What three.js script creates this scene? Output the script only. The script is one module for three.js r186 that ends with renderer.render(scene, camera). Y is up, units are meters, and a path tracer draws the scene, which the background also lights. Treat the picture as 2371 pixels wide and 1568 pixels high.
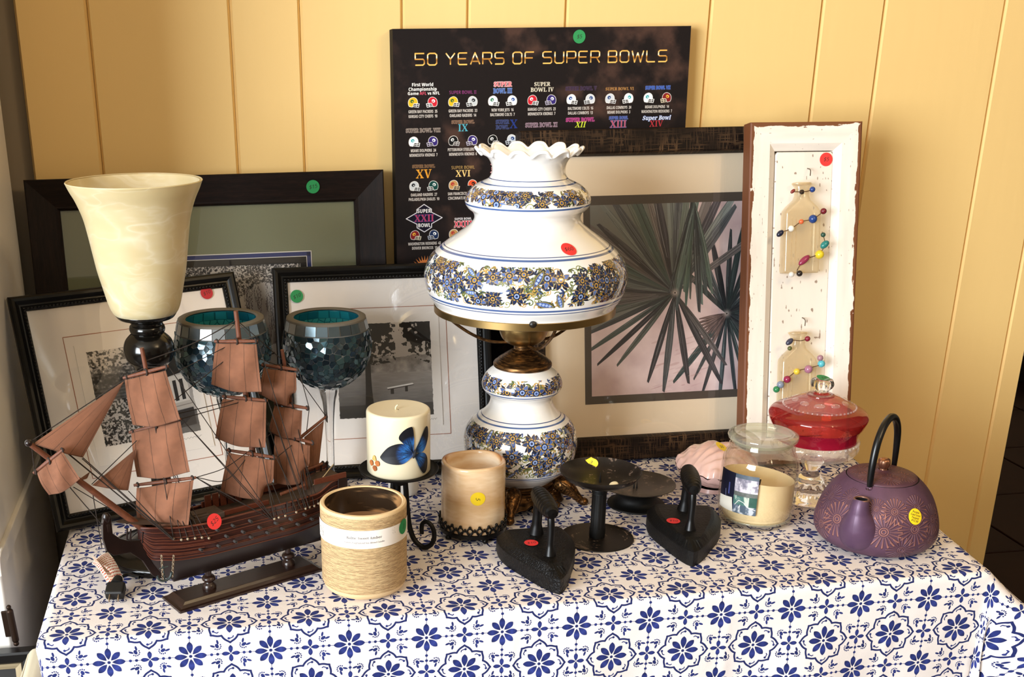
import * as THREE from 'three';
import { RoundedBoxGeometry } from 'three/addons/geometries/RoundedBoxGeometry.js';
import { mergeGeometries } from 'three/addons/utils/BufferGeometryUtils.js';
import { RectAreaLightUniformsLib } from 'three/addons/lights/RectAreaLightUniformsLib.js';

// ---------------------------------------------------------------- camera, sky, lights, exposure
const scene = new THREE.Scene();
const renderer = new THREE.WebGLRenderer({ antialias: true });
renderer.toneMapping = THREE.LinearToneMapping;
renderer.toneMappingExposure = 0.57;
renderer.shadowMap.enabled = true;
RectAreaLightUniformsLib.init();

const T = 0.75;                                   // height of the table top
const FOCAL = 2721.67, PPX = 952.64, PPY = 1148.77; // the photograph is a crop: its optical centre lies low and left
const EYE = new THREE.Vector3(-0.33547, 1.37653, 1.25703);
const RIGHT = new THREE.Vector3(0.98809447, -0.00433554, 0.15378726);
const DOWN = new THREE.Vector3(-0.0605551, -0.92987556, 0.36285606);
const FWD = new THREE.Vector3(0.14142984, -0.36784867, -0.91906744);
const camera = new THREE.PerspectiveCamera(2 * Math.atan(PPY / FOCAL) * 180 / Math.PI, 2 * (2371 - PPX) / (2 * PPY), 0.05, 60);
camera.position.copy(EYE);
camera.quaternion.setFromRotationMatrix(new THREE.Matrix4().makeBasis(RIGHT.clone(), DOWN.clone().negate(), FWD.clone().negate()));
camera.setViewOffset(2 * (2371 - PPX), 2 * PPY, (2371 - PPX) - PPX, 0, 2371, 1568);
scene.add(camera);

scene.background = new THREE.Color(0.55, 0.70, 0.95);   // overcast daylight outside the windows
scene.backgroundIntensity = 3.0;

function areaLight(name, color, power, w, h, p, target) {
  const l = new THREE.RectAreaLight(color, power, w, h);
  l.name = name; l.position.set(...p); l.lookAt(...target); l.castShadow = true; scene.add(l);
}
areaLight('window_daylight', new THREE.Color(0.90, 0.96, 1.0), 50, 1.8, 1.5, [-2.55, 1.50, 2.15], [0, 1.3, 0.9]);
const BULBS = [[0.75, 2.05, 0.95], [1.02, 2.05, 1.15], [0.75, 2.05, 1.35]], BULB_POWER = 1.5, BULB_COLOR = new THREE.Color(1.0, 0.74, 0.42);

// ---------------------------------------------------------------- helpers
let seed = 20240611;
const rnd = () => { seed = (seed + 0x6d2b79f5) | 0; let t = Math.imul(seed ^ (seed >>> 15), 1 | seed); t = (t + Math.imul(t ^ (t >>> 7), 61 | t)) ^ t; return ((t ^ (t >>> 14)) >>> 0) / 4294967296; };
const rr = (a, b) => a + (b - a) * rnd();
const V = (x, y, z) => new THREE.Vector3(x, y, z);
const TAU = Math.PI * 2, clamp = THREE.MathUtils.clamp, lerp = THREE.MathUtils.lerp, smooth = (x, a, b) => { const t = clamp((x - a) / (b - a), 0, 1); return t * t * (3 - 2 * t); };
const D = (deg) => deg * Math.PI / 180;

// a line of sight of the photograph, met with a plane of the room
const sight = (u, v) => RIGHT.clone().multiplyScalar((u - PPX) / FOCAL).addScaledVector(DOWN, (v - PPY) / FOCAL).add(FWD);
const onY = (u, v, y) => { const d = sight(u, v); return EYE.clone().addScaledVector(d, (y - EYE.y) / d.y); };
const onPlane = (u, v, p, n) => { const d = sight(u, v); return EYE.clone().addScaledVector(d, p.clone().sub(EYE).dot(n) / d.dot(n)); };

const used = {};
const numbered = (n) => { const k = used[n] = (used[n] ?? -1) + 1; return k ? n + '_' + String(k).padStart(3, '0') : n; };
function part(parent, name, geo, material, label) {
  const m = new THREE.Mesh(geo, material); m.name = parent === scene ? numbered(name) : name; m.castShadow = m.receiveShadow = true;
  if (label) m.userData.label = label;
  if (parent !== scene) { parent.userData ??= {}; const c = (parent._n ??= {}); const k = c[name] = (c[name] ?? -1) + 1; if (k) m.name = name + '_' + String(k).padStart(3, '0'); }
  parent.add(m); return m;
}
function thing(name, label, category, p = [0, 0, 0], turn = 0, group) {
  const g = new THREE.Group(); g.name = numbered(name); g.position.set(...p); g.rotation.y = turn;
  g.userData = { label, category }; if (group) g.userData.group = group;
  scene.add(g); return g;
}
function structure(name) { const g = new THREE.Group(); g.name = name; g.userData = { kind: 'structure' }; scene.add(g); return g; }

// geometry -----------------------------------------------------------
// turned shape: profile [[radius, height], ...] bottom to top or any run; u goes round (0.5 faces +z), v along the profile; mod(phi, t, r, h) may change radius and height
function lathe(profile, segs = 64, mod, crease = 38) {
  const n = profile.length, cum = [0];
  for (let i = 1; i < n; i++) cum.push(cum[i - 1] + Math.hypot(profile[i][0] - profile[i - 1][0], profile[i][1] - profile[i - 1][1]));
  const rows = [], dir = (i) => Math.atan2(profile[i + 1][1] - profile[i][1], profile[i + 1][0] - profile[i][0]);
  for (let i = 0; i < n; i++) {
    rows.push([i, i ? dir(i - 1) : dir(0), 0]);
    if (i && i < n - 1) { let d = Math.abs(dir(i) - dir(i - 1)); if (d > Math.PI) d = TAU - d; if (d > D(crease)) { rows.push([i, dir(i), 1]); } else { rows[rows.length - 1][1] = dir(i - 1) + Math.atan2(Math.sin(dir(i) - dir(i - 1)), Math.cos(dir(i) - dir(i - 1))) / 2; } }
  }
  const pos = [], nor = [], uv = [], idx = [], W = segs + 1, flip = profile[n - 1][1] < profile[0][1] ? -1 : 1;
  for (const [i, a] of rows) for (let k = 0; k <= segs; k++) {
    const phi = (k / segs - 0.5) * TAU; let [r, h] = profile[i]; const t = cum[i] / cum[n - 1];
    if (mod) [r, h] = mod(phi, t, r, h);
    pos.push(r * Math.sin(phi), h, r * Math.cos(phi)); nor.push(Math.sin(a) * Math.sin(phi), -Math.cos(a), Math.sin(a) * Math.cos(phi)); uv.push(k / segs, t);
  }
  for (let j = 0; j < rows.length - 1; j++) { if (rows[j + 1][2]) continue; for (let k = 0; k < segs; k++) { const a = j * W + k, b = a + 1, c = a + W, d = c + 1; idx.push(a, b, d, a, d, c); } }
  const g = new THREE.BufferGeometry();
  g.setAttribute('position', new THREE.Float32BufferAttribute(pos, 3)); g.setAttribute('normal', new THREE.Float32BufferAttribute(nor, 3)); g.setAttribute('uv', new THREE.Float32BufferAttribute(uv, 2)); g.setIndex(idx);
  if (mod) { g.computeVertexNormals(); weldSeam(g, W, rows.length); }
  return g;
}
function weldSeam(g, W, rows) { const n = g.attributes.normal; for (let j = 0; j < rows; j++) { const a = j * W, b = a + W - 1, x = n.getX(a) + n.getX(b), y = n.getY(a) + n.getY(b), z = n.getZ(a) + n.getZ(b), l = Math.hypot(x, y, z) || 1; n.setXYZ(a, x / l, y / l, z / l); n.setXYZ(b, x / l, y / l, z / l); } }
// smooth run through profile knots
function curve(knots, n = 60) { const c = new THREE.CatmullRomCurve3(knots.map(([r, h]) => V(r, h, 0)), false, 'centripetal'); return c.getSpacedPoints(n).map((p) => [Math.max(p.x, 0), p.y]); }
// a patch of a turned surface, round in outline: centred at (phi, index along profile), lying just outside
function lathePoint(profile, s) { // s in metres along the profile -> [r, h, nr, nh]
  let i = 1, acc = 0; for (; i < profile.length; i++) { const d = Math.hypot(profile[i][0] - profile[i - 1][0], profile[i][1] - profile[i - 1][1]); if (acc + d >= s || i === profile.length - 1) { const f = clamp((s - acc) / d, 0, 1), dr = (profile[i][0] - profile[i - 1][0]) / d, dh = (profile[i][1] - profile[i - 1][1]) / d; return [lerp(profile[i - 1][0], profile[i][0], f), lerp(profile[i - 1][1], profile[i][1], f), dh, -dr]; } acc += d; }
}
function sAtHeight(profile, h, from = 0) { let acc = 0; for (let i = 1; i < profile.length; i++) { const a = profile[i - 1], b = profile[i], d = Math.hypot(b[0] - a[0], b[1] - a[1]); if (i > from && (a[1] - h) * (b[1] - h) <= 0 && a[1] !== b[1]) return acc + d * (h - a[1]) / (b[1] - a[1]); acc += d; } return 0; }
function patch(profile, phi0, s0, w, h, round = true, lift = 0.0005, nx = 18, ny = 10, corner = 0) {
  const pos = [], uv = [], idx = [];
  if (round) {
    const R = 5, A = 28; 
    for (let i = 0; i <= R; i++) for (let k = 0; k <= A; k++) put(Math.cos(k / A * TAU) * i / R, Math.sin(k / A * TAU) * i / R);
    for (let i = 0; i < R; i++) for (let k = 0; k < A; k++) { const a = i * (A + 1) + k, b = a + A + 1; idx.push(a, b, b + 1, a, b + 1, a + 1); }
  } else {
    for (let j = 0; j <= ny; j++) for (let i = 0; i <= nx; i++) { let x = i / nx * 2 - 1; const y = j / ny * 2 - 1; put(x, y); }
    for (let j = 0; j < ny; j++) for (let i = 0; i < nx; i++) { const a = j * (nx + 1) + i, b = a + nx + 1; idx.push(a, a + 1, b + 1, a, b + 1, b); }
  }
  function put(x, y) { const [r, hh, nr, nh] = lathePoint(profile, s0 + y * h / 2), ph = phi0 + x * w / 2 / Math.max(lathePoint(profile, s0)[0], 1e-3), q = r + nr * lift; pos.push(q * Math.sin(ph), hh + nh * lift, q * Math.cos(ph)); uv.push((x + 1) / 2, (y + 1) / 2); }
  const g = new THREE.BufferGeometry(); g.setAttribute('position', new THREE.Float32BufferAttribute(pos, 3)); g.setAttribute('uv', new THREE.Float32BufferAttribute(uv, 2)); g.setIndex(idx); g.computeVertexNormals(); return g;
}
function place(g, p = [0, 0, 0], r = [0, 0, 0], s = [1, 1, 1]) { return g.applyMatrix4(new THREE.Matrix4().compose(V(...p), new THREE.Quaternion().setFromEuler(new THREE.Euler(...r)), V(...s))); }
const box = (w, h, d, p = [0, 0, 0], r = [0, 0, 0], bevel = 0) => place(bevel ? new RoundedBoxGeometry(w, h, d, 2, bevel) : new THREE.BoxGeometry(w, h, d), p, r);
const tubeOf = (pts, r, seg = 24, rad = 8) => new THREE.TubeGeometry(new THREE.CatmullRomCurve3(pts, false, 'centripetal'), seg, r, rad, false);
function taper(pts, radii, seg = 40, rad = 12, closed = true) { // tube whose radius runs through the list
  const c = new THREE.CatmullRomCurve3(pts, false, 'centripetal'), f = c.computeFrenetFrames(seg, false), pos = [], uv = [], idx = [];
  for (let i = 0; i <= seg; i++) {
    const t = i / seg, p = c.getPointAt(t), x = t * (radii.length - 1), a = Math.min(Math.floor(x), radii.length - 2), r = lerp(radii[a], radii[a + 1], x - a);
    for (let k = 0; k <= rad; k++) { const q = k / rad * TAU, v = p.clone().addScaledVector(f.normals[i], Math.cos(q) * r).addScaledVector(f.binormals[i], Math.sin(q) * r); pos.push(v.x, v.y, v.z); uv.push(k / rad, t); }
  }
  for (let i = 0; i < seg; i++) for (let k = 0; k < rad; k++) { const a = i * (rad + 1) + k, b = a + rad + 1; idx.push(a, b, b + 1, a, b + 1, a + 1); }
  if (closed) for (const [i, s] of [[0, 1], [seg, -1]]) { const p = c.getPointAt(i / seg), m = pos.length / 3; pos.push(p.x, p.y, p.z); uv.push(0.5, 0.5); for (let k = 0; k < rad; k++) { const a = i * (rad + 1) + k; s > 0 ? idx.push(m, a, a + 1) : idx.push(m, a + 1, a); } }
  const g = new THREE.BufferGeometry(); g.setAttribute('position', new THREE.Float32BufferAttribute(pos, 3)); g.setAttribute('uv', new THREE.Float32BufferAttribute(uv, 2)); g.setIndex(idx); g.computeVertexNormals(); return g;
}
function rod(a, b, r1, r2 = r1, seg = 8) { const d = b.clone().sub(a), g = new THREE.CylinderGeometry(r2, r1, d.length(), seg); g.applyQuaternion(new THREE.Quaternion().setFromUnitVectors(V(0, 1, 0), d.clone().normalize())); const m = a.clone().add(b).multiplyScalar(0.5); return g.translate(m.x, m.y, m.z); }
function grid(nx, ny, f) { // f(u, v) -> Vector3
  const pos = [], uv = [], idx = [];
  for (let j = 0; j <= ny; j++) for (let i = 0; i <= nx; i++) { const p = f(i / nx, j / ny); pos.push(p.x, p.y, p.z); uv.push(i / nx, j / ny); }
  for (let j = 0; j < ny; j++) for (let i = 0; i < nx; i++) { const a = j * (nx + 1) + i, b = a + nx + 1; idx.push(a, a + 1, b + 1, a, b + 1, b); }
  const g = new THREE.BufferGeometry(); g.setAttribute('position', new THREE.Float32BufferAttribute(pos, 3)); g.setAttribute('uv', new THREE.Float32BufferAttribute(uv, 2)); g.setIndex(idx); g.computeVertexNormals(); return g;
}
const merge = (list) => { const l = list.map((g) => { const q = g.index ? g.toNonIndexed() : g; for (const k of Object.keys(q.attributes)) if (!['position', 'normal', 'uv'].includes(k)) q.deleteAttribute(k); return q; }); return mergeGeometries(l); };
function extrude(pts, depth, bevel = 0) { const s = new THREE.Shape(pts.map(([x, y]) => new THREE.Vector2(x, y))); return new THREE.ExtrudeGeometry(s, { depth, bevelEnabled: bevel > 0, bevelSize: bevel, bevelThickness: bevel, bevelSegments: 2, curveSegments: 12 }); }

// textures -----------------------------------------------------------
function canvasTexture(w, h, draw, opts = {}) {
  const c = document.createElement('canvas'); c.width = w; c.height = h; const g = c.getContext('2d'); draw(g, w, h);
  const t = new THREE.CanvasTexture(c); if (!opts.data) t.colorSpace = THREE.SRGBColorSpace;
  if (opts.repeat) { t.wrapS = t.wrapT = THREE.RepeatWrapping; t.repeat.set(...opts.repeat); }
  t.anisotropy = 8; return t;
}
const hash = (x, y) => { let h = Math.imul(x | 0, 374761393) ^ Math.imul(y | 0, 668265263); h = Math.imul(h ^ (h >>> 13), 1274126177); return ((h ^ (h >>> 16)) >>> 0) / 4294967296; };
function vnoise(x, y, px = 1e9, py = 1e9) { const ix = Math.floor(x), iy = Math.floor(y), fx = x - ix, fy = y - iy, s = fx * fx * (3 - 2 * fx), t = fy * fy * (3 - 2 * fy), m = (a, p) => ((a % p) + p) % p; const a = hash(m(ix, px), m(iy, py)), b = hash(m(ix + 1, px), m(iy, py)), c = hash(m(ix, px), m(iy + 1, py)), d = hash(m(ix + 1, px), m(iy + 1, py)); return lerp(lerp(a, b, s), lerp(c, d, s), t); }
function fbm(x, y, o = 4, p = 1e9, q = p) { let s = 0, a = 0.5, n = 0; for (let i = 0; i < o; i++) { s += a * vnoise(x, y, p, q); n += a; a /= 2; x *= 2; y *= 2; p *= 2; q *= 2; } return s / n; }
// per-pixel texture: f(u, v) -> [r, g, b] in 0..255 (or one number)
function pixelTexture(w, h, f, opts = {}) { return canvasTexture(w, h, (g) => { const im = g.createImageData(w, h); for (let y = 0; y < h; y++) for (let x = 0; x < w; x++) { let c = f(x / w, y / h); if (typeof c === 'number') c = [c, c, c]; const o = (y * w + x) * 4; im.data[o] = c[0]; im.data[o + 1] = c[1]; im.data[o + 2] = c[2]; im.data[o + 3] = 255; } g.putImageData(im, 0, 0); }, opts); }
const mix3 = (a, b, t) => [lerp(a[0], b[0], t), lerp(a[1], b[1], t), lerp(a[2], b[2], t)];
const std = (o) => new THREE.MeshStandardMaterial(o), phy = (o) => new THREE.MeshPhysicalMaterial(o);
const paneGlass = phy({ name: 'pane glass', color: 0xffffff, roughness: 0.02, transmission: 1, thickness: 0, ior: 1.45 });

// price dots ---------------------------------------------------------
const dotMaterials = {};
function dotMaterial(kind, text, turn = 0) {
  const key = kind + text + turn; if (dotMaterials[key]) return dotMaterials[key];
  const col = { red: '#e0312f', green: '#1f8a4c', yellow: '#f3d219', dark: '#b9222c' }[kind];
  const map = canvasTexture(128, 128, (g) => {
    g.fillStyle = col; g.fillRect(0, 0, 128, 128); g.fillStyle = '#1b1512'; g.strokeStyle = '#1b1512'; g.translate(64, 64); g.rotate(turn); g.textAlign = 'center'; g.textBaseline = 'middle';
    const lines = text.split('|'); g.font = lines.length > 1 ? 'italic bold 22px sans-serif' : 'italic 50px sans-serif'; lines.forEach((l, i) => g.fillText(l, 0, (i - (lines.length - 1) / 2) * 23, 112));
  });
  return dotMaterials[key] = std({ name: 'price dot ' + key, map, roughness: 0.6 });
}
function flatDot(r = 0.0092) { const g = new THREE.CircleGeometry(r, 32); return g; }

// ---------------------------------------------------------------- the setting
const ZW = -0.56;
{
  const paintBump = pixelTexture(512, 512, (u, v) => 110 + 70 * fbm(u * 40, v * 10, 4, 40, 10), { data: true, repeat: [1, 1] });
  const yellow = std({ name: 'yellow wall paint', color: new THREE.Color(0.81, 0.56, 0.225), roughness: 0.55, bumpMap: paintBump, bumpScale: 0.0008 });
  const white = std({ name: 'white gloss paint', color: new THREE.Color(0.78, 0.74, 0.68), roughness: 0.4, bumpMap: paintBump, bumpScale: 0.0006 });
  const cream = std({ name: 'cream room paint', color: new THREE.Color(0.30, 0.24, 0.17), roughness: 0.8 });
  const skirting = std({ name: 'black skirting paint', color: 0x15100d, roughness: 0.5 });
  // panelled wall behind the table: one board between each pair of grooves
  const back = structure('wall_back');
  part(back, 'wall_core', box(1.63, 2.5, 0.08, [0.218, 1.25, ZW - 0.058]), yellow);
  const xs = [-0.6078, -0.5095, -0.3126, -0.2136, -0.0655, 0.0315, 0.179, 0.4026, 0.5812, 0.6829, 0.8838, 0.993, 1.033];
  for (let i = 0; i + 1 < xs.length; i++) {
    const w = xs[i + 1] - xs[i], b = 0.0035, gap = 0.0002;
    const g = extrude([[xs[i] + gap, 0], [xs[i + 1] - gap, 0], [xs[i + 1] - gap, 2.5], [xs[i] + gap, 2.5]], 0.012 - b); g.dispose();
    const s = [[xs[i] + gap, ZW - 0.018], [xs[i] + gap, ZW - 0.006], [xs[i] + b + gap, ZW], [xs[i + 1] - b - gap, ZW], [xs[i + 1] - gap, ZW - 0.006], [xs[i + 1] - gap, ZW - 0.018]];
    const e = extrude(s, 2.5); e.rotateX(-Math.PI / 2); // x, z -> x, z ; up by depth
    e.scale(1, 1, -1); const idx = e.index; // shape y became -z: mirror back and turn the faces round
    const p = e.attributes.position; for (let k = 0; k < p.count; k += 3) { const a = [p.getX(k + 1), p.getY(k + 1), p.getZ(k + 1)]; p.setXYZ(k + 1, p.getX(k + 2), p.getY(k + 2), p.getZ(k + 2)); p.setXYZ(k + 2, ...a); }
    const uvA = []; for (let k = 0; k < p.count; k++) uvA.push(p.getX(k) * 2 + i * 0.37, p.getY(k) * 0.8); e.setAttribute('uv', new THREE.Float32BufferAttribute(uvA, 2)); e.computeVertexNormals();
    part(back, 'board', e, yellow);
  }
  // floor: dark tiles where the photograph sees them, screed elsewhere
  const floor = structure('floor');
  part(floor, 'screed', box(7.4, 0.1, 8.0, [0.9, -0.06, 0.3]), std({ color: 0x241510, roughness: 0.6 }));
  const tileTex = pixelTexture(256, 256, (u, v) => mix3([46, 24, 15], [70, 38, 23], fbm(u * 5, v * 5, 4, 5)), { repeat: [1, 1] });
  const tileMat = [0, 1, 2].map((k) => std({ name: 'dark floor tile', map: tileTex, color: new THREE.Color(1 - k * 0.12, 1 - k * 0.12, 1 - k * 0.1), roughness: 0.35 }));
  const tileGeo = new RoundedBoxGeometry(0.398, 0.012, 0.398, 1, 0.003);
  for (let i = 0; i < 6; i++) for (let j = 0; j < 6; j++) { const t = part(floor, 'floor_tile', tileGeo, tileMat[(i * 5 + j * 3) % 3]); t.position.set(1.25 + i * 0.405, -0.005, -2.9 + j * 0.405); }
  const ceiling = structure('ceiling'); part(ceiling, 'ceiling_board', box(7.4, 0.1, 8.0, [0.9, 2.55, 0.3]), std({ color: new THREE.Color(0.58, 0.52, 0.43), roughness: 0.9 }));
  const hole = (w, h, [x0, x1, y0, y1], depth, m, parent, name, at, turn) => { // wall with one opening
    const s = new THREE.Shape([new THREE.Vector2(0, 0), new THREE.Vector2(w, 0), new THREE.Vector2(w, h), new THREE.Vector2(0, h)]);
    s.holes.push(new THREE.Path([new THREE.Vector2(x0, y0), new THREE.Vector2(x0, y1), new THREE.Vector2(x1, y1), new THREE.Vector2(x1, y0)]));
    const g = new THREE.ExtrudeGeometry(s, { depth, bevelEnabled: false }); g.rotateY(turn); g.translate(...at); part(parent, name, g, m);
  };
  const wl = structure('wall_left'); hole(5.0, 2.5, [0.75, 2.65, 0.72, 2.28], 0.12, cream, wl, 'wall_core', [-2.62, 0, 3.85], Math.PI / 2);
  wl.children[0].position.x = -0.12 + 0.0;
  part(structure('wall_front'), 'wall_core', box(6.5, 2.5, 0.12, [0.6, 1.25, 3.86]), cream);
  part(structure('wall_right'), 'wall_core', box(0.12, 2.5, 7.2, [3.7, 1.25, 0.3]), cream);
  const wb = structure('wall_far'); part(wb, 'wall_core', box(3.4, 2.5, 0.12, [2.0, 1.25, -3.12]), std({ color: new THREE.Color(0.66, 0.55, 0.46), roughness: 0.8 }));
  part(structure('baseboard_far'), 'baseboard', box(3.4, 0.11, 0.02, [2.0, 0.055, -3.05], [0, 0, 0], 0.004), skirting);
  part(structure('wall_passage'), 'wall_core', box(0.1, 2.5, 2.46, [0.55, 1.25, -1.88]), cream);
  part(structure('wall_behind'), 'wall_core', box(2.1, 2.5, 0.1, [-1.66, 1.25, ZW - 0.07]), cream);
  // windows: frame, bars and panes
  const bar = std({ color: 0xe9e4da, roughness: 0.45 });
  for (const [n, at, turn, w, h] of [['window_1', [-2.68, 1.50, 2.15], Math.PI / 2, 1.9, 1.56]]) {
    const g = structure(n); g.position.set(...at); g.rotation.y = turn;
    part(g, 'window_frame', merge([box(w, 0.05, 0.06, [0, h / 2 - 0.025, 0]), box(w, 0.05, 0.06, [0, -h / 2 + 0.025, 0]), box(0.05, h - 0.1, 0.06, [w / 2 - 0.025, 0, 0]), box(0.05, h - 0.1, 0.06, [-w / 2 + 0.025, 0, 0])]), bar);
    part(g, 'glazing_bar', box(0.03, h - 0.1, 0.04), bar);
    part(g, 'pane', box(w - 0.1, h - 0.1, 0.001), paneGlass);
  }
  // white built-in cupboard at the left
  const XC = -0.6345, ZF = -0.109, cab = thing('cupboard', 'tall white painted built-in cupboard filling the left edge of the photo', 'cupboard', [XC, 0, ZF]);
  part(cab, 'upper_case', merge([box(0.8, 1.66, 0.42, [-0.4, 1.62, -0.21], [0, 0, 0], 0.004)]), white);
  part(cab, 'lower_case', box(0.8, 0.765, 0.42, [-0.4, 0.3825, -0.212], [0, 0, 0], 0.004), white);
  const ledge = extrude([[0, -0.42], [0.022, -0.42], [0.022, 0.006], [0.019, 0.016], [0.010, 0.020], [0, 0.020]].map(([y, z]) => [z, y]), 0.81, 0.0015);
  ledge.rotateY(-Math.PI / 2); ledge.translate(0.004, 0.768, 0); part(cab, 'ledge', ledge, white);
  const door = part(cab, 'door', box(0.36, 0.66, 0.018, [-0.23, 0.40, -0.005], [0, 0, 0], 0.004), white);
  const iron = std({ name: 'dark bronze', color: 0x33241b, roughness: 0.45, metalness: 0.8 });
  const hg = onPlane(27, 1447, V(0, 0, ZF + 0.006), V(0, 0, 1));
  part(door, 'hinge', merge([place(new THREE.CapsuleGeometry(0.0055, 0.05, 6, 12), [0.002, 0, 0.006], [0, 0, 0.05]), box(0.011, 0.046, 0.004, [-0.007, 0.002, 0.002], [0, 0, 0.04], 0.0015), place(new THREE.SphereGeometry(0.0045, 10, 8), [0.0035, -0.032, 0.006]), place(new THREE.SphereGeometry(0.004, 10, 8), [0, 0.033, 0.006])]).scale(0.8, 0.78, 0.8).translate(hg.x - XC, hg.y, 0.004), iron, 'dark bronze hinge');
}

// ---------------------------------------------------------------- table and cloth
const XL = -0.566, ZFRONT = 0.057, ZBACK = -0.535, xr = (z) => 0.5725 + (0.061 - z) * 0.094;
{
  const wood = std({ color: 0x4a3425, roughness: 0.6 });
  const t = thing('table', 'dark table standing hidden under the blue and white tablecloth', 'table', [0, 0, 0]);
  part(t, 'table_top', extrude([[XL + 0.004, -ZFRONT + 0.004], [xr(ZFRONT) - 0.006, -ZFRONT + 0.004], [xr(ZBACK) - 0.006, -ZBACK], [XL + 0.004, -ZBACK]], 0.03).rotateX(-Math.PI / 2).translate(0, T - 0.033, 0), wood);
  for (const [x, z] of [[XL + 0.05, ZFRONT - 0.05], [0.52, ZFRONT - 0.05], [XL + 0.05, ZBACK + 0.05], [0.54, ZBACK + 0.05]]) part(t, 'leg', box(0.05, T - 0.033, 0.05, [x, (T - 0.033) / 2, z], [0, 0, 0], 0.004), wood);

  // printed repeat: star at the corners, medallion in the middle, crosses on the edges
  const S = 1024, print = canvasTexture(S, S, (g) => {
    g.fillStyle = '#e8dfdb'; g.fillRect(0, 0, S, S);
    const ink = (a = 0) => { const k = rr(-10, 10) + a; return `rgb(${22 + k | 0},${36 + k | 0},${100 + k * 1.6 | 0})`; };
    const petal = (x, y, a, r0, r1, w) => { g.save(); g.translate(x * S, y * S); g.rotate(a); g.scale(S, S); const q = g.createLinearGradient(r0, 0, r1, 0); q.addColorStop(0, ink(-8)); q.addColorStop(0.55, ink(14)); q.addColorStop(1, ink(-8)); g.fillStyle = q; g.beginPath(); g.moveTo(r0, 0); g.bezierCurveTo(r0 + (r1 - r0) * 0.35, -w * 0.75, r0 + (r1 - r0) * 0.78, -w * 0.95, r1, 0); g.bezierCurveTo(r0 + (r1 - r0) * 0.78, w * 0.95, r0 + (r1 - r0) * 0.35, w * 0.75, r0, 0); g.fill(); g.restore(); };
    const dot = (x, y, r, ry = r) => { g.fillStyle = ink(); g.beginPath(); g.ellipse(x * S, y * S, r * S, ry * S, 0, 0, TAU); g.fill(); };
    const star = (x, y, R, r0, w) => { for (let k = 0; k < 8; k++) petal(x, y, k * Math.PI / 4 + rr(-0.03, 0.03), r0, R * (k % 2 ? 0.97 : 1), w); dot(x, y, 0.021); };
    const line = (pts, w) => { g.strokeStyle = ink(); g.lineWidth = w * S; g.lineJoin = g.lineCap = 'round'; g.beginPath(); pts.forEach(([x, y], i) => (i ? g.lineTo(x * S, y * S) : g.moveTo(x * S, y * S))); g.stroke(); };
    const sprig = (x, y, a) => { g.save(); g.translate(x * S, y * S); g.rotate(a); g.scale(S, S); g.fillStyle = ink(); g.beginPath(); g.ellipse(0, 0, 0.022, 0.033, 0.3, 0, TAU); g.fill(); for (const k of [-1, 1]) { g.beginPath(); g.ellipse(k * 0.042, 0.035, 0.014, 0.033, -k * 0.5, 0, TAU); g.fill(); } for (let k = 0; k < 6; k++) { const q = -Math.PI / 2 + (k - 2.5) * 0.5; g.beginPath(); g.arc(Math.cos(q) * 0.047, Math.sin(q) * 0.052, 0.0098, 0, TAU); g.fill(); } g.restore(); };
    for (const ox of [-1, 0, 1]) for (const oy of [-1, 0, 1]) {
      const keep = seed; // the same print in every copy that overlaps the border
      g.save(); g.translate(ox * S, oy * S); seed = 77;
      star(0, 0, 0.202, 0.038, 0.061);
      for (const [cx, cy, h] of [[0.5, 0, 1], [0, 0.5, 0]]) {
        for (let k = 0; k < 4; k++) petal(cx, cy, k * Math.PI / 2, 0.004, 0.115, 0.044);
        for (const s of [-1, 1]) { line(h ? [[cx + s * 0.11, cy], [cx + s * 0.3, cy]] : [[cx, cy + s * 0.11], [cx, cy + s * 0.3]], 0.0065); for (const q of [0.165, 0.24]) h ? dot(cx + s * q, cy, 0.0195) : dot(cx, cy + s * q, 0.0195); }
        for (const s of [-1, 1]) for (const t2 of [-1, 1]) h ? sprig(cx + s * 0.168, cy + t2 * 0.115, (s * t2 > 0 ? -0.7 : 0.7) + (t2 > 0 ? 0 : Math.PI)) : sprig(cx + s * 0.118, cy + t2 * 0.15, (s > 0 ? Math.PI / 2 : -Math.PI / 2) + s * t2 * 0.7);
      }
      const R = (a) => { const q = ((a / (Math.PI / 4)) % 1 + 1) % 1, m = Math.abs(q - 0.5) * 2; return 0.267 + 0.053 * Math.sin(m * Math.PI / 2) + 0.020 * Math.pow(m, 7) + 0.008 * Math.cos(4 * a); };
      g.fillStyle = '#ede8e6'; for (const [w, r] of [[0.026, 0]]) { const pts = []; for (let k = 0; k <= 160; k++) { const a = k / 160 * TAU; pts.push([0.5 + (R(a) + r) * Math.cos(a), 0.5 + (R(a) + r) * Math.sin(a)]); } line(pts, w); }
      star(0.5, 0.5, 0.216, 0.038, 0.064);
      for (let k = 0; k < 8; k++) { const a = k * Math.PI / 4, r = R(a) - 0.058; dot(0.5 + r * Math.cos(a + 0.05), 0.5 + r * Math.sin(a + 0.05), 0.0165); line([[0.5 + (r - 0.03) * Math.cos(a - 0.17), 0.5 + (r - 0.03) * Math.sin(a - 0.17)], [0.5 + (r - 0.012) * Math.cos(a - 0.14), 0.5 + (r - 0.012) * Math.sin(a - 0.14)], [0.5 + r * Math.cos(a), 0.5 + r * Math.sin(a)]], 0.0135); }
      g.restore(); seed = keep;
    }
  }, { repeat: [1, 1] });
  const wrinkle = pixelTexture(1024, 1024, (u, v) => { const n = fbm(u * 6, v * 6, 5, 6), m = fbm(u * 4 + 9, v * 4 + 3, 3, 4); return 128 + 80 * (n - 0.5) + 60 * (0.5 - Math.abs(m - 0.5) * 2) + 14 * hash(u * 1024, v * 1024); }, { data: true, repeat: [0.34, 0.34] });
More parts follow.
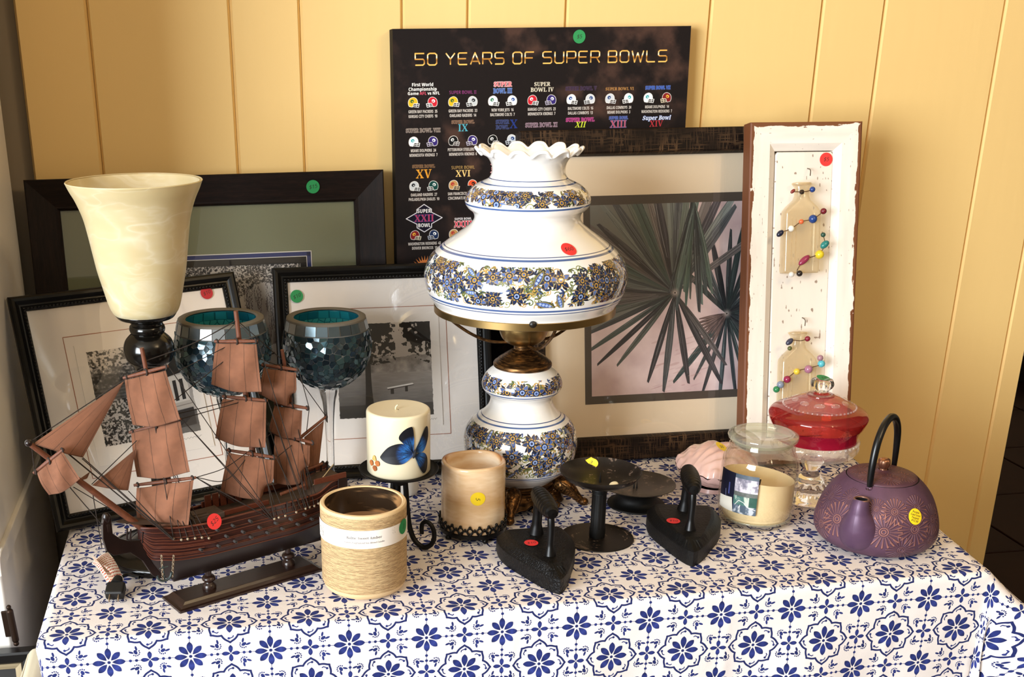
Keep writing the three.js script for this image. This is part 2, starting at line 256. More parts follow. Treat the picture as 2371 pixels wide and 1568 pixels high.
  const cotton = std({ name: 'printed cotton', map: print, roughness: 0.92, bumpMap: wrinkle, bumpScale: 0.0035, side: THREE.DoubleSide });
  const A = 0.09, crease = [-0.222, -0.03, 0.235, 0.452];
  const A0 = XL - 0.30, A1 = 0.63 + 0.42, B0 = ZBACK, B1 = ZFRONT + 0.46, NX = 300, NZ = 210;
  const f = (u, v) => {
    const a = lerp(A0, A1, u), b = lerp(B1, B0, v), zz = Math.min(b, ZFRONT), right = xr(zz);
    let dx = a > right ? a - right : a < XL ? a - XL : 0; const dz = Math.max(0, b - ZFRONT), s = Math.hypot(dx, dz), x0 = clamp(a, XL, right);
    let n = 0.0006 * Math.sin(a * 31 + b * 17) + 0.0006 * Math.sin(b * 43 - a * 11);
    if (!s) { const front = smooth(b, ZFRONT - 0.05, ZFRONT); return V(x0, T - 0.0005 * front + Math.max(0, n) * 0.4, b); }
    const th = Math.atan2(dz, dx), side = dx > 0 ? Math.cos(th) : 0, left = dx < 0 ? -Math.cos(th) : 0;
    let al = lerp(0.03, 0.80, Math.pow(side, 1.6)) ; if (left) al = lerp(0.03, -0.10, left);
    const folds = dx > 0 && dz > 0 ? 0.42 * Math.sin(th * 2) ** 2 * Math.sin(th * 4.2 + 0.6) * smooth(s, 0.015, 0.12) : 0; al += folds;
    const R = 0.007, bend = Math.PI / 2 - al, arc = R * bend; let o, d;
    if (s < arc) { const q = s / R; o = R * Math.sin(q); d = R * (1 - Math.cos(q)); } else { const e = s - arc; o = R * Math.sin(bend) + e * Math.sin(al); d = R * (1 - Math.cos(bend)) + e * Math.cos(al); }
    const w = smooth(s, 0.01, 0.2), wave = w * (0.007 * Math.sin(a * 19 + 1.3) + 0.004 * Math.sin(a * 41) + 0.006 * Math.sin(b * 23) * (dx ? 1 : 0));
    let ridge = 0; if (dz > 0) for (const c of crease) { const e = (a - c - dz * 0.06 * Math.sin(c * 40)) / 0.004; ridge += 0.0018 * Math.exp(-e * e) * smooth(s, 0.0, 0.05); }
    o += wave + ridge;
    return V(x0 + (dx ? Math.cos(th) : 0) * o, T - d, zz + (dz ? Math.sin(th) : 0) * o);
  };
  const g = grid(NX, NZ, f), uv = g.attributes.uv;
  for (let i = 0; i < uv.count; i++) uv.setXY(i, lerp(A0, A1, uv.getX(i)) / A + 5.5, -lerp(B1, B0, uv.getY(i)) / A);
  const cloth = part(scene, 'tablecloth', g, cotton); cloth.userData = { label: 'white cotton tablecloth printed with navy blue stars and medallions', category: 'tablecloth' };
}

// ---------------------------------------------------------------- pictures leaning against the wall
const grainTex = (a, b, stretch, p) => pixelTexture(512, 128, (u, v) => { const n = fbm(u * 6, v * stretch, 5, 6, stretch), m = Math.sin((v * stretch * 1.3 + n * 6) * 3) * 0.5 + 0.5; return mix3(a, b, clamp(n * 0.75 + m * 0.35 - 0.1, 0, 1)); }, { repeat: p });
// a mitred rail along each side; profile [[inset, height]...]; u in metres along the rail, v across
function rails(parent, W, H, profile, materials, name = 'frame_rail', uscale = 1, x0 = 0) {
  const c = [[-W / 2, 0], [W / 2, 0], [W / 2, H], [-W / 2, H]], cum = [0];
  for (let i = 1; i < profile.length; i++) cum.push(cum[i - 1] + Math.hypot(profile[i][0] - profile[i - 1][0], profile[i][1] - profile[i - 1][1]));
  return c.map((a, k) => {
    const b = c[(k + 1) % 4], L = Math.hypot(b[0] - a[0], b[1] - a[1]), d = [(b[0] - a[0]) / L, (b[1] - a[1]) / L], n = [-d[1], d[0]], pos = [], uv = [], idx = [];
    profile.forEach(([q, z], i) => { for (const [P, s] of [[a, 1], [b, -1]]) { const x = P[0] + q * (n[0] + s * d[0]), y = P[1] + q * (n[1] + s * d[1]); pos.push(x + x0, y, z); uv.push(((x - a[0]) * d[0] + (y - a[1]) * d[1]) * uscale + k * 0.31, cum[i] / cum[cum.length - 1]); } });
    const m = profile.length, P2 = [], U2 = []; // each facet gets its own normals
    for (let i = 0; i < m - 1; i++) for (const j of [0, 1, 3, 0, 3, 2]) { const q = i * 2 + j; P2.push(pos[q * 3], pos[q * 3 + 1], pos[q * 3 + 2]); U2.push(uv[q * 2], uv[q * 2 + 1]); }
    for (const e of [0, 1]) for (let i = 1; i < m - 1; i++) for (const q of e ? [0, i, i + 1] : [0, i + 1, i]) { const j = q * 2 + e; P2.push(pos[j * 3], pos[j * 3 + 1], pos[j * 3 + 2]); U2.push(uv[j * 2], uv[j * 2 + 1]); }
    const g = new THREE.BufferGeometry(); g.setAttribute('position', new THREE.Float32BufferAttribute(P2, 3)); g.setAttribute('uv', new THREE.Float32BufferAttribute(U2, 2)); g.computeVertexNormals();
    return part(parent, name, g, Array.isArray(materials) ? materials[k] : materials);
  });
}
function leaning(name, label, category, { x, z, yaw, lean, roll, thick }) { // stands on its lower back edge
  const up = thick * Math.sin(D(lean)) + 0.001, g = thing(name, label, category, [x, T + up, z + up * 1.9]);
  g.rotation.set(-D(lean), D(yaw), D(roll), 'YXZ'); g.updateMatrixWorld(true); return g;
}
const sheet = (w, h, x, y, z, d = 0.0012) => box(w, h, d, [x, y, z - d / 2]);
function dotOn(parent, text, kind, x, y, z, label, r = 0.0093, turn = 0, tilt = 0) { const m = part(parent, 'price_sticker', flatDot(r), dotMaterial(kind, text, turn), label); m.position.set(x, y, z); m.rotation.x = tilt; return m; }
const GRAY = (v) => { const k = clamp(v, 0, 255); return [k, k * 0.955, k * 0.915]; };

// --- two black beaded frames with small photographs
const blackLacquer = phy({ name: 'black lacquer', color: 0x080706, roughness: 0.3, specularIntensity: 0.6 });
const beadProfile = [[0, -0.014], [0, -0.004], [0.0015, -0.001], [0.004, 0.0005], [0.0075, 0], [0.0105, -0.003], [0.0125, -0.0045], [0.0145, -0.0045], [0.016, -0.003], [0.019, -0.004], [0.0215, -0.007], [0.0215, -0.014]];
const bead = new THREE.SphereGeometry(0.0022, 8, 6);
function beadedFrame(g, W, H) {
  rails(g, W, H, beadProfile, blackLacquer);
  const list = [], d = 0.0182, step = 0.0050;
  for (let s = d; s < W - d; s += step) for (const y of [d, H - d]) list.push(bead.clone().scale(1.05, 0.75, 0.7).translate(-W / 2 + s, y, -0.0028));
  for (let s = d; s < H - d; s += step) for (const x of [-W / 2 + d, W / 2 - d]) list.push(bead.clone().scale(0.75, 1.05, 0.7).translate(x, s, -0.0028));
  const m = part(g, 'bead_trim', merge(list), blackLacquer); m.userData.kind = 'stuff';
  part(g, 'backing', box(W - 0.012, H - 0.012, 0.003, [0, H / 2, -0.0125]), std({ color: 0x2a2018, roughness: 0.9 }));
  part(g, 'glass', box(W - 0.04, H - 0.04, 0.0004, [0, H / 2, -0.0066]), paneGlass);
}
const matBoard = std({ name: 'white mat board', color: new THREE.Color(0.77, 0.71, 0.66), roughness: 0.9 }), paperEdge = std({ name: 'art paper', color: new THREE.Color(0.79, 0.755, 0.70), roughness: 0.85 });
const rust = std({ name: 'rust mat line', color: 0x9a5a3c, roughness: 0.8 });
function ruledLine(g, x0, x1, y0, y1, z, t = 0.0009) { part(g, 'mat_line', merge([box(x1 - x0, t, 0.0003, [(x0 + x1) / 2, y0, z]), box(x1 - x0, t, 0.0003, [(x0 + x1) / 2, y1, z]), box(t, y1 - y0, 0.0003, [x0, (y0 + y1) / 2, z]), box(t, y1 - y0, 0.0003, [x1, (y0 + y1) / 2, z])]), rust); }
const signature = (g, x, y, s) => { g.strokeStyle = 'rgba(70,62,58,0.8)'; g.lineWidth = 1.6; g.beginPath(); g.moveTo(x, y); for (let i = 1; i < 14; i++) g.quadraticCurveTo(x + (i - 0.5) * s, y + (i % 2 ? -10 : 8), x + i * s, y - i * 0.8); g.stroke(); };
{
  const K = 0.985, W = 0.3237, H = 0.3251, g = leaning('picture_frame', 'tilted black beaded frame behind the ship holding a garden bench photograph', 'picture', { x: lerp(EYE.x, -0.4335, K), z: lerp(EYE.z, -0.3176, K), yaw: 18.89, lean: 23.6, roll: 0.97, thick: 0 });
  g.position.y = lerp(EYE.y, T + 0.004, K) - 0.004; g.scale.setScalar(K);
  beadedFrame(g, W, H);
  part(g, 'mat', sheet(W - 0.03, H - 0.03, 0, H / 2, -0.0085), matBoard);
  ruledLine(g, -0.1, 0.089, 0.063, 0.262, -0.0083);
  const x0 = -0.088, x1 = 0.0795, y0 = 0.0775, y1 = 0.2485;
  const tex = canvasTexture(800, 820, (c, w, h) => {
    c.fillStyle = '#e4dcd4'; c.fillRect(0, 0, w, h);
    const ix = 66, iy = 50, iw = 665, ih = 650, im = c.getImageData(0, 0, w, h);
    for (let y = 0; y < ih; y++) for (let x = 0; x < iw; x++) {
      const ex = 7 * fbm(y * 0.06, 3) - 3, ey = 7 * fbm(x * 0.06, 9) - 3; if (x < ex + 3 || y < ey + 3 || x > iw - ex - 3 || y > ih - ey - 3) continue;
      const u = x / iw, v = y / ih; let k; const leaf = fbm(u * 44, v * 44, 2), big = fbm(u * 9, v * 9, 3);
      if (v < 0.17 + 0.05 * big) k = 70 + 150 * smooth(leaf, 0.3, 0.6) - 30 * big;
      else if (v < 0.42 - 0.12 * u) k = 45 + 150 * Math.pow(leaf, 3) + (v < 0.27 ? 70 * leaf : 0);
      else if (u < 0.5) k = v > 0.53 ? lerp(30, 190, smooth(fbm(u * 60, v * 60, 3), 0.42, 0.62)) : 52 + 60 * big * leaf + 25 * (Math.floor(v * 60) % 2);
      else k = v > 0.76 ? 62 + 50 * big : 150 + 40 * big;
      const o = ((y + iy) * w + x + ix) * 4, q = GRAY(k); im.data[o] = q[0]; im.data[o + 1] = q[1]; im.data[o + 2] = q[2];
    }
    c.putImageData(im, 0, 0);
    const X = (u) => ix + u * iw, Y = (v) => iy + v * ih;
    c.fillStyle = '#1f1b18'; c.beginPath(); c.moveTo(X(0.55), Y(0.16)); c.bezierCurveTo(X(0.7), Y(0.02), X(0.9), Y(0.08), X(0.99), Y(0.2)); c.lineTo(X(0.99), Y(0.34)); c.lineTo(X(0.55), Y(0.42)); c.fill(); // arch of dark leaves
    c.fillStyle = '#cfc6bc'; c.save(); c.transform(1, -0.09, 0, 1, X(0.56), Y(0.43)); c.fillRect(0, -16, iw * 0.40, 200); c.fillStyle = '#28231f'; for (let i = 0; i < 5; i++) c.fillRect(18 + i * 48, 14, 25, 142); c.fillStyle = '#b6aca1'; c.fillRect(-4, 170, iw * 0.42, 46); c.fillStyle = '#8a8078'; c.fillRect(-4, 190, iw * 0.42, 6); c.fillStyle = '#332c28'; c.fillRect(0, 222, iw * 0.41, 120); c.restore();
    signature(c, X(0.76), Y(1.06), 12);
  });
  const p = part(g, 'photograph', sheet(x1 - x0, y1 - y0, (x0 + x1) / 2, (y0 + y1) / 2, -0.0072, 0.0014), [paperEdge, paperEdge, paperEdge, paperEdge, std({ map: tex, roughness: 0.8 }), paperEdge]);
  dotOn(g, '$10', 'dark', 0.1152, 0.2988, -0.0060, 'round dark red price sticker reading $10', 0.0092, -0.3);
}
{
  const W = 0.3216, H = 0.3150, g = leaning('picture_frame', 'black beaded frame behind the right goblet holding a tree and park bench photograph', 'picture', { x: -0.113, z: -0.3877, yaw: -0.39, lean: 15.94, roll: 0.12, thick: 0.014 });
  beadedFrame(g, W, H);
  part(g, 'mat', sheet(W - 0.03, H - 0.03, 0, H / 2, -0.0085), matBoard);
  ruledLine(g, -0.093, 0.0938, 0.0599, 0.2522, -0.0083);
  const x0 = -0.083, x1 = 0.0823, y0 = 0.0736, y1 = 0.2417;
  const tex = canvasTexture(800, 814, (c, w, h) => {
    c.fillStyle = '#e4dcd4'; c.fillRect(0, 0, w, h);
    const P = 800 / (x1 - x0), ix = (-0.0735 - x0) * P, iw = (0.0695 + 0.0735) * P, iy = (y1 - 0.2298) * P, ih = (0.2298 - 0.0892) * P, im = c.getImageData(0, 0, w, h);
    for (let y = 0; y < ih; y++) for (let x = 0; x < iw; x++) {
      const ex = 7 * fbm(y * 0.06, 31) - 3, ey = 7 * fbm(x * 0.06, 19) - 3; if (x < ex + 3 || y < ey + 3 || x > iw - ex - 3 || y > ih - ey - 3) continue;
      const u = x / iw, v = y / ih; let k = 205 - 25 * v; const cloud = fbm(u * 14, v * 14, 4), hz = 0.53;
      const crown = 0.34 + 0.07 * fbm(u * 8, 2) - 0.1 * Math.abs(u - 0.75); if (v > crown && v < hz) k = 95 + 120 * cloud;
      if (v >= hz) k = lerp(150, 60, (v - hz) / (1 - hz)) + 22 * fbm(u * 10, v * 60, 3) - (u < 0.3 ? 20 : 0); if (v > 0.86) k *= 0.62;
      const lf = fbm(u * 26, v * 26, 3), edge = u < 0.62 ? 0.46 - 0.12 * Math.abs(u - 0.25) : 0.30 + 0.42 * (u - 0.62); const gapx = Math.abs(u - 0.66 - 0.1 * (v - 0.2)) / 0.075;
      if (v < edge && lf > 0.36 + 0.22 * smooth(v, edge - 0.22, edge) + (gapx < 1 ? 0.35 * (1 - gapx) : 0)) k = 18 + 14 * lf;
      const o = ((y + iy | 0) * w + (x + ix | 0)) * 4, q = GRAY(k); im.data[o] = q[0]; im.data[o + 1] = q[1]; im.data[o + 2] = q[2];
    }
    c.putImageData(im, 0, 0);
    const X = (u) => ix + u * iw, Y = (v) => iy + v * ih;
    c.fillStyle = '#15110f'; c.beginPath(); c.moveTo(X(0.29), Y(0.2)); c.bezierCurveTo(X(0.30), Y(0.5), X(0.29), Y(0.7), X(0.28), Y(0.88)); c.lineTo(X(0.37), Y(0.88)); c.bezierCurveTo(X(0.35), Y(0.7), X(0.345), Y(0.5), X(0.36), Y(0.2)); c.fill();
    c.save(); c.translate(X(0.52), Y(0.68)); c.fillStyle = '#1d1916'; c.fillRect(20, 10, 24, 42); c.fillRect(126, -4, 20, 42); c.fillStyle = '#e9e4de'; c.beginPath(); c.moveTo(-6, 4); c.lineTo(182, -22); c.lineTo(192, -12); c.lineTo(0, 14); c.fill(); c.fillStyle = '#37302c'; c.beginPath(); c.moveTo(0, 14); c.lineTo(192, -12); c.lineTo(192, -6); c.lineTo(0, 21); c.fill(); c.restore();
    signature(c, X(0.86), Y(1.05), 9);
  });
  part(g, 'photograph', sheet(x1 - x0, y1 - y0, (x0 + x1) / 2, (y0 + y1) / 2, -0.0072, 0.0014), [paperEdge, paperEdge, paperEdge, paperEdge, std({ map: tex, roughness: 0.8 }), paperEdge]);
  dotOn(g, '$10', 'green', -0.127, 0.273, -0.0060, 'round green price sticker reading $10', 0.0094, -0.4);
}
// --- large frame with the green mat
{
  const W = 0.5153, H = 0.4337, g = leaning('picture_frame', 'large dark brown framed picture with wide olive green mat at the left wall', 'picture', { x: -0.3557, z: -0.48, yaw: 0.14, lean: 6.68, roll: 0.41, thick: 0.022 });
  const wood = phy({ name: 'dark stained wood', map: grainTex([14, 8, 7], [36, 22, 17], 26, [3, 1]), roughness: 0.5, specularIntensity: 0.35 });
  rails(g, W, H, [[0, -0.022], [0, 0], [0.0015, 0.0012], [0.0385, -0.007], [0.041, -0.0072], [0.0432, -0.0092], [0.0445, -0.0125], [0.0445, -0.022]], wood, 'frame_rail', 2);
  part(g, 'backing', box(W - 0.02, H - 0.02, 0.003, [0, H / 2, -0.0205]), std({ color: 0x2a2018, roughness: 0.9 }));
  part(g, 'mat', sheet(W - 0.06, H - 0.06, 0, H / 2, -0.0155), std({ name: 'olive mat board', color: new THREE.Color(0.155, 0.165, 0.098), roughness: 0.85 }));
  const ring = (name, a, top, z, col, t) => part(g, name, merge([box(2 * a, t, 0.0008, [0, top - t / 2, z]), box(2 * a, t, 0.0008, [0, 0.115 + t / 2, z]), box(t, top - 0.115, 0.0008, [-a + t / 2, (top + 0.115) / 2, z]), box(t, top - 0.115, 0.0008, [a - t / 2, (top + 0.115) / 2, z])]), std({ color: col, roughness: 0.8 }));
  ring('mat_edge', 0.1465, 0.3195, -0.0148, 0xd8d2cc, 0.0012); ring('mat_line', 0.1452, 0.318, -0.0146, 0x1d2a5e, 0.0062); ring('mat_edge', 0.1392, 0.3122, -0.0144, 0xd8d2cc, 0.0009); ring('inner_mat', 0.1382, 0.311, -0.0142, 0x171310, 0.0095);
  const tex = canvasTexture(700, 500, (c, w, h) => {
    const q = c.createLinearGradient(0, 0, 0, h); q.addColorStop(0, '#b9b2ab'); q.addColorStop(0.5, '#a8a099'); q.addColorStop(1, '#3c3632'); c.fillStyle = q; c.fillRect(0, 0, w, h);
    for (let i = 0; i < 2600; i++) { const x = rr(0, w), y = rr(0, 110 + 40 * Math.sin(x * 0.02)), k = rr(25, 110); c.fillStyle = `rgb(${k},${k * 0.95},${k * 0.93})`; c.beginPath(); c.ellipse(x, y, rr(1, 5), rr(1, 4), rr(0, 3), 0, TAU); c.fill(); }
    for (let i = 0; i < 90; i++) { let x = rr(0, w), y = rr(60, 130); const n = rr(10, 42); for (let j = 0; j < n; j++) { const k = rr(40, 85); c.fillStyle = `rgba(${k + 8},${k},${k + 4},0.8)`; c.fillRect(x + rr(-5, 5) * (1 - j / n), y, rr(1, 3.5), rr(3, 7)); y += 5; x += rr(-1.5, 1.5); } }
    c.fillStyle = '#716b52'; c.fillRect(0, 320, w, 18); for (const x of [120, 330, 560, 600]) { c.fillStyle = '#cbc4bd'; c.beginPath(); c.ellipse(x + 20, 375, 46, 58, 0.2, 0, TAU); c.fill(); c.beginPath(); c.ellipse(x, 352, 30, 22, 0, 0, TAU); c.fill(); c.fillStyle = '#3a342f'; c.beginPath(); c.moveTo(x - 26, 352); c.lineTo(x - 52, 364); c.lineTo(x - 26, 360); c.fill(); c.beginPath(); c.arc(x - 14, 348, 4, 0, TAU); c.fill(); }
  });
  part(g, 'photograph', sheet(0.2585, 0.187, 0, 0.208, -0.0150, 0.0006), std({ map: tex, roughness: 0.8 }));
  part(g, 'glass', box(W - 0.075, H - 0.075, 0.0004, [0, H / 2, -0.0132]), paneGlass);
  dotOn(g, '$15', 'green', 0.1525, 0.4122, -0.0010, 'round green price sticker reading $15', 0.0098, -0.2, 0.2);
}
// --- canvas poster
{
  const W = 0.4476, H = 0.6291, PX = 3052, CW = 1366, CH = 1920, g = leaning('poster', 'tall black canvas poster with gold title and rows of small football helmets', 'poster', { x: 0.1426, z: -0.51, yaw: 0.44, lean: 2.33, roll: 0.31, thick: 0.03 });
  const front = canvasTexture(CW, CH, (c) => {
    const im = c.createImageData(CW, CH); for (let y = 0; y < CH; y++) for (let x = 0; x < CW; x++) { const n = fbm(x / 90, y / 90, 6), m = fbm(x / 300 + 7, y / 260 + 3, 3), s = clamp((n - 0.47) * 3.2, 0, 1) * smooth(m, 0.4, 0.62); const o = (y * CW + x) * 4; im.data[o] = 24 + 46 * s; im.data[o + 1] = 18 + 31 * s; im.data[o + 2] = 18 + 23 * s; im.data[o + 3] = 255; } c.putImageData(im, 0, 0);
    const X = (x) => (x + W / 2) * PX, Y = (y) => (H - y) * PX;
    // stroke-built title letters
    const L = { '5': [[4, 0, 0, 0, 0, 3, 3.4, 3, 4, 3.7, 4, 5.3, 3.3, 6, 0, 6]], '0': [[0.8, 0, 3.2, 0, 4, 0.8, 4, 5.2, 3.2, 6, 0.8, 6, 0, 5.2, 0, 0.8, 0.8, 0]], Y: [[0, 0, 2, 3.2, 4, 0], [2, 3.2, 2, 6]], E: [[4, 0, 0.5, 0, 0, 0.6, 0, 5.4, 0.5, 6, 4, 6], [0, 3, 3.5, 3]], A: [[0, 6, 2, 0, 4.2, 6], [0.9, 4.4, 3.5, 4.4]], R: [[0, 6, 0, 0, 3.4, 0, 4, 0.6, 4, 2.6, 3.4, 3.3, 0, 3.3], [2.6, 3.3, 4.1, 6]], S: [[4, 0, 0.7, 0, 0, 0.6, 0, 2.4, 0.6, 3, 3.4, 3, 4, 3.6, 4, 5.4, 3.4, 6, 0, 6]], F: [[4, 0, 0.4, 0, 0, 0.5, 0, 6], [0, 3.1, 3.5, 3.1]], U: [[0, 0, 0, 5.2, 0.8, 6, 3.2, 6, 4, 5.2, 4, 0]], P: [[0, 6, 0, 0, 3.4, 0, 4, 0.6, 4, 2.9, 3.4, 3.5, 0, 3.5]], B: [[0, 0, 3.3, 0, 3.8, 0.6, 3.8, 2.4, 3.2, 3, 4, 3.7, 4, 5.4, 3.4, 6, 0, 6, 0, 0], [0, 3, 3.2, 3]], W: [[0, 0, 1.3, 6, 2.7, 1.2, 4.1, 6, 5.4, 0]], L: [[0, 0, 0, 5.4, 0.6, 6, 4, 6]] }; L.O = L['0'];
    const text = '50 YEARS OF SUPER BOWLS'; let wsum = 0; for (const ch of text) wsum += ch === ' ' ? 2.6 : ch === 'W' ? 6.9 : 5.5; const x0 = X(-0.1915), x1 = X(0.1885), sx = (x1 - x0) / (wsum - 1.5), hy = 0.0158 * PX / 6, ty = Y(0.5958);
    const gold = c.createLinearGradient(0, ty, 0, ty + hy * 6); gold.addColorStop(0, '#e2a94b'); gold.addColorStop(0.35, '#fff3d8'); gold.addColorStop(0.5, '#c98a35'); gold.addColorStop(0.62, '#8c5a22'); gold.addColorStop(1, '#f2c064');
    c.strokeStyle = gold; c.lineWidth = 6; c.lineJoin = 'round'; let cx = 0; for (const ch of text) { for (const st of L[ch] ?? []) { c.beginPath(); for (let i = 0; i < st.length; i += 2) { const px = x0 + (cx + st[i] * 1.0) * sx, py = ty + st[i + 1] * hy; i ? c.lineTo(px, py) : c.moveTo(px, py); } c.stroke(); } cx += ch === ' ' ? 2.6 : ch === 'W' ? 6.9 : 5.5; }
    // helmets
    const helmet = (x, y, r, shell, mark, face, flip) => { c.save(); c.translate(x, y); c.scale(flip ? -1 : 1, 1); c.strokeStyle = '#e8e4de'; c.lineWidth = 2.2; c.fillStyle = shell; c.beginPath(); c.moveTo(r * 0.75, r * 0.15); c.bezierCurveTo(r * 0.8, -r * 0.75, r * 0.1, -r, -r * 0.35, -r * 0.8); c.bezierCurveTo(-r * 1.1, -r * 0.55, -r * 1.05, r * 0.35, -r * 0.75, r * 0.7); c.lineTo(-r * 0.2, r * 0.8); c.lineTo(r * 0.05, r * 0.2); c.closePath(); c.fill(); c.stroke(); c.fillStyle = mark; c.beginPath(); c.ellipse(-r * 0.25, -r * 0.2, r * 0.32, r * 0.28, -0.4, 0, TAU); c.fill(); c.fillStyle = shell; c.beginPath(); c.arc(-r * 0.2, -r * 0.15, r * 0.12, 0, TAU); c.fill(); c.strokeStyle = face; c.lineWidth = 3; c.beginPath(); c.moveTo(r * 0.05, r * 0.2); c.lineTo(r * 1.05, r * 0.25); c.lineTo(r * 0.9, r * 0.85); c.lineTo(-r * 0.1, r * 0.7); c.moveTo(r * 0.02, r * 0.48); c.lineTo(r * 1.0, r * 0.52); c.moveTo(r * 0.55, r * 0.22); c.lineTo(r * 0.5, r * 0.8); c.stroke(); c.restore(); };
    const TM = { GB: ['#e3b122', '#1d5a34', '#d8d8d8', 'GREEN BAY PACKERS'], KC: ['#c3202f', '#f2f2f2', '#e6e6e6', 'KANSAS CITY CHIEFS'], OAK: ['#bfc3c6', '#15151a', '#cfd2d4', 'OAKLAND RAIDERS'], NYJ: ['#f1f1ee', '#1d6a48', '#e8e8e8', 'NEW YORK JETS'], BAL: ['#f4f4f2', '#24468c', '#e4e4e4', 'BALTIMORE COLTS'], MIN: ['#33266b', '#f2f2f2', '#b9b3c8', 'MINNESOTA VIKINGS'], DAL: ['#c9ccd2', '#1f3a73', '#d0d2d6', 'DALLAS COWBOYS'], MIA: ['#f3f3f0', '#2a9aa0', '#e4e4e4', 'MIAMI DOLPHINS'], WAS: ['#7c1f22', '#e6b13a', '#e0d4b8', 'WASHINGTON REDSKINS'], PIT: ['#121212', '#d9d9d9', '#bdbdbd', 'PITTSBURGH STEELERS'], PHI: ['#0f3f3c', '#d4d8d8', '#c9cdcd', 'PHILADELPHIA EAGLES'], SF: ['#b98d55', '#a8202a', '#c9b48f', 'SAN FRANCISCO 49ERS'], CIN: ['#d8502a', '#161616', '#23201e', 'CINCINNATI BENGALS'], DEN: ['#1a2c50', '#f0f0f0', '#a8b0c0', 'DENVER BRONCOS'] };
    const cell = (col, y, a, sa, b, sb) => { const x = X(-0.1812 + col * 0.0597), yy = Y(y); for (const [t, s, d] of [[TM[a], 0, 0], [TM[b], 1, 0]]) helmet(x + (s ? 42 : -42), yy, 25, t[0], t[1], t[2], !!s); c.fillStyle = '#d8d0c8'; c.textAlign = 'center'; c.textBaseline = 'middle'; c.save(); c.translate(x, 0); c.scale(0.62, 1); c.font = 'bold 18.5px sans-serif'; c.fillText(TM[a][3] + '  ' + sa, 0, yy + 39); c.fillText(TM[b][3] + '  ' + sb, 0, yy + 59); c.restore(); };
    const logo = (col, y, lines) => { const x = X(-0.1812 + col * 0.0597); c.textAlign = 'center'; c.textBaseline = 'middle'; for (const [t, dy, size, fill, fam, stroke, squeeze] of lines) { c.save(); c.translate(x, Y(y) + dy * 0.71); c.scale((squeeze ?? 1) * 0.66, 0.7); c.font = `${size}px ${fam ?? 'sans-serif'}`; if (stroke) { c.strokeStyle = stroke; c.lineWidth = 4; c.strokeText(t, 0, 0); } c.fillStyle = fill; c.fillText(t, 0, 0); c.restore(); } };
    const R1 = 0.529, R2 = 0.474, R3 = 0.4105, R4 = 0.3385;
    logo(0, R1, [['First World', -104, 'bold 28', '#f2efe9'], ['Championship', -78, 'bold 28', '#f2efe9']]); { const x = X(-0.1812); c.font = 'bold 18px sans-serif'; c.textAlign = 'left'; let px = x - 68; for (const [t, f] of [['Game ', '#f2efe9'], ['AFL', '#e5536b'], [' vs ', '#f2efe9'], ['NFL', '#f2efe9']]) { c.fillStyle = f; c.fillText(t, px, Y(R1) - 38); px += c.measureText(t).width * 0.98; } }
    cell(0, R1, 'GB', 35, 'KC', 10);
    logo(1, R1, [['SUPER BOWL II', -56, 29, '#a8438f', 'sans-serif', null, 0.95]]); cell(1, R1, 'GB', 33, 'OAK', 14);
    logo(2, R1, [['SUPER', -98, 'bold 38', '#d8454e', 'serif', '#f0d8d8'], ['BOWL III', -58, 'bold 38', '#2f55a0', 'serif', '#8ba0d0', 0.75]]); cell(2, R1, 'NYJ', 16, 'BAL', 7);
    logo(3, R1, [['SUPER', -96, 'bold 34', '#e9dcc4', 'serif'], ['BOWL IV', -62, 'bold 36', '#e9dcc4', 'serif']]); cell(3, R1, 'KC', 23, 'MIN', 7);
    logo(4, R1, [['SUPER BOWL V', -66, 'bold 32', '#2c2036', 'serif', '#4d3a52', 0.9]]); cell(4, R1, 'BAL', 16, 'DAL', 13);
    logo(5, R1, [['SUPER BOWL VI', -58, 'bold 25', '#c08a4a', 'serif', null, 1]]); cell(5, R1, 'DAL', 24, 'MIA', 3);
    logo(6, R1, [['SUPER BOWL VII', -62, 'bold 30', '#2a4aa0', 'sans-serif', '#5d76b8', 0.78]]); cell(6, R1, 'MIA', 14, 'WAS', 7);
    logo(0, R2, [['SUPER BOWL VIII', -68, 32, '#1a1416', 'serif', '#b9a99c', 0.88]]); cell(0, R2, 'MIA', 24, 'MIN', 7);
    logo(1, R2, [['SUPER BOWL', -114, 26, '#2a1c18', 'serif', '#9c7a62', 0.95], ['IX', -78, 'bold 62', '#4ea2b4', 'serif']]); cell(1, R2, 'PIT', 16, 'MIN', 6);
    logo(2, R2, [['SUPER', -108, 30, '#1c1820', 'serif', '#4a5a96'], ['BOWL', -76, 30, '#1c1820', 'serif', '#4a5a96']]); { c.font = 'bold 52px serif'; c.fillStyle = '#22357c'; c.textAlign = 'center'; c.fillText('X', X(-0.1812 + 2 * 0.0597) + 52, Y(R2) - 66); } cell(2, R2, 'PIT', 21, 'DAL', 17);
    logo(3, R2, [['SUPER BOWL XI', -84, 36, '#241a20', 'serif', '#c4a4b4', 0.82]]);
    logo(4, R2, [['SUPER BOWL', -112, 'bold 32', '#8c1f5c', 'serif', '#c25a94', 0.95], ['XII', -80, 'italic bold 50', '#c8d83a', 'serif']]);
    logo(5, R2, [['SUPER BOWL', -118, 'bold 25', '#2c3c80', 'sans-serif', '#6878b4', 0.9], ['XIII', -80, 'bold 62', '#b8505c', 'serif', '#5b74b4', 1]]);
    logo(6, R2, [['Super Bowl', -112, 'italic bold 36', '#dfe4ee', 'serif', '#3a4f96'], ['XIV', -76, 'bold 54', '#b8333c', 'serif']]);
    logo(0, R3, [['SUPER BOWL', -122, 'bold 26', '#4a3628', 'serif', '#8c6a4a', 0.9], ['XV', -74, 'bold 78', '#d9952f', 'serif']]); cell(0, R3, 'OAK', 27, 'PHI', 10);
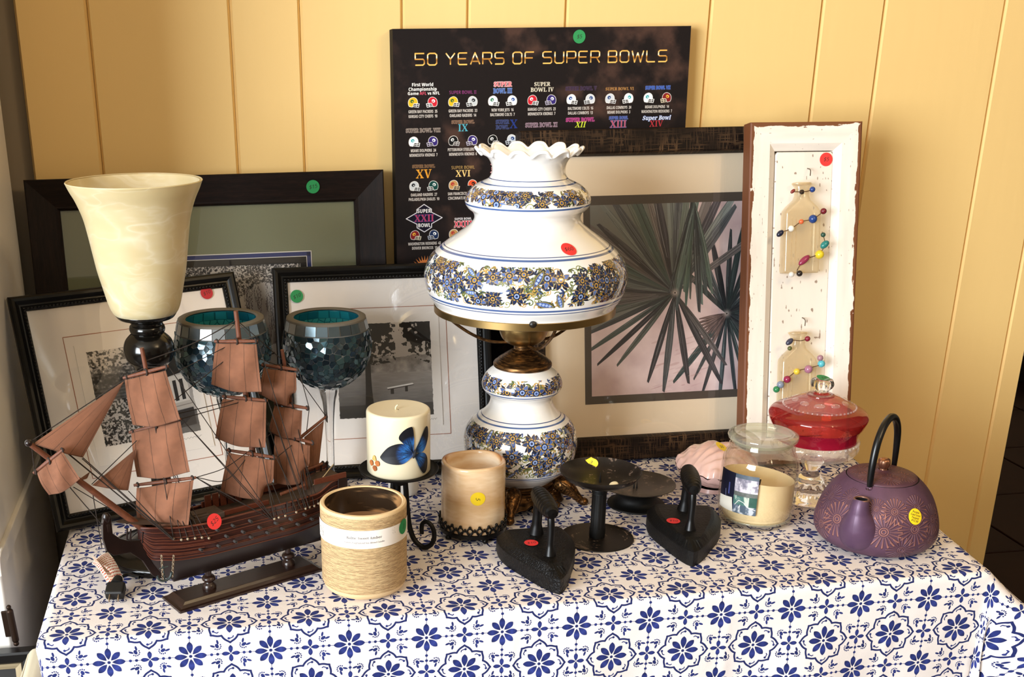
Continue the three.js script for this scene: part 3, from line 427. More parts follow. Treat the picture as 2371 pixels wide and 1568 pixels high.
    logo(1, R3, [['SUPER BOWL', -108, 28, '#c09a56', 'sans-serif'], ['XVI', -70, 'bold 58', '#e2c078', 'serif']]); cell(1, R3, 'SF', 26, 'CIN', 21);
    logo(2, R3, [['XVII', -96, 'bold 74', '#d9d4d0', 'serif', '#b02438'], ['SUPER BOWL', -96, 'bold 26', '#f0e4e4', 'sans-serif', '#b02438', 0.95]]);
    { const x = X(-0.1812), y = Y(R4) - 76; c.strokeStyle = '#d8d4d8'; c.lineWidth = 4; c.fillStyle = '#141020'; c.beginPath(); c.moveTo(x - 84, y); c.lineTo(x - 34, y - 26); c.lineTo(x - 34, y - 40); c.lineTo(x, y - 62); c.lineTo(x + 34, y - 40); c.lineTo(x + 34, y - 26); c.lineTo(x + 84, y); c.lineTo(x + 34, y + 26); c.lineTo(x + 34, y + 42); c.lineTo(x, y + 62); c.lineTo(x - 34, y + 42); c.lineTo(x - 34, y + 26); c.closePath(); c.fill(); c.stroke(); }
    logo(0, R4, [['SUPER', -152, 'bold 32', '#f0ece8'], ['XXII', -107, 'bold 62', '#b23a52', 'serif', '#2c3c86'], ['BOWL', -62, 'bold 32', '#f0ece8']]); cell(0, R4, 'WAS', 42, 'DEN', 10);
    logo(1, R4, [['SUPER BOWL', -96, 'bold 20', '#e8e4e8'], ['XXIII', -62, 'bold 56', '#c82c40', 'sans-serif', '#f0e8e8', 0.95]]); cell(1, R4, 'SF', 20, 'CIN', 16);
    { const x = X(-0.1812), y = Y(0.286); c.fillStyle = '#e88a4a'; for (let i = 0; i < 15; i++) { const a = -Math.PI + i / 14 * Math.PI; c.beginPath(); c.moveTo(x + 40 * Math.cos(a - 0.1), y + 40 * Math.sin(a - 0.1)); c.lineTo(x + 68 * Math.cos(a), y + 68 * Math.sin(a)); c.lineTo(x + 40 * Math.cos(a + 0.1), y + 40 * Math.sin(a + 0.1)); c.fill(); } c.beginPath(); c.arc(x, y, 46, Math.PI, 0); c.fill(); c.fillStyle = '#2a4a86'; c.fillRect(x - 46, y - 14, 92, 20); }
    { c.fillStyle = '#b8b0a8'; c.font = 'bold 22px sans-serif'; c.textAlign = 'left'; const q = X(0.005); for (const [t, y] of [['ENGLAND', 0.206], ['PATRIOTS', 0.198]]) c.fillText(t, q, Y(y)); }
  });
  const canvasBump = pixelTexture(256, 256, (u, v) => 128 + 60 * Math.sin(u * 256 * 1.57) * Math.sin(v * 256 * 1.57), { data: true, repeat: [3, 4] });
  const edge = phy({ name: 'canvas edge', color: 0x14100f, roughness: 0.7, specularIntensity: 0.3 }), face = phy({ name: 'printed canvas', map: front, roughness: 0.62, specularIntensity: 0.3, bumpMap: canvasBump, bumpScale: 0.0002 });
  part(g, 'canvas', box(W, H, 0.03, [0, H / 2, -0.015]), [edge, edge, edge, edge, face, edge]);
  dotOn(g, '$5', 'green', 0.0522, 0.616, 0.0009, 'round green price sticker reading $5', 0.0094, -0.1);
}
// --- palm print in the dark cross-hatched frame
{
  const W = 0.473, H = 0.4955, cx = 0.0105, g = leaning('picture_frame', 'dark cross hatched frame around a large palm frond print beside the lamp', 'picture', { x: 0.3224 + cx, z: -0.4011, yaw: -0.41, lean: 11.4, roll: 0.25, thick: 0.024 });
  const hatch = pixelTexture(1024, 256, (u, v) => { const a = fbm(u * 230, v * 6, 3), b = fbm(u * 16, v * 64, 3), k = Math.max(smooth(a, 0.5, 0.68), smooth(b, 0.52, 0.7) * 0.9); return mix3([18, 10, 7], [84, 62, 42], k * fbm(u * 9, v * 3, 2) * 1.3); }, { repeat: [1.6, 1] });
  const wood = phy({ name: 'hatched dark wood', map: hatch, roughness: 0.55, specularIntensity: 0.3 });
  rails(g, W, H, [[0, -0.024], [0, -0.002], [0.002, 0], [0.032, 0], [0.0345, -0.003], [0.036, -0.008], [0.037, -0.012], [0.037, -0.024]], wood, 'frame_rail', 2);
  part(g, 'backing', box(W - 0.02, H - 0.02, 0.003, [0, H / 2, -0.0225]), std({ color: 0x2a2018, roughness: 0.9 }));
  part(g, 'mat', sheet(W - 0.06, H - 0.05, 0, H / 2, -0.0165), std({ name: 'cream mat board', color: new THREE.Color(0.72, 0.59, 0.43), roughness: 0.88 }));
  const inner = std({ name: 'brown inner mat', color: new THREE.Color(0.062, 0.046, 0.034), roughness: 0.8 });
  part(g, 'inner_mat', sheet(0.277, 0.3135, 0.0125 - cx, 0.2442, -0.0160, 0.0008), inner);
  const x0 = -0.1157, x1 = 0.1405, y0 = 0.0997, y1 = 0.3874, PX = 1000 / (x1 - x0);
  const tex = canvasTexture(1000, Math.round((y1 - y0) * PX), (c, w, h) => {
    const im = c.createImageData(w, h); for (let y = 0; y < h; y++) for (let x = 0; x < w; x++) { const n = fbm(x / 130, y / 130, 5), o = (y * w + x) * 4, q = mix3([226, 206, 204], [186, 160, 160], n * 1.2); im.data[o] = q[0]; im.data[o + 1] = q[1]; im.data[o + 2] = q[2]; im.data[o + 3] = 255; } c.putImageData(im, 0, 0);
    const X = (x) => (x - x0) * PX, Y = (y) => (y1 - y) * PX;
    const blade = (px, py, a, len, wd, col, edge) => { // long folded leaf blade with streaks
      c.save(); c.translate(px, py); c.rotate(a); const q = c.createLinearGradient(0, 0, len, 0); q.addColorStop(0, 'rgb(' + col.map((k) => k * 0.75 | 0) + ')'); q.addColorStop(0.5, 'rgb(' + col.map((k) => k | 0) + ')'); q.addColorStop(1, 'rgb(' + col.map((k) => k * 1.08 | 0) + ')');
      c.fillStyle = q; c.beginPath(); c.moveTo(0, -3); c.quadraticCurveTo(len * 0.5, -wd * 1.15, len, -wd * 0.25); c.lineTo(len * 0.985, wd * 0.2); c.quadraticCurveTo(len * 0.5, wd, 0, 3); c.fill();
      for (let i = 0; i < 16; i++) { const t = rr(-0.85, 0.85), k = rr(0, 1), s = rr(0.05, 0.5), e = rr(s + 0.2, 1); c.strokeStyle = k > 0.5 ? `rgba(${edge},${rr(0.12, 0.4)})` : `rgba(20,18,22,${rr(0.15, 0.5)})`; c.lineWidth = rr(0.8, 3.4); c.beginPath(); c.moveTo(len * s, t * wd * s); c.quadraticCurveTo(len * (s + e) / 2, t * wd * 0.8, len * e, t * wd * 0.5); c.stroke(); }
      c.restore();
    };
    c.fillStyle = 'rgba(92,96,90,0.85)'; c.beginPath(); c.moveTo(X(0.0178), Y(0.2528)); c.lineTo(0, Y(0.20)); c.lineTo(0, 0); c.lineTo(w * 0.56, 0); c.fill();
    const cols = [[88, 94, 86], [70, 72, 74], [104, 108, 104], [56, 52, 56], [96, 88, 86], [76, 88, 82]];
    const c1 = [X(0.0178), Y(0.2528)], c2 = [X(0.1017), Y(0.2178)];
    for (let i = 0; i < 24; i++) blade(c2[0], c2[1], D(-135 + i * 11.5 + rr(-2, 2)), rr(420, 640), rr(20, 34), cols[i % 6].map((k, j) => k * [0.5, 0.58, 0.62][j]), '150,165,165');
    for (let i = 0; i < 9; i++) blade(c2[0], c2[1], D(172 - i * 7), rr(150, 240), 13, [92, 72, 68], '190,160,150');
    for (let i = 0; i < 40; i++) { c.fillStyle = `rgba(150,112,108,${rr(0.1, 0.3)})`; c.beginPath(); c.ellipse(X(rr(-0.02, 0.07)), Y(rr(0.1, 0.19)), rr(10, 50), rr(2, 8), -0.25, 0, TAU); c.fill(); }
    for (let i = 0; i < 27; i++) { const a = -192 + i * 6.1 + rr(-1.5, 1.5); if (a > -52 && a < -36) continue; blade(c1[0], c1[1], D(a), rr(620, 820), rr(34, 56), cols[(i * 5) % 6].map((k) => k * (a > -110 ? 1.15 : 1.0)), '196,196,188'); }
    for (const [a, l, w2, k] of [[166, 640, 22, 0], [158, 640, 24, 1], [149, 660, 27, 5], [140, 640, 26, 3], [131, 560, 28, 0], [108, 560, 30, 3], [97, 600, 34, 1], [81, 560, 34, 3], [62, 640, 34, 3], [54, 560, 30, 4], [172, 600, 20, 4]]) blade(c1[0], c1[1], D(a), l, w2, cols[k].map((q) => q * 0.82), '170,165,165');
    for (let i = 0; i < 10; i++) blade(X(0.045) + rr(-14, 14), 0, D(78 + i * 3), rr(520, 680), rr(20, 38), cols[i % 6].map((q, j) => q * [0.85, 0.95, 0.93][j]), '190,195,190');
    for (const p of [c1, c2]) { const q = c.createRadialGradient(p[0], p[1], 1, p[0], p[1], 34); q.addColorStop(0, 'rgba(205,190,180,0.9)'); q.addColorStop(1, 'rgba(160,140,135,0)'); c.fillStyle = q; c.fillRect(p[0] - 40, p[1] - 40, 80, 80); c.fillStyle = '#2a2422'; c.beginPath(); c.arc(p[0], p[1], 5, 0, TAU); c.fill(); }
  });
  part(g, 'print', sheet(x1 - x0, y1 - y0, (x0 + x1) / 2 - cx, (y0 + y1) / 2, -0.0154, 0.0007), std({ map: tex, roughness: 0.85 }));
  part(g, 'glass', box(W - 0.066, H - 0.066, 0.0004, [0, H / 2, -0.0138]), paneGlass);
}
// --- painted wooden panel with two hanging bottles
const panelBase = { x: 0.5049, z: -0.3404, yaw: -2.86, lean: 11.65, roll: -0.16, thick: 0.026 };
let panelGroup;
{
  const W = 0.1697, H = 0.505, g = panelGroup = leaning('wooden_panel', 'narrow chipped white painted wooden panel leaning at the right', 'panel', panelBase);
  const chipped = pixelTexture(1024, 256, (u, v) => { const n = fbm(u * 60, v * 22, 4, 60), edge = 0.36 + 0.035 * (n - 0.5) * 2 * (hash(u * 40 | 0, 3) > 0.75 ? 2.2 : 0.6), q = fbm(u * 9, v * 90, 3, 9); if (v > 1 - edge) return mix3([92, 50, 26], [128, 74, 38], q); const d = fbm(u * 120, v * 40, 3, 120); if (v < 0.2 && d > 0.74) return [84, 66, 56]; if (d > 0.86) return [170, 150, 135]; const k = 0.93 + 0.1 * fbm(u * 12, v * 8, 3, 12); return [236 * k, 226 * k, 214 * k]; }, { repeat: [1, 1] });
  const paint = std({ name: 'chipped white paint', map: chipped, roughness: 0.6, bumpMap: chipped, bumpScale: 0.0004 });
  const bare = std({ name: 'bare brown wood', map: grainTex([92, 48, 24], [140, 84, 44], 18, [2, 1]), roughness: 0.7 }), groove = std({ name: 'dark groove', color: 0x3a2018, roughness: 0.9 });
  rails(g, W, H, [[0, -0.026], [0, -0.001], [0.0022, 0], [0.030, -0.0005], [0.040, -0.0075], [0.0405, -0.026]], paint, 'frame_rail', 1.3);
  part(g, 'back_board', box(W - 0.02, H - 0.02, 0.006, [0, H / 2, -0.022]), groove);
  const plain = std({ name: 'old white paint', map: pixelTexture(512, 512, (u, v) => { const n = fbm(u * 7, v * 3, 5), d = fbm(u * 60, v * 60, 2); const k = 0.94 + 0.09 * n; return d > 0.86 ? [150, 130, 115] : [232 * k, 221 * k, 208 * k]; }, { repeat: [1, 1] }), roughness: 0.55 });
  const pg = extrude([[-0.0425, 0.043], [0.0425, 0.043], [0.0425, H - 0.046], [0.040, H - 0.043], [-0.040, H - 0.043], [-0.0425, H - 0.046]], 0.008, 0.0015); pg.translate(0.001, 0, -0.0165);
  const uvp = pg.attributes.uv; for (let i = 0; i < uvp.count; i++) uvp.setXY(i, uvp.getX(i) * 4, uvp.getY(i) * 2); part(g, 'raised_panel', pg, plain);
  dotOn(g, '$5', 'red', 0.034, 0.4522, -0.0062, 'round red price sticker reading $5', 0.0098, -0.05);
  const hookMat = std({ color: 0x6b5f52, metalness: 0.8, roughness: 0.4 }); for (const y of [0.440, 0.222]) part(g, 'hook', tubeOf([V(0.006, y, -0.008), V(0.006, y - 0.004, 0.004), V(0.004, y - 0.012, 0.008)], 0.0007, 12, 6), hookMat);

  // flat medicine bottles wound with beaded wire
  const old = phy({ name: 'cloudy old glass', color: new THREE.Color(0.90, 0.83, 0.68), roughness: 0.16, transmission: 0.84, thickness: 0, ior: 1.48 });
  const wireMat = std({ name: 'rusty wire', color: 0x5d3f2c, metalness: 0.6, roughness: 0.5 });
  const beadMat = (col) => std({ color: col, roughness: 0.22 });
  const section = (w, d, y, r) => { const pts = [], n = 9; for (const [sx, sz, a0] of [[1, 1, 0], [-1, 1, 1], [-1, -1, 2], [1, -1, 3]]) for (let k = 0; k <= n; k++) { const a = (a0 + k / n) * Math.PI / 2; pts.push(V(sx * (w / 2 - r) + r * Math.cos(a), y, sz * (d / 2 - r) + r * Math.sin(a))); } return pts; };
  function bottle(label, topU, topV, beads, wires) {
    const t = thing('glass_bottle', label, 'bottle'); t.position.copy(g.position); t.rotation.copy(g.rotation); t.updateMatrixWorld(true);
    const normal = V(0, 0, 1).applyQuaternion(g.quaternion), origin = (z) => V(0, 0, z).applyMatrix4(g.matrixWorld), local = (u, v, z) => t.worldToLocal(onPlane(1700 + u * 0.4526, 270 + v * 0.4526, origin(z), normal));
    const top = local(topU, topV, 0.008), rows = [[0.0265, 0.0175, 0.0, 0.008], [0.0265, 0.0175, 0.0035, 0.0087], [0.022, 0.0165, 0.006, 0.0082], [0.0215, 0.016, 0.018, 0.008], [0.026, 0.0175, 0.024, 0.0087], [0.045, 0.0205, 0.034, 0.006], [0.0535, 0.022, 0.040, 0.005], [0.0545, 0.022, 0.044, 0.0042], [0.0545, 0.022, 0.126, 0.0042], [0.053, 0.021, 0.130, 0.005], [0.02, 0.01, 0.1302, 0.004]];
    const R = rows.map(([w, d, y, r]) => section(w, d, -y, Math.min(r, w / 2 - 0.0004, d / 2 - 0.0004))), n = R[0].length, shell = grid(n, R.length - 1, (u, v) => R[Math.round(v * (R.length - 1))][Math.round(u * n) % n].clone());
    shell.translate(top.x - 0.002, top.y, 0.0055); shell.computeVertexNormals(); part(t, 'bottle', shell, old);
    part(t, 'lip', place(new THREE.TorusGeometry(0.0118, 0.0018, 10, 28), [top.x - 0.002, top.y - 0.001, 0.0055], [Math.PI / 2, 0, 0], [1.12, 0.74, 1]), old);
    part(t, 'embossed_rib', merge([0, 1, 2, 3].map((k) => box(0.0012, 0.07 - k * 0.004, 0.0008, [top.x - 0.002 + [-0.018, -0.012, 0.012, 0.018][k], top.y - 0.085, 0.0167]))), old);
    for (const w of wires) part(t, 'wire', tubeOf(w.map(([u, v, z]) => local(u, v, z ?? 0.0185)), 0.0006, 40, 6), wireMat);
    for (const [u, v, r, col, sx, z] of beads) { const b = part(t, 'bead', new THREE.SphereGeometry(r, 14, 10), beadMat(col)); b.position.copy(local(u, v, z ?? 0.0185)); if (sx) { b.scale.set(sx, 0.85, 0.85); b.rotation.z = 0.7; } }
  }
  bottle('upper clear glass bottle wound with beaded wire on the white panel', 357, 340, [[300, 382, 0.0030, '#7d2f2a', 1.4], [346, 386, 0.0036, '#2a2118'], [400, 373, 0.0042, '#25407f'], [457, 484, 0.0046, '#6e1f28'], [403, 524, 0.0062, '#24407c'], [343, 538, 0.0036, '#d9653a'], [292, 573, 0.0046, '#e8e2d4'], [235, 598, 0.0048, '#1b2036', 1.3], [455, 605, 0.0036, '#2b4a3c'], [463, 655, 0.0058, '#2c7a74', 1.3], [437, 706, 0.0066, '#d9bf2c'], [358, 735, 0.0055, '#8c2f4a', 1.9], [334, 803, 0.0045, '#241c1a'], [293, 808, 0.0042, '#d8d2ca']],
    [[[288, 384], [320, 385, 0.021], [370, 383, 0.021], [405, 372]], [[462, 478, 0.006], [457, 484], [403, 524], [343, 538], [292, 573], [240, 592], [228, 600, 0.006]], [[450, 590, 0.004], [463, 655], [437, 700], [358, 735], [325, 780], [320, 800, 0.01]]]);
  bottle('lower clear glass bottle wound with beaded wire behind the ruby dish', 337, 1104, [[283, 1152, 0.0048, '#3a3a4c', 1.4], [375, 1137, 0.0042, '#7d1f30'], [284, 1186, 0.0034, '#5a5a30'], [440, 1235, 0.0046, '#9c7480'], [446, 1265, 0.0055, '#56b0bc'], [380, 1293, 0.0062, '#a06a80'], [320, 1305, 0.0048, '#d9bb3c'], [271, 1345, 0.0056, '#8c2444'], [237, 1372, 0.0056, '#7c8494'], [216, 1396, 0.0050, '#2f7a4c']],
    [[[276, 1156], [300, 1145, 0.021], [340, 1147, 0.021], [380, 1136]], [[440, 1228, 0.006], [446, 1265], [380, 1287], [320, 1303], [271, 1340], [237, 1372], [214, 1398, 0.01]]]);
}

// ---------------------------------------------------------------- hurricane lamp
const opal = (map) => phy({ name: 'opal glass', map, roughness: 0.12, clearcoat: 0.6, clearcoatRoughness: 0.05 });
const brass = std({ name: 'aged brass', color: new THREE.Color(0.36, 0.235, 0.09), metalness: 1, roughness: 0.32 });
const brassDark = std({ name: 'dark antique brass', map: pixelTexture(256, 256, (u, v) => mix3([30, 19, 11], [196, 138, 74], Math.pow(fbm(u * 14, v * 14, 4, 14), 1.7) * 1.1), { repeat: [2, 2] }), metalness: 0.85, roughness: 0.36 });
// scattered blossoms, leaves and tendrils inside the bands of a turned body
function flowerPrint(W, prof, bands, lines, count) {
  let total = 0; for (let i = 1; i < prof.length; i++) total += Math.hypot(prof[i][0] - prof[i - 1][0], prof[i][1] - prof[i - 1][1]);
  const H = 1024, yOf = (h, from = 0) => H * (1 - sAtHeight(prof, h, from) / total), ppm = H / total;
  return canvasTexture(W, H, (c) => {
    c.fillStyle = '#f1eeea'; c.fillRect(0, 0, W, H);
    const blues = ['#34497e', '#27385f', '#4c659f', '#1f2c4e', '#6079b2'], gold = '#b98f45', dark = '#1c2233', greens = ['#6f7a3c', '#55622f', '#8a8a4a'];
    for (const [h0, h1, n] of bands) {
      const y0 = Math.min(yOf(h0), yOf(h1)), y1 = Math.max(yOf(h0), yOf(h1)), r = lathePoint(prof, sAtHeight(prof, (h0 + h1) / 2))[0], kx = W / (TAU * r) / ppm, S = ppm / 1000; // S: pixels per millimetre
      c.save(); c.beginPath(); c.rect(0, y0, W, y1 - y0); c.clip();
      const put = (x, y, s, f) => { for (const o of [-W, 0, W]) { if (x + o < -200 * kx * S || x + o > W + 200 * kx * S) continue; c.save(); c.translate(x + o, y); c.scale(kx * S * s, S * s); f(); c.restore(); } };
      const leaf = (a, l, w, fill, edge = gold) => { c.save(); c.rotate(a); c.fillStyle = fill; c.strokeStyle = edge; c.lineWidth = 0.24; c.beginPath(); c.moveTo(0, 0); c.quadraticCurveTo(l * 0.5, -w, l, 0); c.quadraticCurveTo(l * 0.5, w, 0, 0); c.fill(); c.stroke(); c.restore(); };
      const curl = () => { const q = rr(0, TAU), d = rnd() > 0.5 ? 1 : -1; const col = rnd() > 0.5 ? gold : greens[rnd() * 3 | 0], sz = rr(0.8, 1.5); return () => { c.strokeStyle = col; c.lineWidth = 0.7; c.beginPath(); for (let t = 0; t < 14; t++) { const rad = sz * (0.4 + t * 0.24), a = q + d * t * 0.5; c[t ? 'lineTo' : 'moveTo'](Math.cos(a) * rad, Math.sin(a) * rad); } c.stroke(); c.fillStyle = col; c.beginPath(); c.arc(Math.cos(q) * 0.4, Math.sin(q) * 0.4, 0.8, 0, TAU); c.fill(); }; };
      const flower = (kind) => { const a0 = rr(0, TAU), b = blues[rnd() * 4 | 0], b2 = blues[(rnd() * 5) | 0], inner = rnd() > 0.5 ? '#8fa4d2' : gold, N = kind === 0 ? 6 : kind === 1 ? 8 : 5; return () => {
        for (let k = 0; k < N; k++) leaf(a0 + k / N * TAU + 0.3, 6.8, 2.1, dark, dark);
        for (let k = 0; k < N; k++) leaf(a0 + k / N * TAU, 6.4, 2.8, k % 2 ? b : b2);
        c.fillStyle = gold; for (let k = 0; k < 9; k++) { c.beginPath(); c.arc(2.7 * Math.cos(k / 9 * TAU), 2.7 * Math.sin(k / 9 * TAU), 0.55, 0, TAU); c.fill(); }
        c.fillStyle = dark; c.beginPath(); c.arc(0, 0, 2.3, 0, TAU); c.fill(); c.fillStyle = inner; c.beginPath(); c.arc(0, 0, 1.6, 0, TAU); c.fill(); c.fillStyle = b; c.beginPath(); c.arc(0, 0, 0.8, 0, TAU); c.fill(); }; };
      const pod = () => { const a = rr(0, TAU), b = blues[rnd() * 3 | 0], gr = greens[rnd() * 3 | 0]; return () => { c.save(); c.rotate(a); leaf(0, 12, 4.4, gr, dark); leaf(0, 11, 3.2, b); c.fillStyle = '#9fb2dc'; for (let k = 0; k < 4; k++) { c.beginPath(); c.arc(3 + k * 1.9, 0, 0.8, 0, TAU); c.fill(); } c.restore(); }; };
      const n2 = n * 1.0, area = W / kx / S * (y1 - y0) / S, small = area / 48, Q = 2.0; // millimetres
      for (let k = 0; k < small; k++) put(rr(0, W), rr(y0, y1), rr(0.7, 1.1) * 1.7, rnd() > 0.45 ? curl() : (() => { const a = rr(0, TAU), q = rnd() > 0.4 ? blues[rnd() * 4 | 0] : greens[rnd() * 3 | 0]; return () => { for (const d of [-0.9, 0, 0.9]) leaf(a + d, 4.6, 1.3, q, dark); }; })());
      const placed = [];
      for (let tries = 0, k = 0; tries < 4000 && k < n2; tries++) { const x = rr(0, W), y = rr(y0 + (y1 - y0) * 0.1, y1 - (y1 - y0) * 0.1), gap = 8.9 * Q; if (placed.some(([a, b]) => { let dx = Math.abs(a - x); dx = Math.min(dx, W - dx) / kx / S; return Math.hypot(dx, (b - y) / S) < gap; })) continue; placed.push([x, y]); const kind = rnd() * 4 | 0; put(x, y, rr(0.85, 1.15) * Q, kind === 3 ? pod() : flower(kind)); k++; }
      c.restore();
    }
    for (const [h, t, from] of lines) { c.fillStyle = t > 0.0014 ? '#4a6294' : '#3c4c78'; c.fillRect(0, yOf(h, from) - t * ppm / 2, W, t * ppm); }
  });
}
{
  const L = onY(1200, 1159, T), t = thing('hurricane_lamp', 'big white porcelain hurricane lamp with blue floral bands, ruffled top and brass fittings', 'lamp', [L.x, T, L.z]);
  const shade = curve([[0.1185, 0.279], [0.1215, 0.2875], [0.1286, 0.2985], [0.1322, 0.3081], [0.1348, 0.3208], [0.1340, 0.333], [0.1270, 0.3485], [0.1125, 0.3624], [0.0963, 0.3745], [0.0820, 0.3845], [0.0730, 0.392], [0.0692, 0.3995], [0.0712, 0.4065], [0.0778, 0.412], [0.0817, 0.4192], [0.0790, 0.4305], [0.0690, 0.4405], [0.0570, 0.4462], [0.0515, 0.4492], [0.0482, 0.4545], [0.0474, 0.462], [0.0500, 0.4705], [0.0560, 0.478], [0.0632, 0.483], [0.0672, 0.4845]], 150);
  const print = flowerPrint(2048, shade, [[0.3075, 0.3560, 90], [0.4215, 0.4405, 34]], [[0.3622, 0.0034], [0.3655, 0.0013], [0.3028, 0.0026], [0.2990, 0.0012], [0.4185, 0.0022, 80], [0.4447, 0.0028, 80], [0.4500, 0.0013, 90]]);
  const wave = (p) => Math.cos(p * 14) - 0.2 * Math.cos(p * 28);
  const ruffle = (phi, tt, r, h) => { const k = smooth(tt, 0.915, 1); const w = wave(phi); return [r + k * (0.0030 * w + 0.0004), h + k * (0.0036 * w)]; };
  const shadeMat = opal(print); part(t, 'shade', lathe(shade, 240, ruffle), shadeMat);
  const inside = shade.map(([r, h]) => [r - 0.0032, h]).reverse(); inside[0] = [0.0648, 0.4846];
  part(t, 'shade_lining', lathe(inside, 240, (p, tt, r, h) => { const k = smooth(1 - tt, 0.915, 1), w = wave(p); return [r + k * 0.0030 * w, h + k * 0.0036 * w]; }), opal(null));
  part(t, 'shade_rim', (() => { const pts = []; for (let k = 0; k < 360; k++) { const p = k / 360 * TAU, w = wave(p); pts.push(V((0.0660 + 0.0030 * w) * Math.sin(p), 0.4846 + 0.0036 * w, (0.0660 + 0.0030 * w) * Math.cos(p))); } return new THREE.TubeGeometry(new THREE.CatmullRomCurve3(pts, true), 480, 0.0023, 8, true); })(), opal(null));
  part(t, 'shade_ring', lathe([[0.104, 0.2775], [0.1195, 0.2755], [0.1217, 0.2765], [0.1217, 0.2852], [0.1205, 0.2862], [0.1185, 0.2800], [0.104, 0.2795]], 96), brass);
  part(t, 'shade_screw', place(new THREE.SphereGeometry(0.0045, 14, 10), [-0.019, 0.2855, 0.1205], [0, 0, 0], [1.1, 1, 0.8]), std({ color: 0x1c1712, roughness: 0.4 }));
  part(t, 'burner_cup', lathe([...curve([[0.0125, 0.229], [0.020, 0.231], [0.0285, 0.238], [0.0328, 0.248], [0.0338, 0.2575], [0.0325, 0.2625]], 24), [0.0335, 0.2635], [0.0335, 0.2665], [0.028, 0.2668]], 56), brass);
  for (const a of [0.13, 1.9, -1.75]) { const e = V(Math.sin(a), 0, Math.cos(a)); part(t, 'spider_arm', tubeOf([e.clone().multiplyScalar(0.112).setY(0.278), e.clone().multiplyScalar(0.098).setY(0.2625), e.clone().multiplyScalar(0.070).setY(0.243), e.clone().multiplyScalar(0.046).setY(0.2335), e.clone().multiplyScalar(0.020).setY(0.232)], 0.0021, 32, 8), brassDark); }
  part(t, 'burner_neck', lathe([[0.0125, 0.2225], [0.0125, 0.2305], [0.0145, 0.2318], [0.0145, 0.2335]], 32), brassDark);
  part(t, 'font_cap', lathe([[0.0385, 0.1985], [0.0400, 0.2000], [0.0400, 0.2035], [0.0388, 0.2055], ...curve([[0.0370, 0.2062], [0.0335, 0.2100], [0.0262, 0.2150], [0.0195, 0.2195], [0.0145, 0.2225], [0.0120, 0.2235]], 22)], 64), brassDark);
  const body = curve([[0.0460, 0.0345], [0.0478, 0.0375], [0.0555, 0.0435], [0.0690, 0.0560], [0.0772, 0.0730], [0.0796, 0.0930], [0.0764, 0.1095], [0.0670, 0.1230], [0.0545, 0.1328], [0.0468, 0.1415], [0.0434, 0.1500], [0.0436, 0.1562], [0.0480, 0.1620], [0.0533, 0.1675], [0.0553, 0.1750], [0.0526, 0.1840], [0.0462, 0.1925], [0.0385, 0.1985]], 120);
  part(t, 'font', lathe(body, 128), opal(flowerPrint(2048, body, [[0.0605, 0.1235, 70], [0.1705, 0.1905, 26]], [[0.1282, 0.0026], [0.1322, 0.0013], [0.0578, 0.0022], [0.0545, 0.0011], [0.1672, 0.0022, 70], [0.1640, 0.0011, 70]])));
  // pierced brass foot
  part(t, 'base_collar', lathe([[0.030, 0.0365], [0.0475, 0.0365], [0.0500, 0.0350], [0.0500, 0.0325], [0.0475, 0.0312], [0.0475, 0.0290], [0.0515, 0.0275], [0.0515, 0.0250], [0.040, 0.0245]], 72), brassDark);
  const skirt = lathe([[0.0500, 0.0252], [0.0540, 0.0225], [0.0560, 0.0185], [0.0600, 0.0145], [0.0605, 0.0125], [0.0580, 0.0120], [0.0500, 0.0225]], 128, (p, q, r, h) => { const d = Math.cos(4 * (p - 1.2)); return [r * (1 + 0.07 * d), h - (h < 0.015 ? 0.006 * Math.max(0, d) : 0) + 0.0012 * Math.sin(p * 24) * (q > 0.2 && q < 0.7 ? 1 : 0)]; });
  part(t, 'base_skirt', skirt, brassDark);
  for (let k = 0; k < 32; k++) { const a = k / 32 * TAU; const b = part(t, 'base_bead', new THREE.SphereGeometry(0.0024, 8, 6), brassDark); b.position.set(0.0545 * Math.sin(a), 0.0228, 0.0545 * Math.cos(a)); }
  for (let k = 0; k < 4; k++) { const a = 1.2 + k * Math.PI / 2, e = (r, h, s = 0) => V(r * Math.sin(a) + s * Math.cos(a), h, r * Math.cos(a) - s * Math.sin(a));
    const foot = part(t, 'foot', taper([e(0.046, 0.030), e(0.060, 0.0300), e(0.074, 0.0215), e(0.084, 0.0120), e(0.090, 0.0060)], [0.006, 0.0125, 0.0110, 0.0068, 0.0052], 30, 14), brassDark);
    part(foot, 'toe', place(new THREE.SphereGeometry(0.0062, 16, 12), e(0.0925, 0.0060).toArray(), [0, 0, 0], [1.15, 0.95, 1.15]), brassDark);
    for (const s of [-1, 1]) part(foot, 'leaf_scroll', taper([e(0.058, 0.037, s * 0.008), e(0.068, 0.032, s * 0.0105), e(0.078, 0.022, s * 0.0088), e(0.086, 0.012, s * 0.0045)], [0.0012, 0.0024, 0.002, 0.0012], 20, 8), brassDark);
    part(foot, 'cabochon', place(new THREE.SphereGeometry(0.0072, 16, 12), e(0.0700, 0.0330).toArray(), [0.2, a, 0], [0.75, 0.7, 1.2]), brassDark);
    const m = 1.2 + (k + 0.5) * Math.PI / 2, f = (r, h, s = 0) => V(r * Math.sin(m) + s * Math.cos(m), h, r * Math.cos(m) - s * Math.sin(m));
    for (const s of [-1, 1]) part(t, 'base_scroll', taper([f(0.0600, 0.0175, s * 0.004), f(0.0625, 0.0090, s * 0.009), f(0.0635, 0.0060, s * 0.018), f(0.0625, 0.0105, s * 0.024), f(0.0615, 0.0135, s * 0.019), f(0.0625, 0.0110, s * 0.0165)], [0.0022, 0.0026, 0.0026, 0.0022, 0.0017, 0.0014], 30, 8), brassDark); }
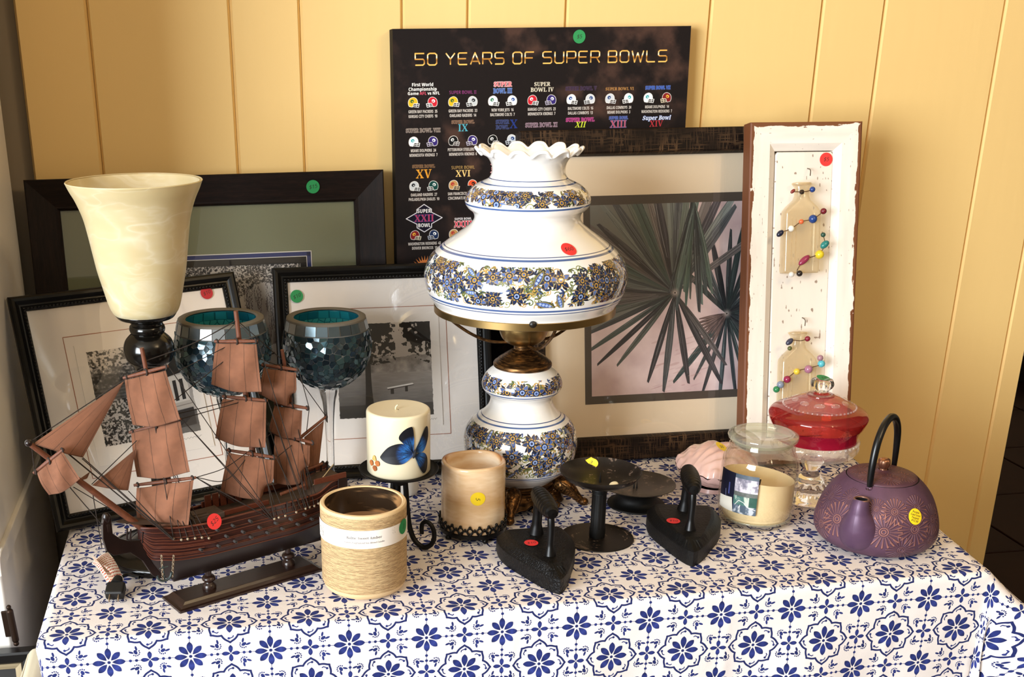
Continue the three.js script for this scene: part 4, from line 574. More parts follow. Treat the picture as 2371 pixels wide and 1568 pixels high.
  const s60 = sAtHeight(shade, 0.3725); part(t, 'price_sticker', patch(shade, 0.31, s60, 0.0205, 0.0215, true, 0.0006), dotMaterial('red', '$60', -0.05), 'round red price sticker reading $60');
}

// ---------------------------------------------------------------- torchere with alabaster shade
{
  const p = onY(387, 1281, T), t = thing('torchere_lamp', 'table torchere with flared cream alabaster shade on a glossy black turned base', 'lamp', [p.x, T, p.z]);
  const swirl = pixelTexture(1024, 1024, (u, v) => { const w = fbm(u * 4, v * 4, 4, 4), q = fbm(u * 6 + w * 2.2, v * 3 + w * 2.8 + 5, 4, 6), vein = Math.pow(1 - Math.abs(q - 0.5) * 2, 12), sk = Math.pow(1 - Math.abs(fbm(u * 3 + v * 2 + w, v * 5 - u, 3, 3) - 0.5) * 2, 18); return mix3(mix3([219, 201, 154], [234, 219, 178], w * 1.2 - 0.1), [246, 238, 214], clamp(vein * 0.4 + sk * 0.6, 0, 0.75)); }, { repeat: [1, 1] });
  const alabaster = phy({ name: 'alabaster glass', map: swirl, roughness: 0.32, transmission: 0.34, thickness: 0, ior: 1.45 });
  const outer = curve([[0.0352, 0.3135], [0.0385, 0.3175], [0.0420, 0.3260], [0.0468, 0.3460], [0.0515, 0.3670], [0.0547, 0.3877], [0.0577, 0.4079], [0.0614, 0.4280], [0.0682, 0.4478], [0.0737, 0.4590], [0.0772, 0.4672]], 70);
  part(t, 'shade', lathe([...outer, [0.0776, 0.4680], [0.0770, 0.4690], [0.0752, 0.4682]], 128), alabaster);
  part(t, 'shade_lining', lathe(outer.map(([r, h]) => [r - 0.0030, h + 0.0006]).reverse(), 128), alabaster);
  const black = std({ name: 'gloss black turned wood', color: 0x0b0907, roughness: 0.16 });
  part(t, 'stem', lathe([...curve([[0.016, 0.030], [0.0125, 0.050], [0.0118, 0.110], [0.0125, 0.165], [0.0165, 0.195], [0.0190, 0.205]], 24), [0.0225, 0.2062], [0.0235, 0.2095], [0.0200, 0.2130], ...curve([[0.0165, 0.222], [0.0170, 0.240], [0.0185, 0.2465], [0.0210, 0.2508], [0.0272, 0.2580], [0.0300, 0.2660], [0.0303, 0.2735], [0.0275, 0.2820], [0.0212, 0.2890], [0.0192, 0.2905]], 40), [0.0206, 0.2925], [0.0214, 0.2958], [0.0206, 0.2995], [0.0190, 0.3012], [0.0192, 0.3040], ...curve([[0.0197, 0.3047], [0.0245, 0.3068], [0.0325, 0.3095], [0.0352, 0.3125]], 14), [0.0362, 0.3142], [0.0358, 0.3160], [0.0330, 0.3172]], 80), black);
  part(t, 'base', lathe([[0.0770, 0.0006], [0.0778, 0.0030], [0.0772, 0.0085], [0.0755, 0.0105], ...curve([[0.0735, 0.0112], [0.0650, 0.0150], [0.0520, 0.0185], [0.0450, 0.0200]], 20), [0.0440, 0.0225], ...curve([[0.0430, 0.0235], [0.0330, 0.0290], [0.0220, 0.0320], [0.0150, 0.0335]], 16)], 96), black);
}

// ---------------------------------------------------------------- mosaic goblets
{
  const stemGlass = phy({ name: 'solid clear glass', color: 0xffffff, roughness: 0.02, transmission: 1, thickness: 0.02, ior: 1.5 });
  const grout = std({ name: 'grey grout', color: new THREE.Color(0.13, 0.125, 0.115), roughness: 0.8 }), rimGrout = std({ name: 'rim grout', color: new THREE.Color(0.13, 0.115, 0.09), roughness: 0.85 });
  const teal = phy({ name: 'teal glass lining', color: new THREE.Color(0.01, 0.13, 0.17), roughness: 0.25 });
  const G = (r, g, b, rough, irid = 0) => phy({ name: 'mirror mosaic glass', color: new THREE.Color(r, g, b), metalness: 0.72, roughness: rough, iridescence: irid, iridescenceIOR: 1.6, clearcoat: 0.5, clearcoatRoughness: 0.06 });
  const shards = [G(0.030, 0.060, 0.085, 0.16), G(0.045, 0.095, 0.115, 0.14, 0.3), G(0.022, 0.042, 0.062, 0.2), G(0.06, 0.125, 0.145, 0.18), G(0.035, 0.07, 0.10, 0.1, 0.4), G(0.075, 0.105, 0.12, 0.22)];
  const squares = [G(0.17, 0.20, 0.215, 0.3), G(0.11, 0.15, 0.17, 0.25), G(0.23, 0.245, 0.25, 0.32), G(0.075, 0.10, 0.115, 0.22)];
  const tealGlass = [[0.008, 0.14, 0.20], [0.012, 0.19, 0.24], [0.006, 0.10, 0.15], [0.03, 0.26, 0.28]].map((c) => phy({ name: 'teal glass', color: new THREE.Color(...c), roughness: 0.15, clearcoat: 0.6 }));
  const R = curve([[0.0120, 0.1600], [0.0180, 0.1618], [0.0340, 0.1705], [0.0475, 0.1830], [0.0560, 0.1970], [0.0608, 0.2130], [0.0612, 0.2225], [0.0592, 0.2370], [0.0568, 0.2490], [0.0541, 0.2600]], 90);
  const inner = R.map(([r, h]) => [Math.max(r - 0.0085, 0.001), Math.max(h, 0.166)]).reverse();
  const sTop = sAtHeight(R, 0.2595), sBand = sAtHeight(R, 0.2455), sLow = 0.010;
  function shard(prof, phi, s, poly, lift, tilt, inward) { // a flat piece of glass on the surface, its outline given in metres
    const at = (x, y, l) => { const [r, h, nr, nh] = lathePoint(prof, clamp(s + y, 0.0005, 1)), q = phi + x / Math.max(lathePoint(prof, s)[0], 0.004), rr2 = r + nr * l; return V(rr2 * Math.sin(q), h + nh * l, rr2 * Math.cos(q)); };
    const pos = [], n = poly.length, top = poly.map(([x, y]) => at(x, y, lift + tilt[0] * x + tilt[1] * y)), low = poly.map(([x, y]) => at(x, y, 0)), mid = top.reduce((a, b) => a.add(b), V(0, 0, 0)).multiplyScalar(1 / n);
    const push = (...v) => v.forEach((w) => pos.push(w.x, w.y, w.z));
    for (let i = 0; i < n; i++) { const j = (i + 1) % n; if (inward) push(mid, top[j], top[i]); else push(mid, top[i], top[j]); if (inward) push(top[i], top[j], low[i], low[i], top[j], low[j]); else push(top[i], low[i], top[j], top[j], low[i], low[j]); }
    const g = new THREE.BufferGeometry(); g.setAttribute('position', new THREE.Float32BufferAttribute(pos, 3)); g.setAttribute('uv', new THREE.Float32BufferAttribute(new Float32Array(pos.length / 3 * 2), 2)); g.computeVertexNormals(); return g;
  }
  function cells(prof, s0, s1, size, gap) {
    const sites = []; for (let k = 0; k < 12000; k++) { const s = rr(s0, s1), r = lathePoint(prof, s)[0], phi = rr(-Math.PI, Math.PI); if (rnd() > r / 0.062) continue; const d0 = size * (0.82 + 0.36 * vnoise(phi * 3 + 9, s * 90)); if (sites.every(([p2, s2]) => { let d = Math.abs(p2 - phi); d = Math.min(d, TAU - d) * r; return Math.hypot(d, s2 - s) > d0; })) sites.push([phi, s, r]); }
    return sites.map(([phi, s, r]) => { let poly = [[-size * 1.3, Math.max(-size * 1.3, s0 - s)], [size * 1.3, Math.max(-size * 1.3, s0 - s)], [size * 1.3, Math.min(size * 1.3, s1 - s)], [-size * 1.3, Math.min(size * 1.3, s1 - s)]];
      for (const [p2, s2] of sites) { let dp = p2 - phi; if (dp > Math.PI) dp -= TAU; if (dp < -Math.PI) dp += TAU; const x = dp * r, y = s2 - s, d = Math.hypot(x, y); if (d < 1e-6 || d > size * 3.6) continue; const nx = x / d, ny = y / d, lim = d / 2 - gap, out = []; for (let i = 0; i < poly.length; i++) { const a = poly[i], b = poly[(i + 1) % poly.length], da = a[0] * nx + a[1] * ny - lim, db = b[0] * nx + b[1] * ny - lim; if (da <= 0) out.push(a); if (da * db < 0) { const f = da / (da - db); out.push([lerp(a[0], b[0], f), lerp(a[1], b[1], f)]); } } poly = out; if (poly.length < 3) break; }
      return { phi, s, poly }; }).filter((c) => c.poly.length >= 3);
  }
  const p1 = onY(755, 731, T + 0.2626), g1 = thing('mosaic_goblet', 'teal mosaic glass goblet candle holder in front of the park bench picture', 'candle holder', [p1.x, T, p1.z], 0, 'mosaic goblets');
  const bowl = part(g1, 'bowl', lathe([...R, [0.0536, 0.2612], [0.0520, 0.2622], [0.0470, 0.2624], [0.0452, 0.2612]], 96), grout);
  part(g1, 'rim', lathe([[0.0548, 0.2592], [0.0545, 0.2618], [0.0525, 0.2630], [0.0462, 0.2630], [0.0446, 0.2612]], 96), rimGrout);
  const lining = part(g1, 'lining', lathe(inner, 96), teal);
  for (let k = 0; k < 22; k++) { const w = TAU / 22, hw = w / 2 * 0.0555 - 0.0007, hh = (sTop - sBand) / 2 - 0.0006; part(g1, 'square_tile', shard(R, k * w + 0.1, (sTop + sBand) / 2, [[-hw, -hh], [hw, -hh], [hw, hh], [-hw, hh]], 0.0011, [rr(-0.05, 0.05), rr(-0.04, 0.04)]), squares[rnd() * 4 | 0]); }
  const all = cells(R, sLow, sBand - 0.0008, 0.0058, 0.00034).map((c) => ({ ...c, face: Math.cos(c.phi + 0.1) })).sort((a, b) => b.face - a.face), rest = [];
  all.forEach((c, i) => { const hi = smooth(lathePoint(R, c.s)[1], 0.19, 0.235), geo = shard(R, c.phi, c.s, c.poly, 0.0010, [rr(-0.2, 0.2), rr(-0.2, 0.2)]); if (i < 279) part(g1, 'glass_shard', geo, shards[clamp((rnd() * 4 + hi * 2.2) | 0, 0, 5)]); else rest.push(geo); });
  part(g1, 'far_shards', merge(rest), shards[1]).userData.kind = 'stuff';
  const sIn = sAtHeight(inner, 0.244);
  for (let k = 0; k < 18; k++) { const w = TAU / 18, hw = w / 2 * 0.046 - 0.0008; part(g1, 'inner_tile', shard(inner, k * w, 0.0064, [[-hw, -0.0052], [hw, -0.0052], [hw, 0.0052], [-hw, 0.0052]], 0.0008, [0, 0], true), tealGlass[rnd() * 3 | 0]); }
  part(g1, 'inner_shards', merge(cells(inner, 0.0124, sIn + 0.055, 0.0062, 0.0006).map((c) => shard(inner, c.phi, c.s, c.poly, 0.0008, [0, 0], true))), tealGlass[3]).userData.kind = 'stuff';
  const stem = (h) => lathe([...curve([[0.0006, 0.0011], [0.034, 0.0008], [0.0352, 0.0022], [0.032, 0.0042], [0.018, 0.0085], [0.0085, 0.0145], [0.0060, 0.028], [0.0056, 0.060], [0.0060, 0.090], [0.0070, 0.114 + h], [0.0092, 0.138 + h], [0.0122, 0.1592 + h], [0.004, 0.1605 + h]], 90)], 40);
  part(g1, 'stem', stem(0), stemGlass);
  const rise = 0.026, p2 = onY(511, 734, T + 0.2626 + rise), g2 = g1.clone(); g2.name = numbered('mosaic_goblet'); g2.userData = { label: 'taller teal mosaic glass goblet candle holder beside the torchere lamp behind the ship', category: 'candle holder', group: 'mosaic goblets' };
  g2.position.set(p2.x, T, p2.z); g2.traverse((o) => { if (o !== g2 && o.name !== 'stem') { o.position.y += rise; } if (o.name === 'stem') o.geometry = stem(rise); }); for (const c of g2.children) if (c.name !== 'stem') c.rotation.y = 0.7; scene.add(g2);
}

// ---------------------------------------------------------------- onyx tumbler on a black lace foot
{
  const p = onY(1094, 1232, T), t = thing('stone_candle_holder', 'banded beige stone tumbler candle holder on a black lacework metal foot', 'candle holder', [p.x, T, p.z]);
  const onyx = pixelTexture(1024, 1024, (u, v) => { const w = fbm(u * 6, v * 5, 4, 6), b = v * 9 + w * 1.3 + 0.3 * Math.sin(u * TAU), n = fbm(u * 3 + 4, b * 1.2, 4, 3), fine = fbm(u * 24, v * 70, 3, 24); let c = mix3([204, 160, 112], [246, 224, 192], n * 1.1 + fine * 0.3 - 0.1); const line = (at, wd, k, col) => { const d = Math.abs(1 - v - at - 0.035 * Math.sin(u * TAU + at * 9) - (w - 0.5) * 0.06) / wd; if (d < 1) c = mix3(c, col, (1 - d) * k); }; line(0.52, 0.030, 0.95, [160, 98, 46]); line(0.60, 0.035, 0.8, [246, 230, 205]); line(0.72, 0.05, 0.5, [240, 222, 196]); line(0.82, 0.02, 0.4, [180, 126, 78]); line(0.25, 0.08, 0.35, [214, 176, 122]); return c; }, { repeat: [1, 1] });
  const stone = phy({ name: 'banded onyx', map: onyx, roughness: 0.2, clearcoat: 0.3, sheen: 0 });
  const wob = (q, tt, r, h) => [r, h + (h > 0.09 ? 0.0009 * Math.sin(q * 3 + 1) : 0)];
  part(t, 'tumbler', lathe([[0.0415, 0.0070], [0.0425, 0.0085], [0.0422, 0.0985], ...curve([[0.0420, 0.1010], [0.0411, 0.1030], [0.0390, 0.1037], [0.0372, 0.1034], [0.0356, 0.1015]], 10), [0.0348, 0.0960], [0.0340, 0.0420], [0.0310, 0.0390], [0.0010, 0.0388]], 96, wob), stone);
  const black = std({ name: 'black enamel metal', color: 0x080706, roughness: 0.35, metalness: 0.4 });
  part(t, 'lace_band', lathe([[0.0432, 0.0065], [0.0445, 0.0070], [0.0445, 0.0125], [0.0432, 0.0130], [0.0432, 0.0065]], 80), black);
  const N = 22; for (let k = 0; k < N; k++) { const a = k / N * TAU, put = (g, da, h, rz = 0) => { g.rotateZ(rz); g.translate(0, h, 0.0446); g.rotateY(a + da); return g; };
    const m = part(t, 'lace_loop', put(new THREE.TorusGeometry(0.0040, 0.0011, 6, 20).scale(0.9, 1.15, 1), 0, 0.0185), black);
    part(m, 'lace_knot', put(new THREE.SphereGeometry(0.0021, 8, 6), 0, 0.0245), black);
    part(m, 'lace_arch', put(new THREE.TorusGeometry(0.0062, 0.0011, 6, 20, Math.PI), TAU / N / 2, 0.0125), black);
    part(m, 'lace_drop', put(new THREE.SphereGeometry(0.0016, 8, 6).scale(1, 1.5, 1), TAU / N / 2, 0.0205), black); }
  for (let k = 0; k < 5; k++) { const a = k / 5 * TAU + 0.2; part(t, 'foot', place(new THREE.SphereGeometry(0.0042, 12, 8), [0.0425 * Math.sin(a), 0.0040, 0.0425 * Math.cos(a)], [0, 0, 0], [1, 0.9, 1]), black); }
  const prof = [[0.0425, 0.0085], [0.0422, 0.1010]]; part(t, 'price_sticker', patch(prof, -0.06, 0.0560, 0.0195, 0.0185, true, 0.0005), dotMaterial('yellow', '5', 1.6), 'round yellow price sticker reading 5');
}

// ---------------------------------------------------------------- wound cream candle pot
{
  const p = onY(845, 1358, T), t = thing('candle_pot', 'cream string textured candle pot with a printed paper band', 'candle', [p.x, T, p.z]);
  const winding = pixelTexture(1024, 512, (u, v) => { const q = v * 74 + 0.6 * fbm(u * 5, v * 3, 3, 5), line = Math.abs((q % 1) - 0.5) * 2, n = fbm(u * 30, v * 150, 3, 30), gap = n * line > 0.44 && n > 0.5 ? 1 : 0, k = 0.87 + 0.16 * fbm(u * 90, v * 74, 2, 90) - 0.08 * line; return gap ? [128, 94, 60] : [222 * k, 187 * k, 136 * k]; }, { repeat: [1, 1] });
  const woundBump = pixelTexture(512, 512, (u, v) => { const q = v * 74 + 0.6 * fbm(u * 5, v * 3, 3, 5); return 80 + 150 * (1 - Math.abs((q % 1) - 0.5) * 2) * (0.6 + 0.4 * fbm(u * 20, v * 90, 2, 20)); }, { data: true, repeat: [1, 1] });
  const clay = std({ name: 'wound cream pot', map: winding, roughness: 0.85, bumpMap: woundBump, bumpScale: 0.0008 }), plain = std({ name: 'smooth cream pot', color: new THREE.Color(0.74, 0.53, 0.29), roughness: 0.6 });
  part(t, 'pot', lathe([[0.0500, 0.0125], [0.0511, 0.0150], [0.0512, 0.1060], [0.0513, 0.1090]], 128), clay);
  part(t, 'pot_foot', lathe([[0.001, 0.0004], [0.0345, 0.0004], ...curve([[0.0375, 0.0008], [0.0450, 0.0048], [0.0490, 0.0095], [0.0505, 0.0140]], 12)], 96), plain);
  part(t, 'pot_rim', lathe([[0.0513, 0.1080], [0.0512, 0.1108], [0.0500, 0.1124], [0.0470, 0.1126], [0.0456, 0.1112]], 96), plain);
  part(t, 'pot_inside', lathe([[0.0456, 0.1115], [0.0452, 0.0800], [0.0452, 0.0600]], 96), phy({ name: 'sooty glaze', map: pixelTexture(512, 256, (u, v) => { const n = fbm(u * 7, v * 5, 4, 7), s = smooth(n + 0.30 * Math.cos((u - 0.03) * TAU) , 0.42, 0.72); return mix3([190, 142, 92], [44, 34, 25], s); }, { repeat: [1, 1] }), roughness: 0.2, clearcoat: 0.5 }));
  part(t, 'wax', lathe([[0.0452, 0.0800], [0.0380, 0.0792], [0.0200, 0.0785], [0.0005, 0.0783]], 64), phy({ name: 'amber wax', color: new THREE.Color(0.36, 0.20, 0.10), roughness: 0.3, clearcoat: 0.3 }));
  for (const a of [0.6, 2.6, 4.5]) part(t, 'wick', rod(V(0.018 * Math.sin(a), 0.0783, 0.018 * Math.cos(a)), V(0.018 * Math.sin(a), 0.0850, 0.018 * Math.cos(a)), 0.0010), std({ color: 0x1c1510, roughness: 1 }));
  const wall = [[0.05155, 0.0150], [0.05155, 0.1060]], paper = canvasTexture(1400, 200, (c, w, h) => {
    c.fillStyle = '#efe6dc'; c.fillRect(0, 0, w, h); c.textAlign = 'center'; c.fillStyle = '#3a3030';
    c.font = 'bold 37px serif'; c.save(); c.translate(745, 94); c.fillText('Baltic Sweet Amber', 0, 0); c.restore(); c.font = 'italic bold 23px serif'; c.fillText('Finely Fragranced Soy Blend Candle', 745, 142);
    c.strokeStyle = '#6d655c'; c.fillStyle = '#5d554e'; for (let k = 0; k < 70; k++) { const x = rr(110, 400), y = rr(10, 188) * (0.5 + 0.5 * rnd()) + (x > 250 ? 6 : 30); c.beginPath(); c.arc(x, y, rr(0.8, 2.4), 0, TAU); c.fill(); } c.lineWidth = 2.4; for (let k = 0; k < 9; k++) { const x = 120 + k * 14; c.beginPath(); c.moveTo(x, 190); c.quadraticCurveTo(x + rr(-10, 22), 110, x + rr(-14, 30), rr(20, 90)); c.stroke(); for (let j = 0; j < 5; j++) { c.beginPath(); c.ellipse(x + rr(-14, 30), rr(30, 170), 8, 3, rr(0, 3), 0, TAU); c.stroke(); } }
    for (let k = 0; k < 30; k++) { c.beginPath(); c.arc(rr(1050, 1100), rr(20, 90), rr(0.8, 2), 0, TAU); c.fill(); }
  });
  part(t, 'paper_band', patch(wall, -0.20, 0.0690, 0.160, 0.0225, false, 0.0004, 60, 2), std({ map: paper, roughness: 0.8 }), 'white paper band printed with the scent name');
  part(t, 'price_sticker', patch(wall, 0.98, 0.0735, 0.0190, 0.0185, true, 0.0009), dotMaterial('green', '3', 0.1), 'round green price sticker reading 3');
}

// ---------------------------------------------------------------- scroll stand and the pillar candle on it
{
  const X = -0.1375, Z = -0.135, iron = std({ name: 'black wrought iron', color: 0x0d0b0a, roughness: 0.5, metalness: 0.5 }), t = thing('scroll_candle_stand', 'black wrought iron candle stand with three curled scroll legs and a round tray', 'candle stand', [X, T, Z]);
  part(t, 'tray', lathe([[0.001, 0.1045], [0.0440, 0.1048], [0.0500, 0.1070], [0.0512, 0.1092], [0.0506, 0.1098], [0.0490, 0.1080], [0.0430, 0.1065], [0.001, 0.1062]], 80), iron);
  for (const a of [1.02, 1.02 + TAU / 3, 1.02 - TAU / 3]) { // radial direction of each leg
    const e = (r, h) => V(r * Math.sin(a), h, r * Math.cos(a));
    part(t, 'scroll_leg', taper([e(0.008, 0.1050), e(0.0095, 0.085), e(0.0115, 0.055), e(0.0150, 0.028), e(0.0225, 0.011), e(0.0345, 0.0042), e(0.0450, 0.0100), e(0.0490, 0.0225), e(0.0460, 0.0350), e(0.0390, 0.0405), e(0.0330, 0.0375), e(0.0315, 0.0290), e(0.0318, 0.0230)], [0.0034, 0.0034, 0.0036, 0.0036, 0.0036, 0.0036, 0.0036, 0.0035, 0.0033, 0.0031, 0.0030, 0.0030, 0.0028], 80, 10), iron);
  }
  part(t, 'hub', lathe([[0.001, 0.088], [0.010, 0.088], [0.012, 0.094], [0.012, 0.1046]], 32), iron);
  const c = thing('pillar_candle', 'ivory pillar candle with a blue butterfly standing on the black scroll stand', 'candle', [X, T + 0.1066, Z]);
  const wax = phy({ name: 'ivory wax', color: new THREE.Color(0.78, 0.68, 0.47), roughness: 0.38, clearcoat: 0.15, sheen: 0 }), prof = [[0.0402, 0.0030], [0.0402, 0.0800]];
  part(c, 'wax', lathe([[0.001, 0], [0.0385, 0], [0.0402, 0.0022], [0.0403, 0.0700], ...curve([[0.0403, 0.0775], [0.0398, 0.0800], [0.0382, 0.0816], [0.0350, 0.0816]], 8), [0.0200, 0.0806], [0.001, 0.0800]], 96), wax);
  part(c, 'wick', taper([V(-0.003, 0.0798, -0.001), V(-0.0028, 0.0835, -0.0005), V(-0.0005, 0.0868, 0.001)], [0.0010, 0.0010, 0.0008], 10, 7), std({ color: 0xd9cda8, roughness: 1 }));
  const at = (u, v, l) => { const b = (u - 0.0068) / 0.0402; const r = 0.0402 + l; return V(r * Math.sin(b), v, r * Math.cos(b)); };
  const wingTex = canvasTexture(256, 256, (g) => { const q = g.createRadialGradient(40, 128, 10, 60, 128, 200); q.addColorStop(0, '#10264a'); q.addColorStop(0.3, '#2a68ac'); q.addColorStop(0.52, '#184078'); q.addColorStop(0.66, '#0c0e16'); g.fillStyle = q; g.fillRect(0, 0, 256, 256); g.strokeStyle = 'rgba(12,16,28,0.85)'; for (let i = 0; i < 40; i++) { g.lineWidth = rr(1, 3.5); const a = rr(-0.8, 0.8), s = rr(30, 130), e = s + rr(20, 90); g.beginPath(); g.moveTo(30 + Math.cos(a) * s, 128 + Math.sin(a) * s); g.lineTo(30 + Math.cos(a + 0.04) * e, 128 + Math.sin(a + 0.04) * e); g.stroke(); } });
  const wingMat = std({ name: 'blue wing', map: wingTex, roughness: 0.45 });
  const wing = (pts, axis) => { // outline wrapped on the wax, a little proud of it
    pts = pts.map(([x, y]) => [0.020 + (x - 0.020) * 1.13, 0.035 + (y - 0.035) * 1.13]); const cc = new THREE.CatmullRomCurve3(pts.map(([x, y]) => V(x, y, 0)), true, 'catmullrom', 0.5), n = 40, o = pts[0], pos = [], uv = [], idx = [], a0 = Math.atan2(axis[1], axis[0]);
    for (let i = 0; i <= n; i++) for (let j = 0; j <= 6; j++) { const q = cc.getPoint(i / n % 1), x = lerp(o[0], q.x, j / 6), y = lerp(o[1], q.y, j / 6), p = at(x, y, 0.0004 + 0.0012 * j / 6); pos.push(p.x, p.y, p.z); const dx = x - o[0], dy = y - o[1], L = 0.036; uv.push(0.12 + (dx * Math.cos(a0) + dy * Math.sin(a0)) / L, 0.5 + (-dx * Math.sin(a0) + dy * Math.cos(a0)) / L); }
    for (let i = 0; i < n; i++) for (let j = 0; j < 6; j++) { const k = i * 7 + j; idx.push(k, k + 7, k + 8, k, k + 8, k + 1); }
    const g = new THREE.BufferGeometry(); g.setAttribute('position', new THREE.Float32BufferAttribute(pos, 3)); g.setAttribute('uv', new THREE.Float32BufferAttribute(uv, 2)); g.setIndex(idx); g.computeVertexNormals(); return g; };
  const fly = part(c, 'butterfly', taper([at(0.0225, 0.0400, 0.002), at(0.0205, 0.0345, 0.0030), at(0.0190, 0.0290, 0.002)], [0.0008, 0.0022, 0.0010], 14, 8), std({ color: 0x11131a, roughness: 0.8 }), 'blue and black butterfly');
  part(fly, 'wing', wing([[0.0195, 0.0360], [0.0140, 0.0450], [0.0050, 0.0510], [0.0040, 0.0560], [0.0085, 0.0620], [0.0150, 0.0655], [0.0190, 0.0640], [0.0205, 0.0500]], [-0.3, 1]), wingMat);
  part(fly, 'wing', wing([[0.0190, 0.0350], [0.0080, 0.0470], [-0.0060, 0.0440], [-0.0160, 0.0330], [-0.0165, 0.0285], [-0.0080, 0.0240], [0.0060, 0.0235], [0.0150, 0.0290]], [-1, 0.1]), wingMat);
  part(fly, 'wing', wing([[0.0220, 0.0370], [0.0285, 0.0500], [0.0360, 0.0610], [0.0410, 0.0600], [0.0415, 0.0480], [0.0330, 0.0350]], [0.7, 1]), wingMat);
  part(fly, 'wing', wing([[0.0215, 0.0330], [0.0330, 0.0330], [0.0400, 0.0250], [0.0395, 0.0130], [0.0340, 0.0085], [0.0280, 0.0150], [0.0235, 0.0250]], [0.6, -1]), wingMat);
  const dried = [[214, 170, 98], [176, 104, 52], [150, 82, 40]].map((k) => std({ color: new THREE.Color(...k.map((x) => Math.pow(x / 255, 2.2))), roughness: 0.75 }));
  const bloom = part(c, 'pressed_flower', wing([[-0.0285, 0.0250], [-0.0270, 0.0300], [-0.0240, 0.0290], [-0.0235, 0.0245]], [0, 1]), dried[0], 'small pressed tan flower');
  for (const [x, y, k] of [[-0.0215, 0.0215, 1], [-0.0255, 0.0150, 2], [-0.0310, 0.0200, 1]]) part(bloom, 'petal', wing([[x, y - 0.0030], [x + 0.0030, y - 0.0010], [x + 0.0022, y + 0.0030], [x - 0.0015, y + 0.0032], [x - 0.0032, y]], [0, 1]), dried[k]);
}

// ---------------------------------------------------------------- black pricket stand, low dish stand
{
  const iron = std({ name: 'black iron', color: 0x0b0a09, roughness: 0.55, metalness: 0.35 });
  const worn = (a, b) => std({ name: 'worn black metal', map: pixelTexture(512, 512, (u, v) => { const n = fbm(u * 9, v * 9, 5, 9), m = fbm(u * 40, v * 40, 3, 40); return m * n > 0.43 ? [112, 94, 82] : mix3(a, b, n); }, { repeat: [1, 1] }), roughness: 0.38, metalness: 0.3 });
  const p = onY(1382, 1246, T), t = thing('pricket_stand', 'tall black iron candle stand with a wide scuffed dish on a fluted column', 'candle stand', [p.x, T, p.z]);
  const dish = [[0.001, 0.0775], [0.0200, 0.0778], [0.0360, 0.0805], [0.0470, 0.0870], [0.0528, 0.0945], [0.0530, 0.0953], [0.0520, 0.0955], [0.0460, 0.0888], [0.0350, 0.0825], [0.0190, 0.0795], [0.001, 0.0792]];
  const planar = (g, k) => { const q = g.attributes.position, u = g.attributes.uv; for (let i = 0; i < q.count; i++) u.setXY(i, 0.5 + q.getX(i) * k, 0.5 + q.getZ(i) * k); return g; };
  part(t, 'dish', planar(lathe(dish, 96), 9), worn([20, 16, 13], [46, 37, 30]));
  part(t, 'spike', new THREE.ConeGeometry(0.0016, 0.0150, 10).translate(0, 0.0865, 0), iron);
  part(t, 'collar', lathe([[0.0095, 0.0640], [0.0102, 0.0645], [0.0098, 0.0655], [0.0104, 0.0665], [0.0099, 0.0675], [0.0105, 0.0687], [0.0100, 0.0700], [0.0107, 0.0715], [0.0107, 0.0780]], 48), iron);
  part(t, 'column', lathe([[0.0104, 0.0022], [0.0104, 0.0150], [0.0098, 0.0165], [0.0095, 0.0645]], 72, (q, tt, r, h) => [r * (h > 0.016 ? 1 - 0.035 * Math.max(0, Math.cos(q * 12)) : 1), h]), iron);
  part(t, 'base', lathe([[0.001, 0], [0.0470, 0], [0.0485, 0.0008], [0.0480, 0.0020], [0.0300, 0.0026], [0.001, 0.0028]], 96), worn([17, 14, 12], [32, 26, 22]));
  const st = part(t, 'price_sticker', grid(14, 10, (u, v) => { const x = (u * 2 - 1), y = (v * 2 - 1), k = Math.sqrt(Math.max(0, 1 - y * y)); return V(x * k * 0.0096, 0.0025 + (y + 0.75) * 0.0068 - 0.002 * x * x, 0.002 * x + 0.0022 * (y + 1)); }), dotMaterial('yellow', '3', 0.15), 'curled yellow price sticker reading 3'); st.rotation.set(-0.75, -0.1, -0.12, 'YXZ');
  const sp = onY(1367, 1080, T + 0.086); st.position.set(sp.x - p.x, 0.0835, sp.z - p.z);
  const w = onY(1421, 1121, T + 0.089); part(t, 'wax_drip', place(new THREE.SphereGeometry(0.0058, 16, 10), [w.x - p.x, 0.0885, w.z - p.z], [0.5, 0.4, 0], [1.15, 0.32, 0.75]), std({ color: 0xe6d9b4, roughness: 0.5 }), 'cream wax drip');

  const q = onY(1472, 1168, T), l = thing('low_candle_dish', 'low black candle dish with a double spike behind the tall dish stand', 'candle stand', [q.x, T, q.z]);
  part(l, 'dish', planar(lathe([[0.001, 0.0235], [0.0200, 0.0240], [0.0400, 0.0265], [0.0520, 0.0310], [0.0538, 0.0322], [0.0530, 0.0328], [0.0500, 0.0318], [0.0390, 0.0282], [0.0190, 0.0258], [0.001, 0.0255]], 96), 8), worn([38, 33, 28], [78, 68, 57]));
  part(l, 'pedestal', lathe([[0.001, 0], [0.0400, 0], [0.0408, 0.0010], [0.0402, 0.0026], ...curve([[0.0395, 0.0030], [0.0330, 0.0060], [0.0290, 0.0110], [0.0285, 0.0175], [0.0320, 0.0238]], 14)], 72), iron);
  for (const s of [-1, 1]) part(l, 'spike', new THREE.ConeGeometry(0.0013, 0.0130, 10).translate(s * 0.0021 - 0.003, 0.0315, 0.002), iron);
}

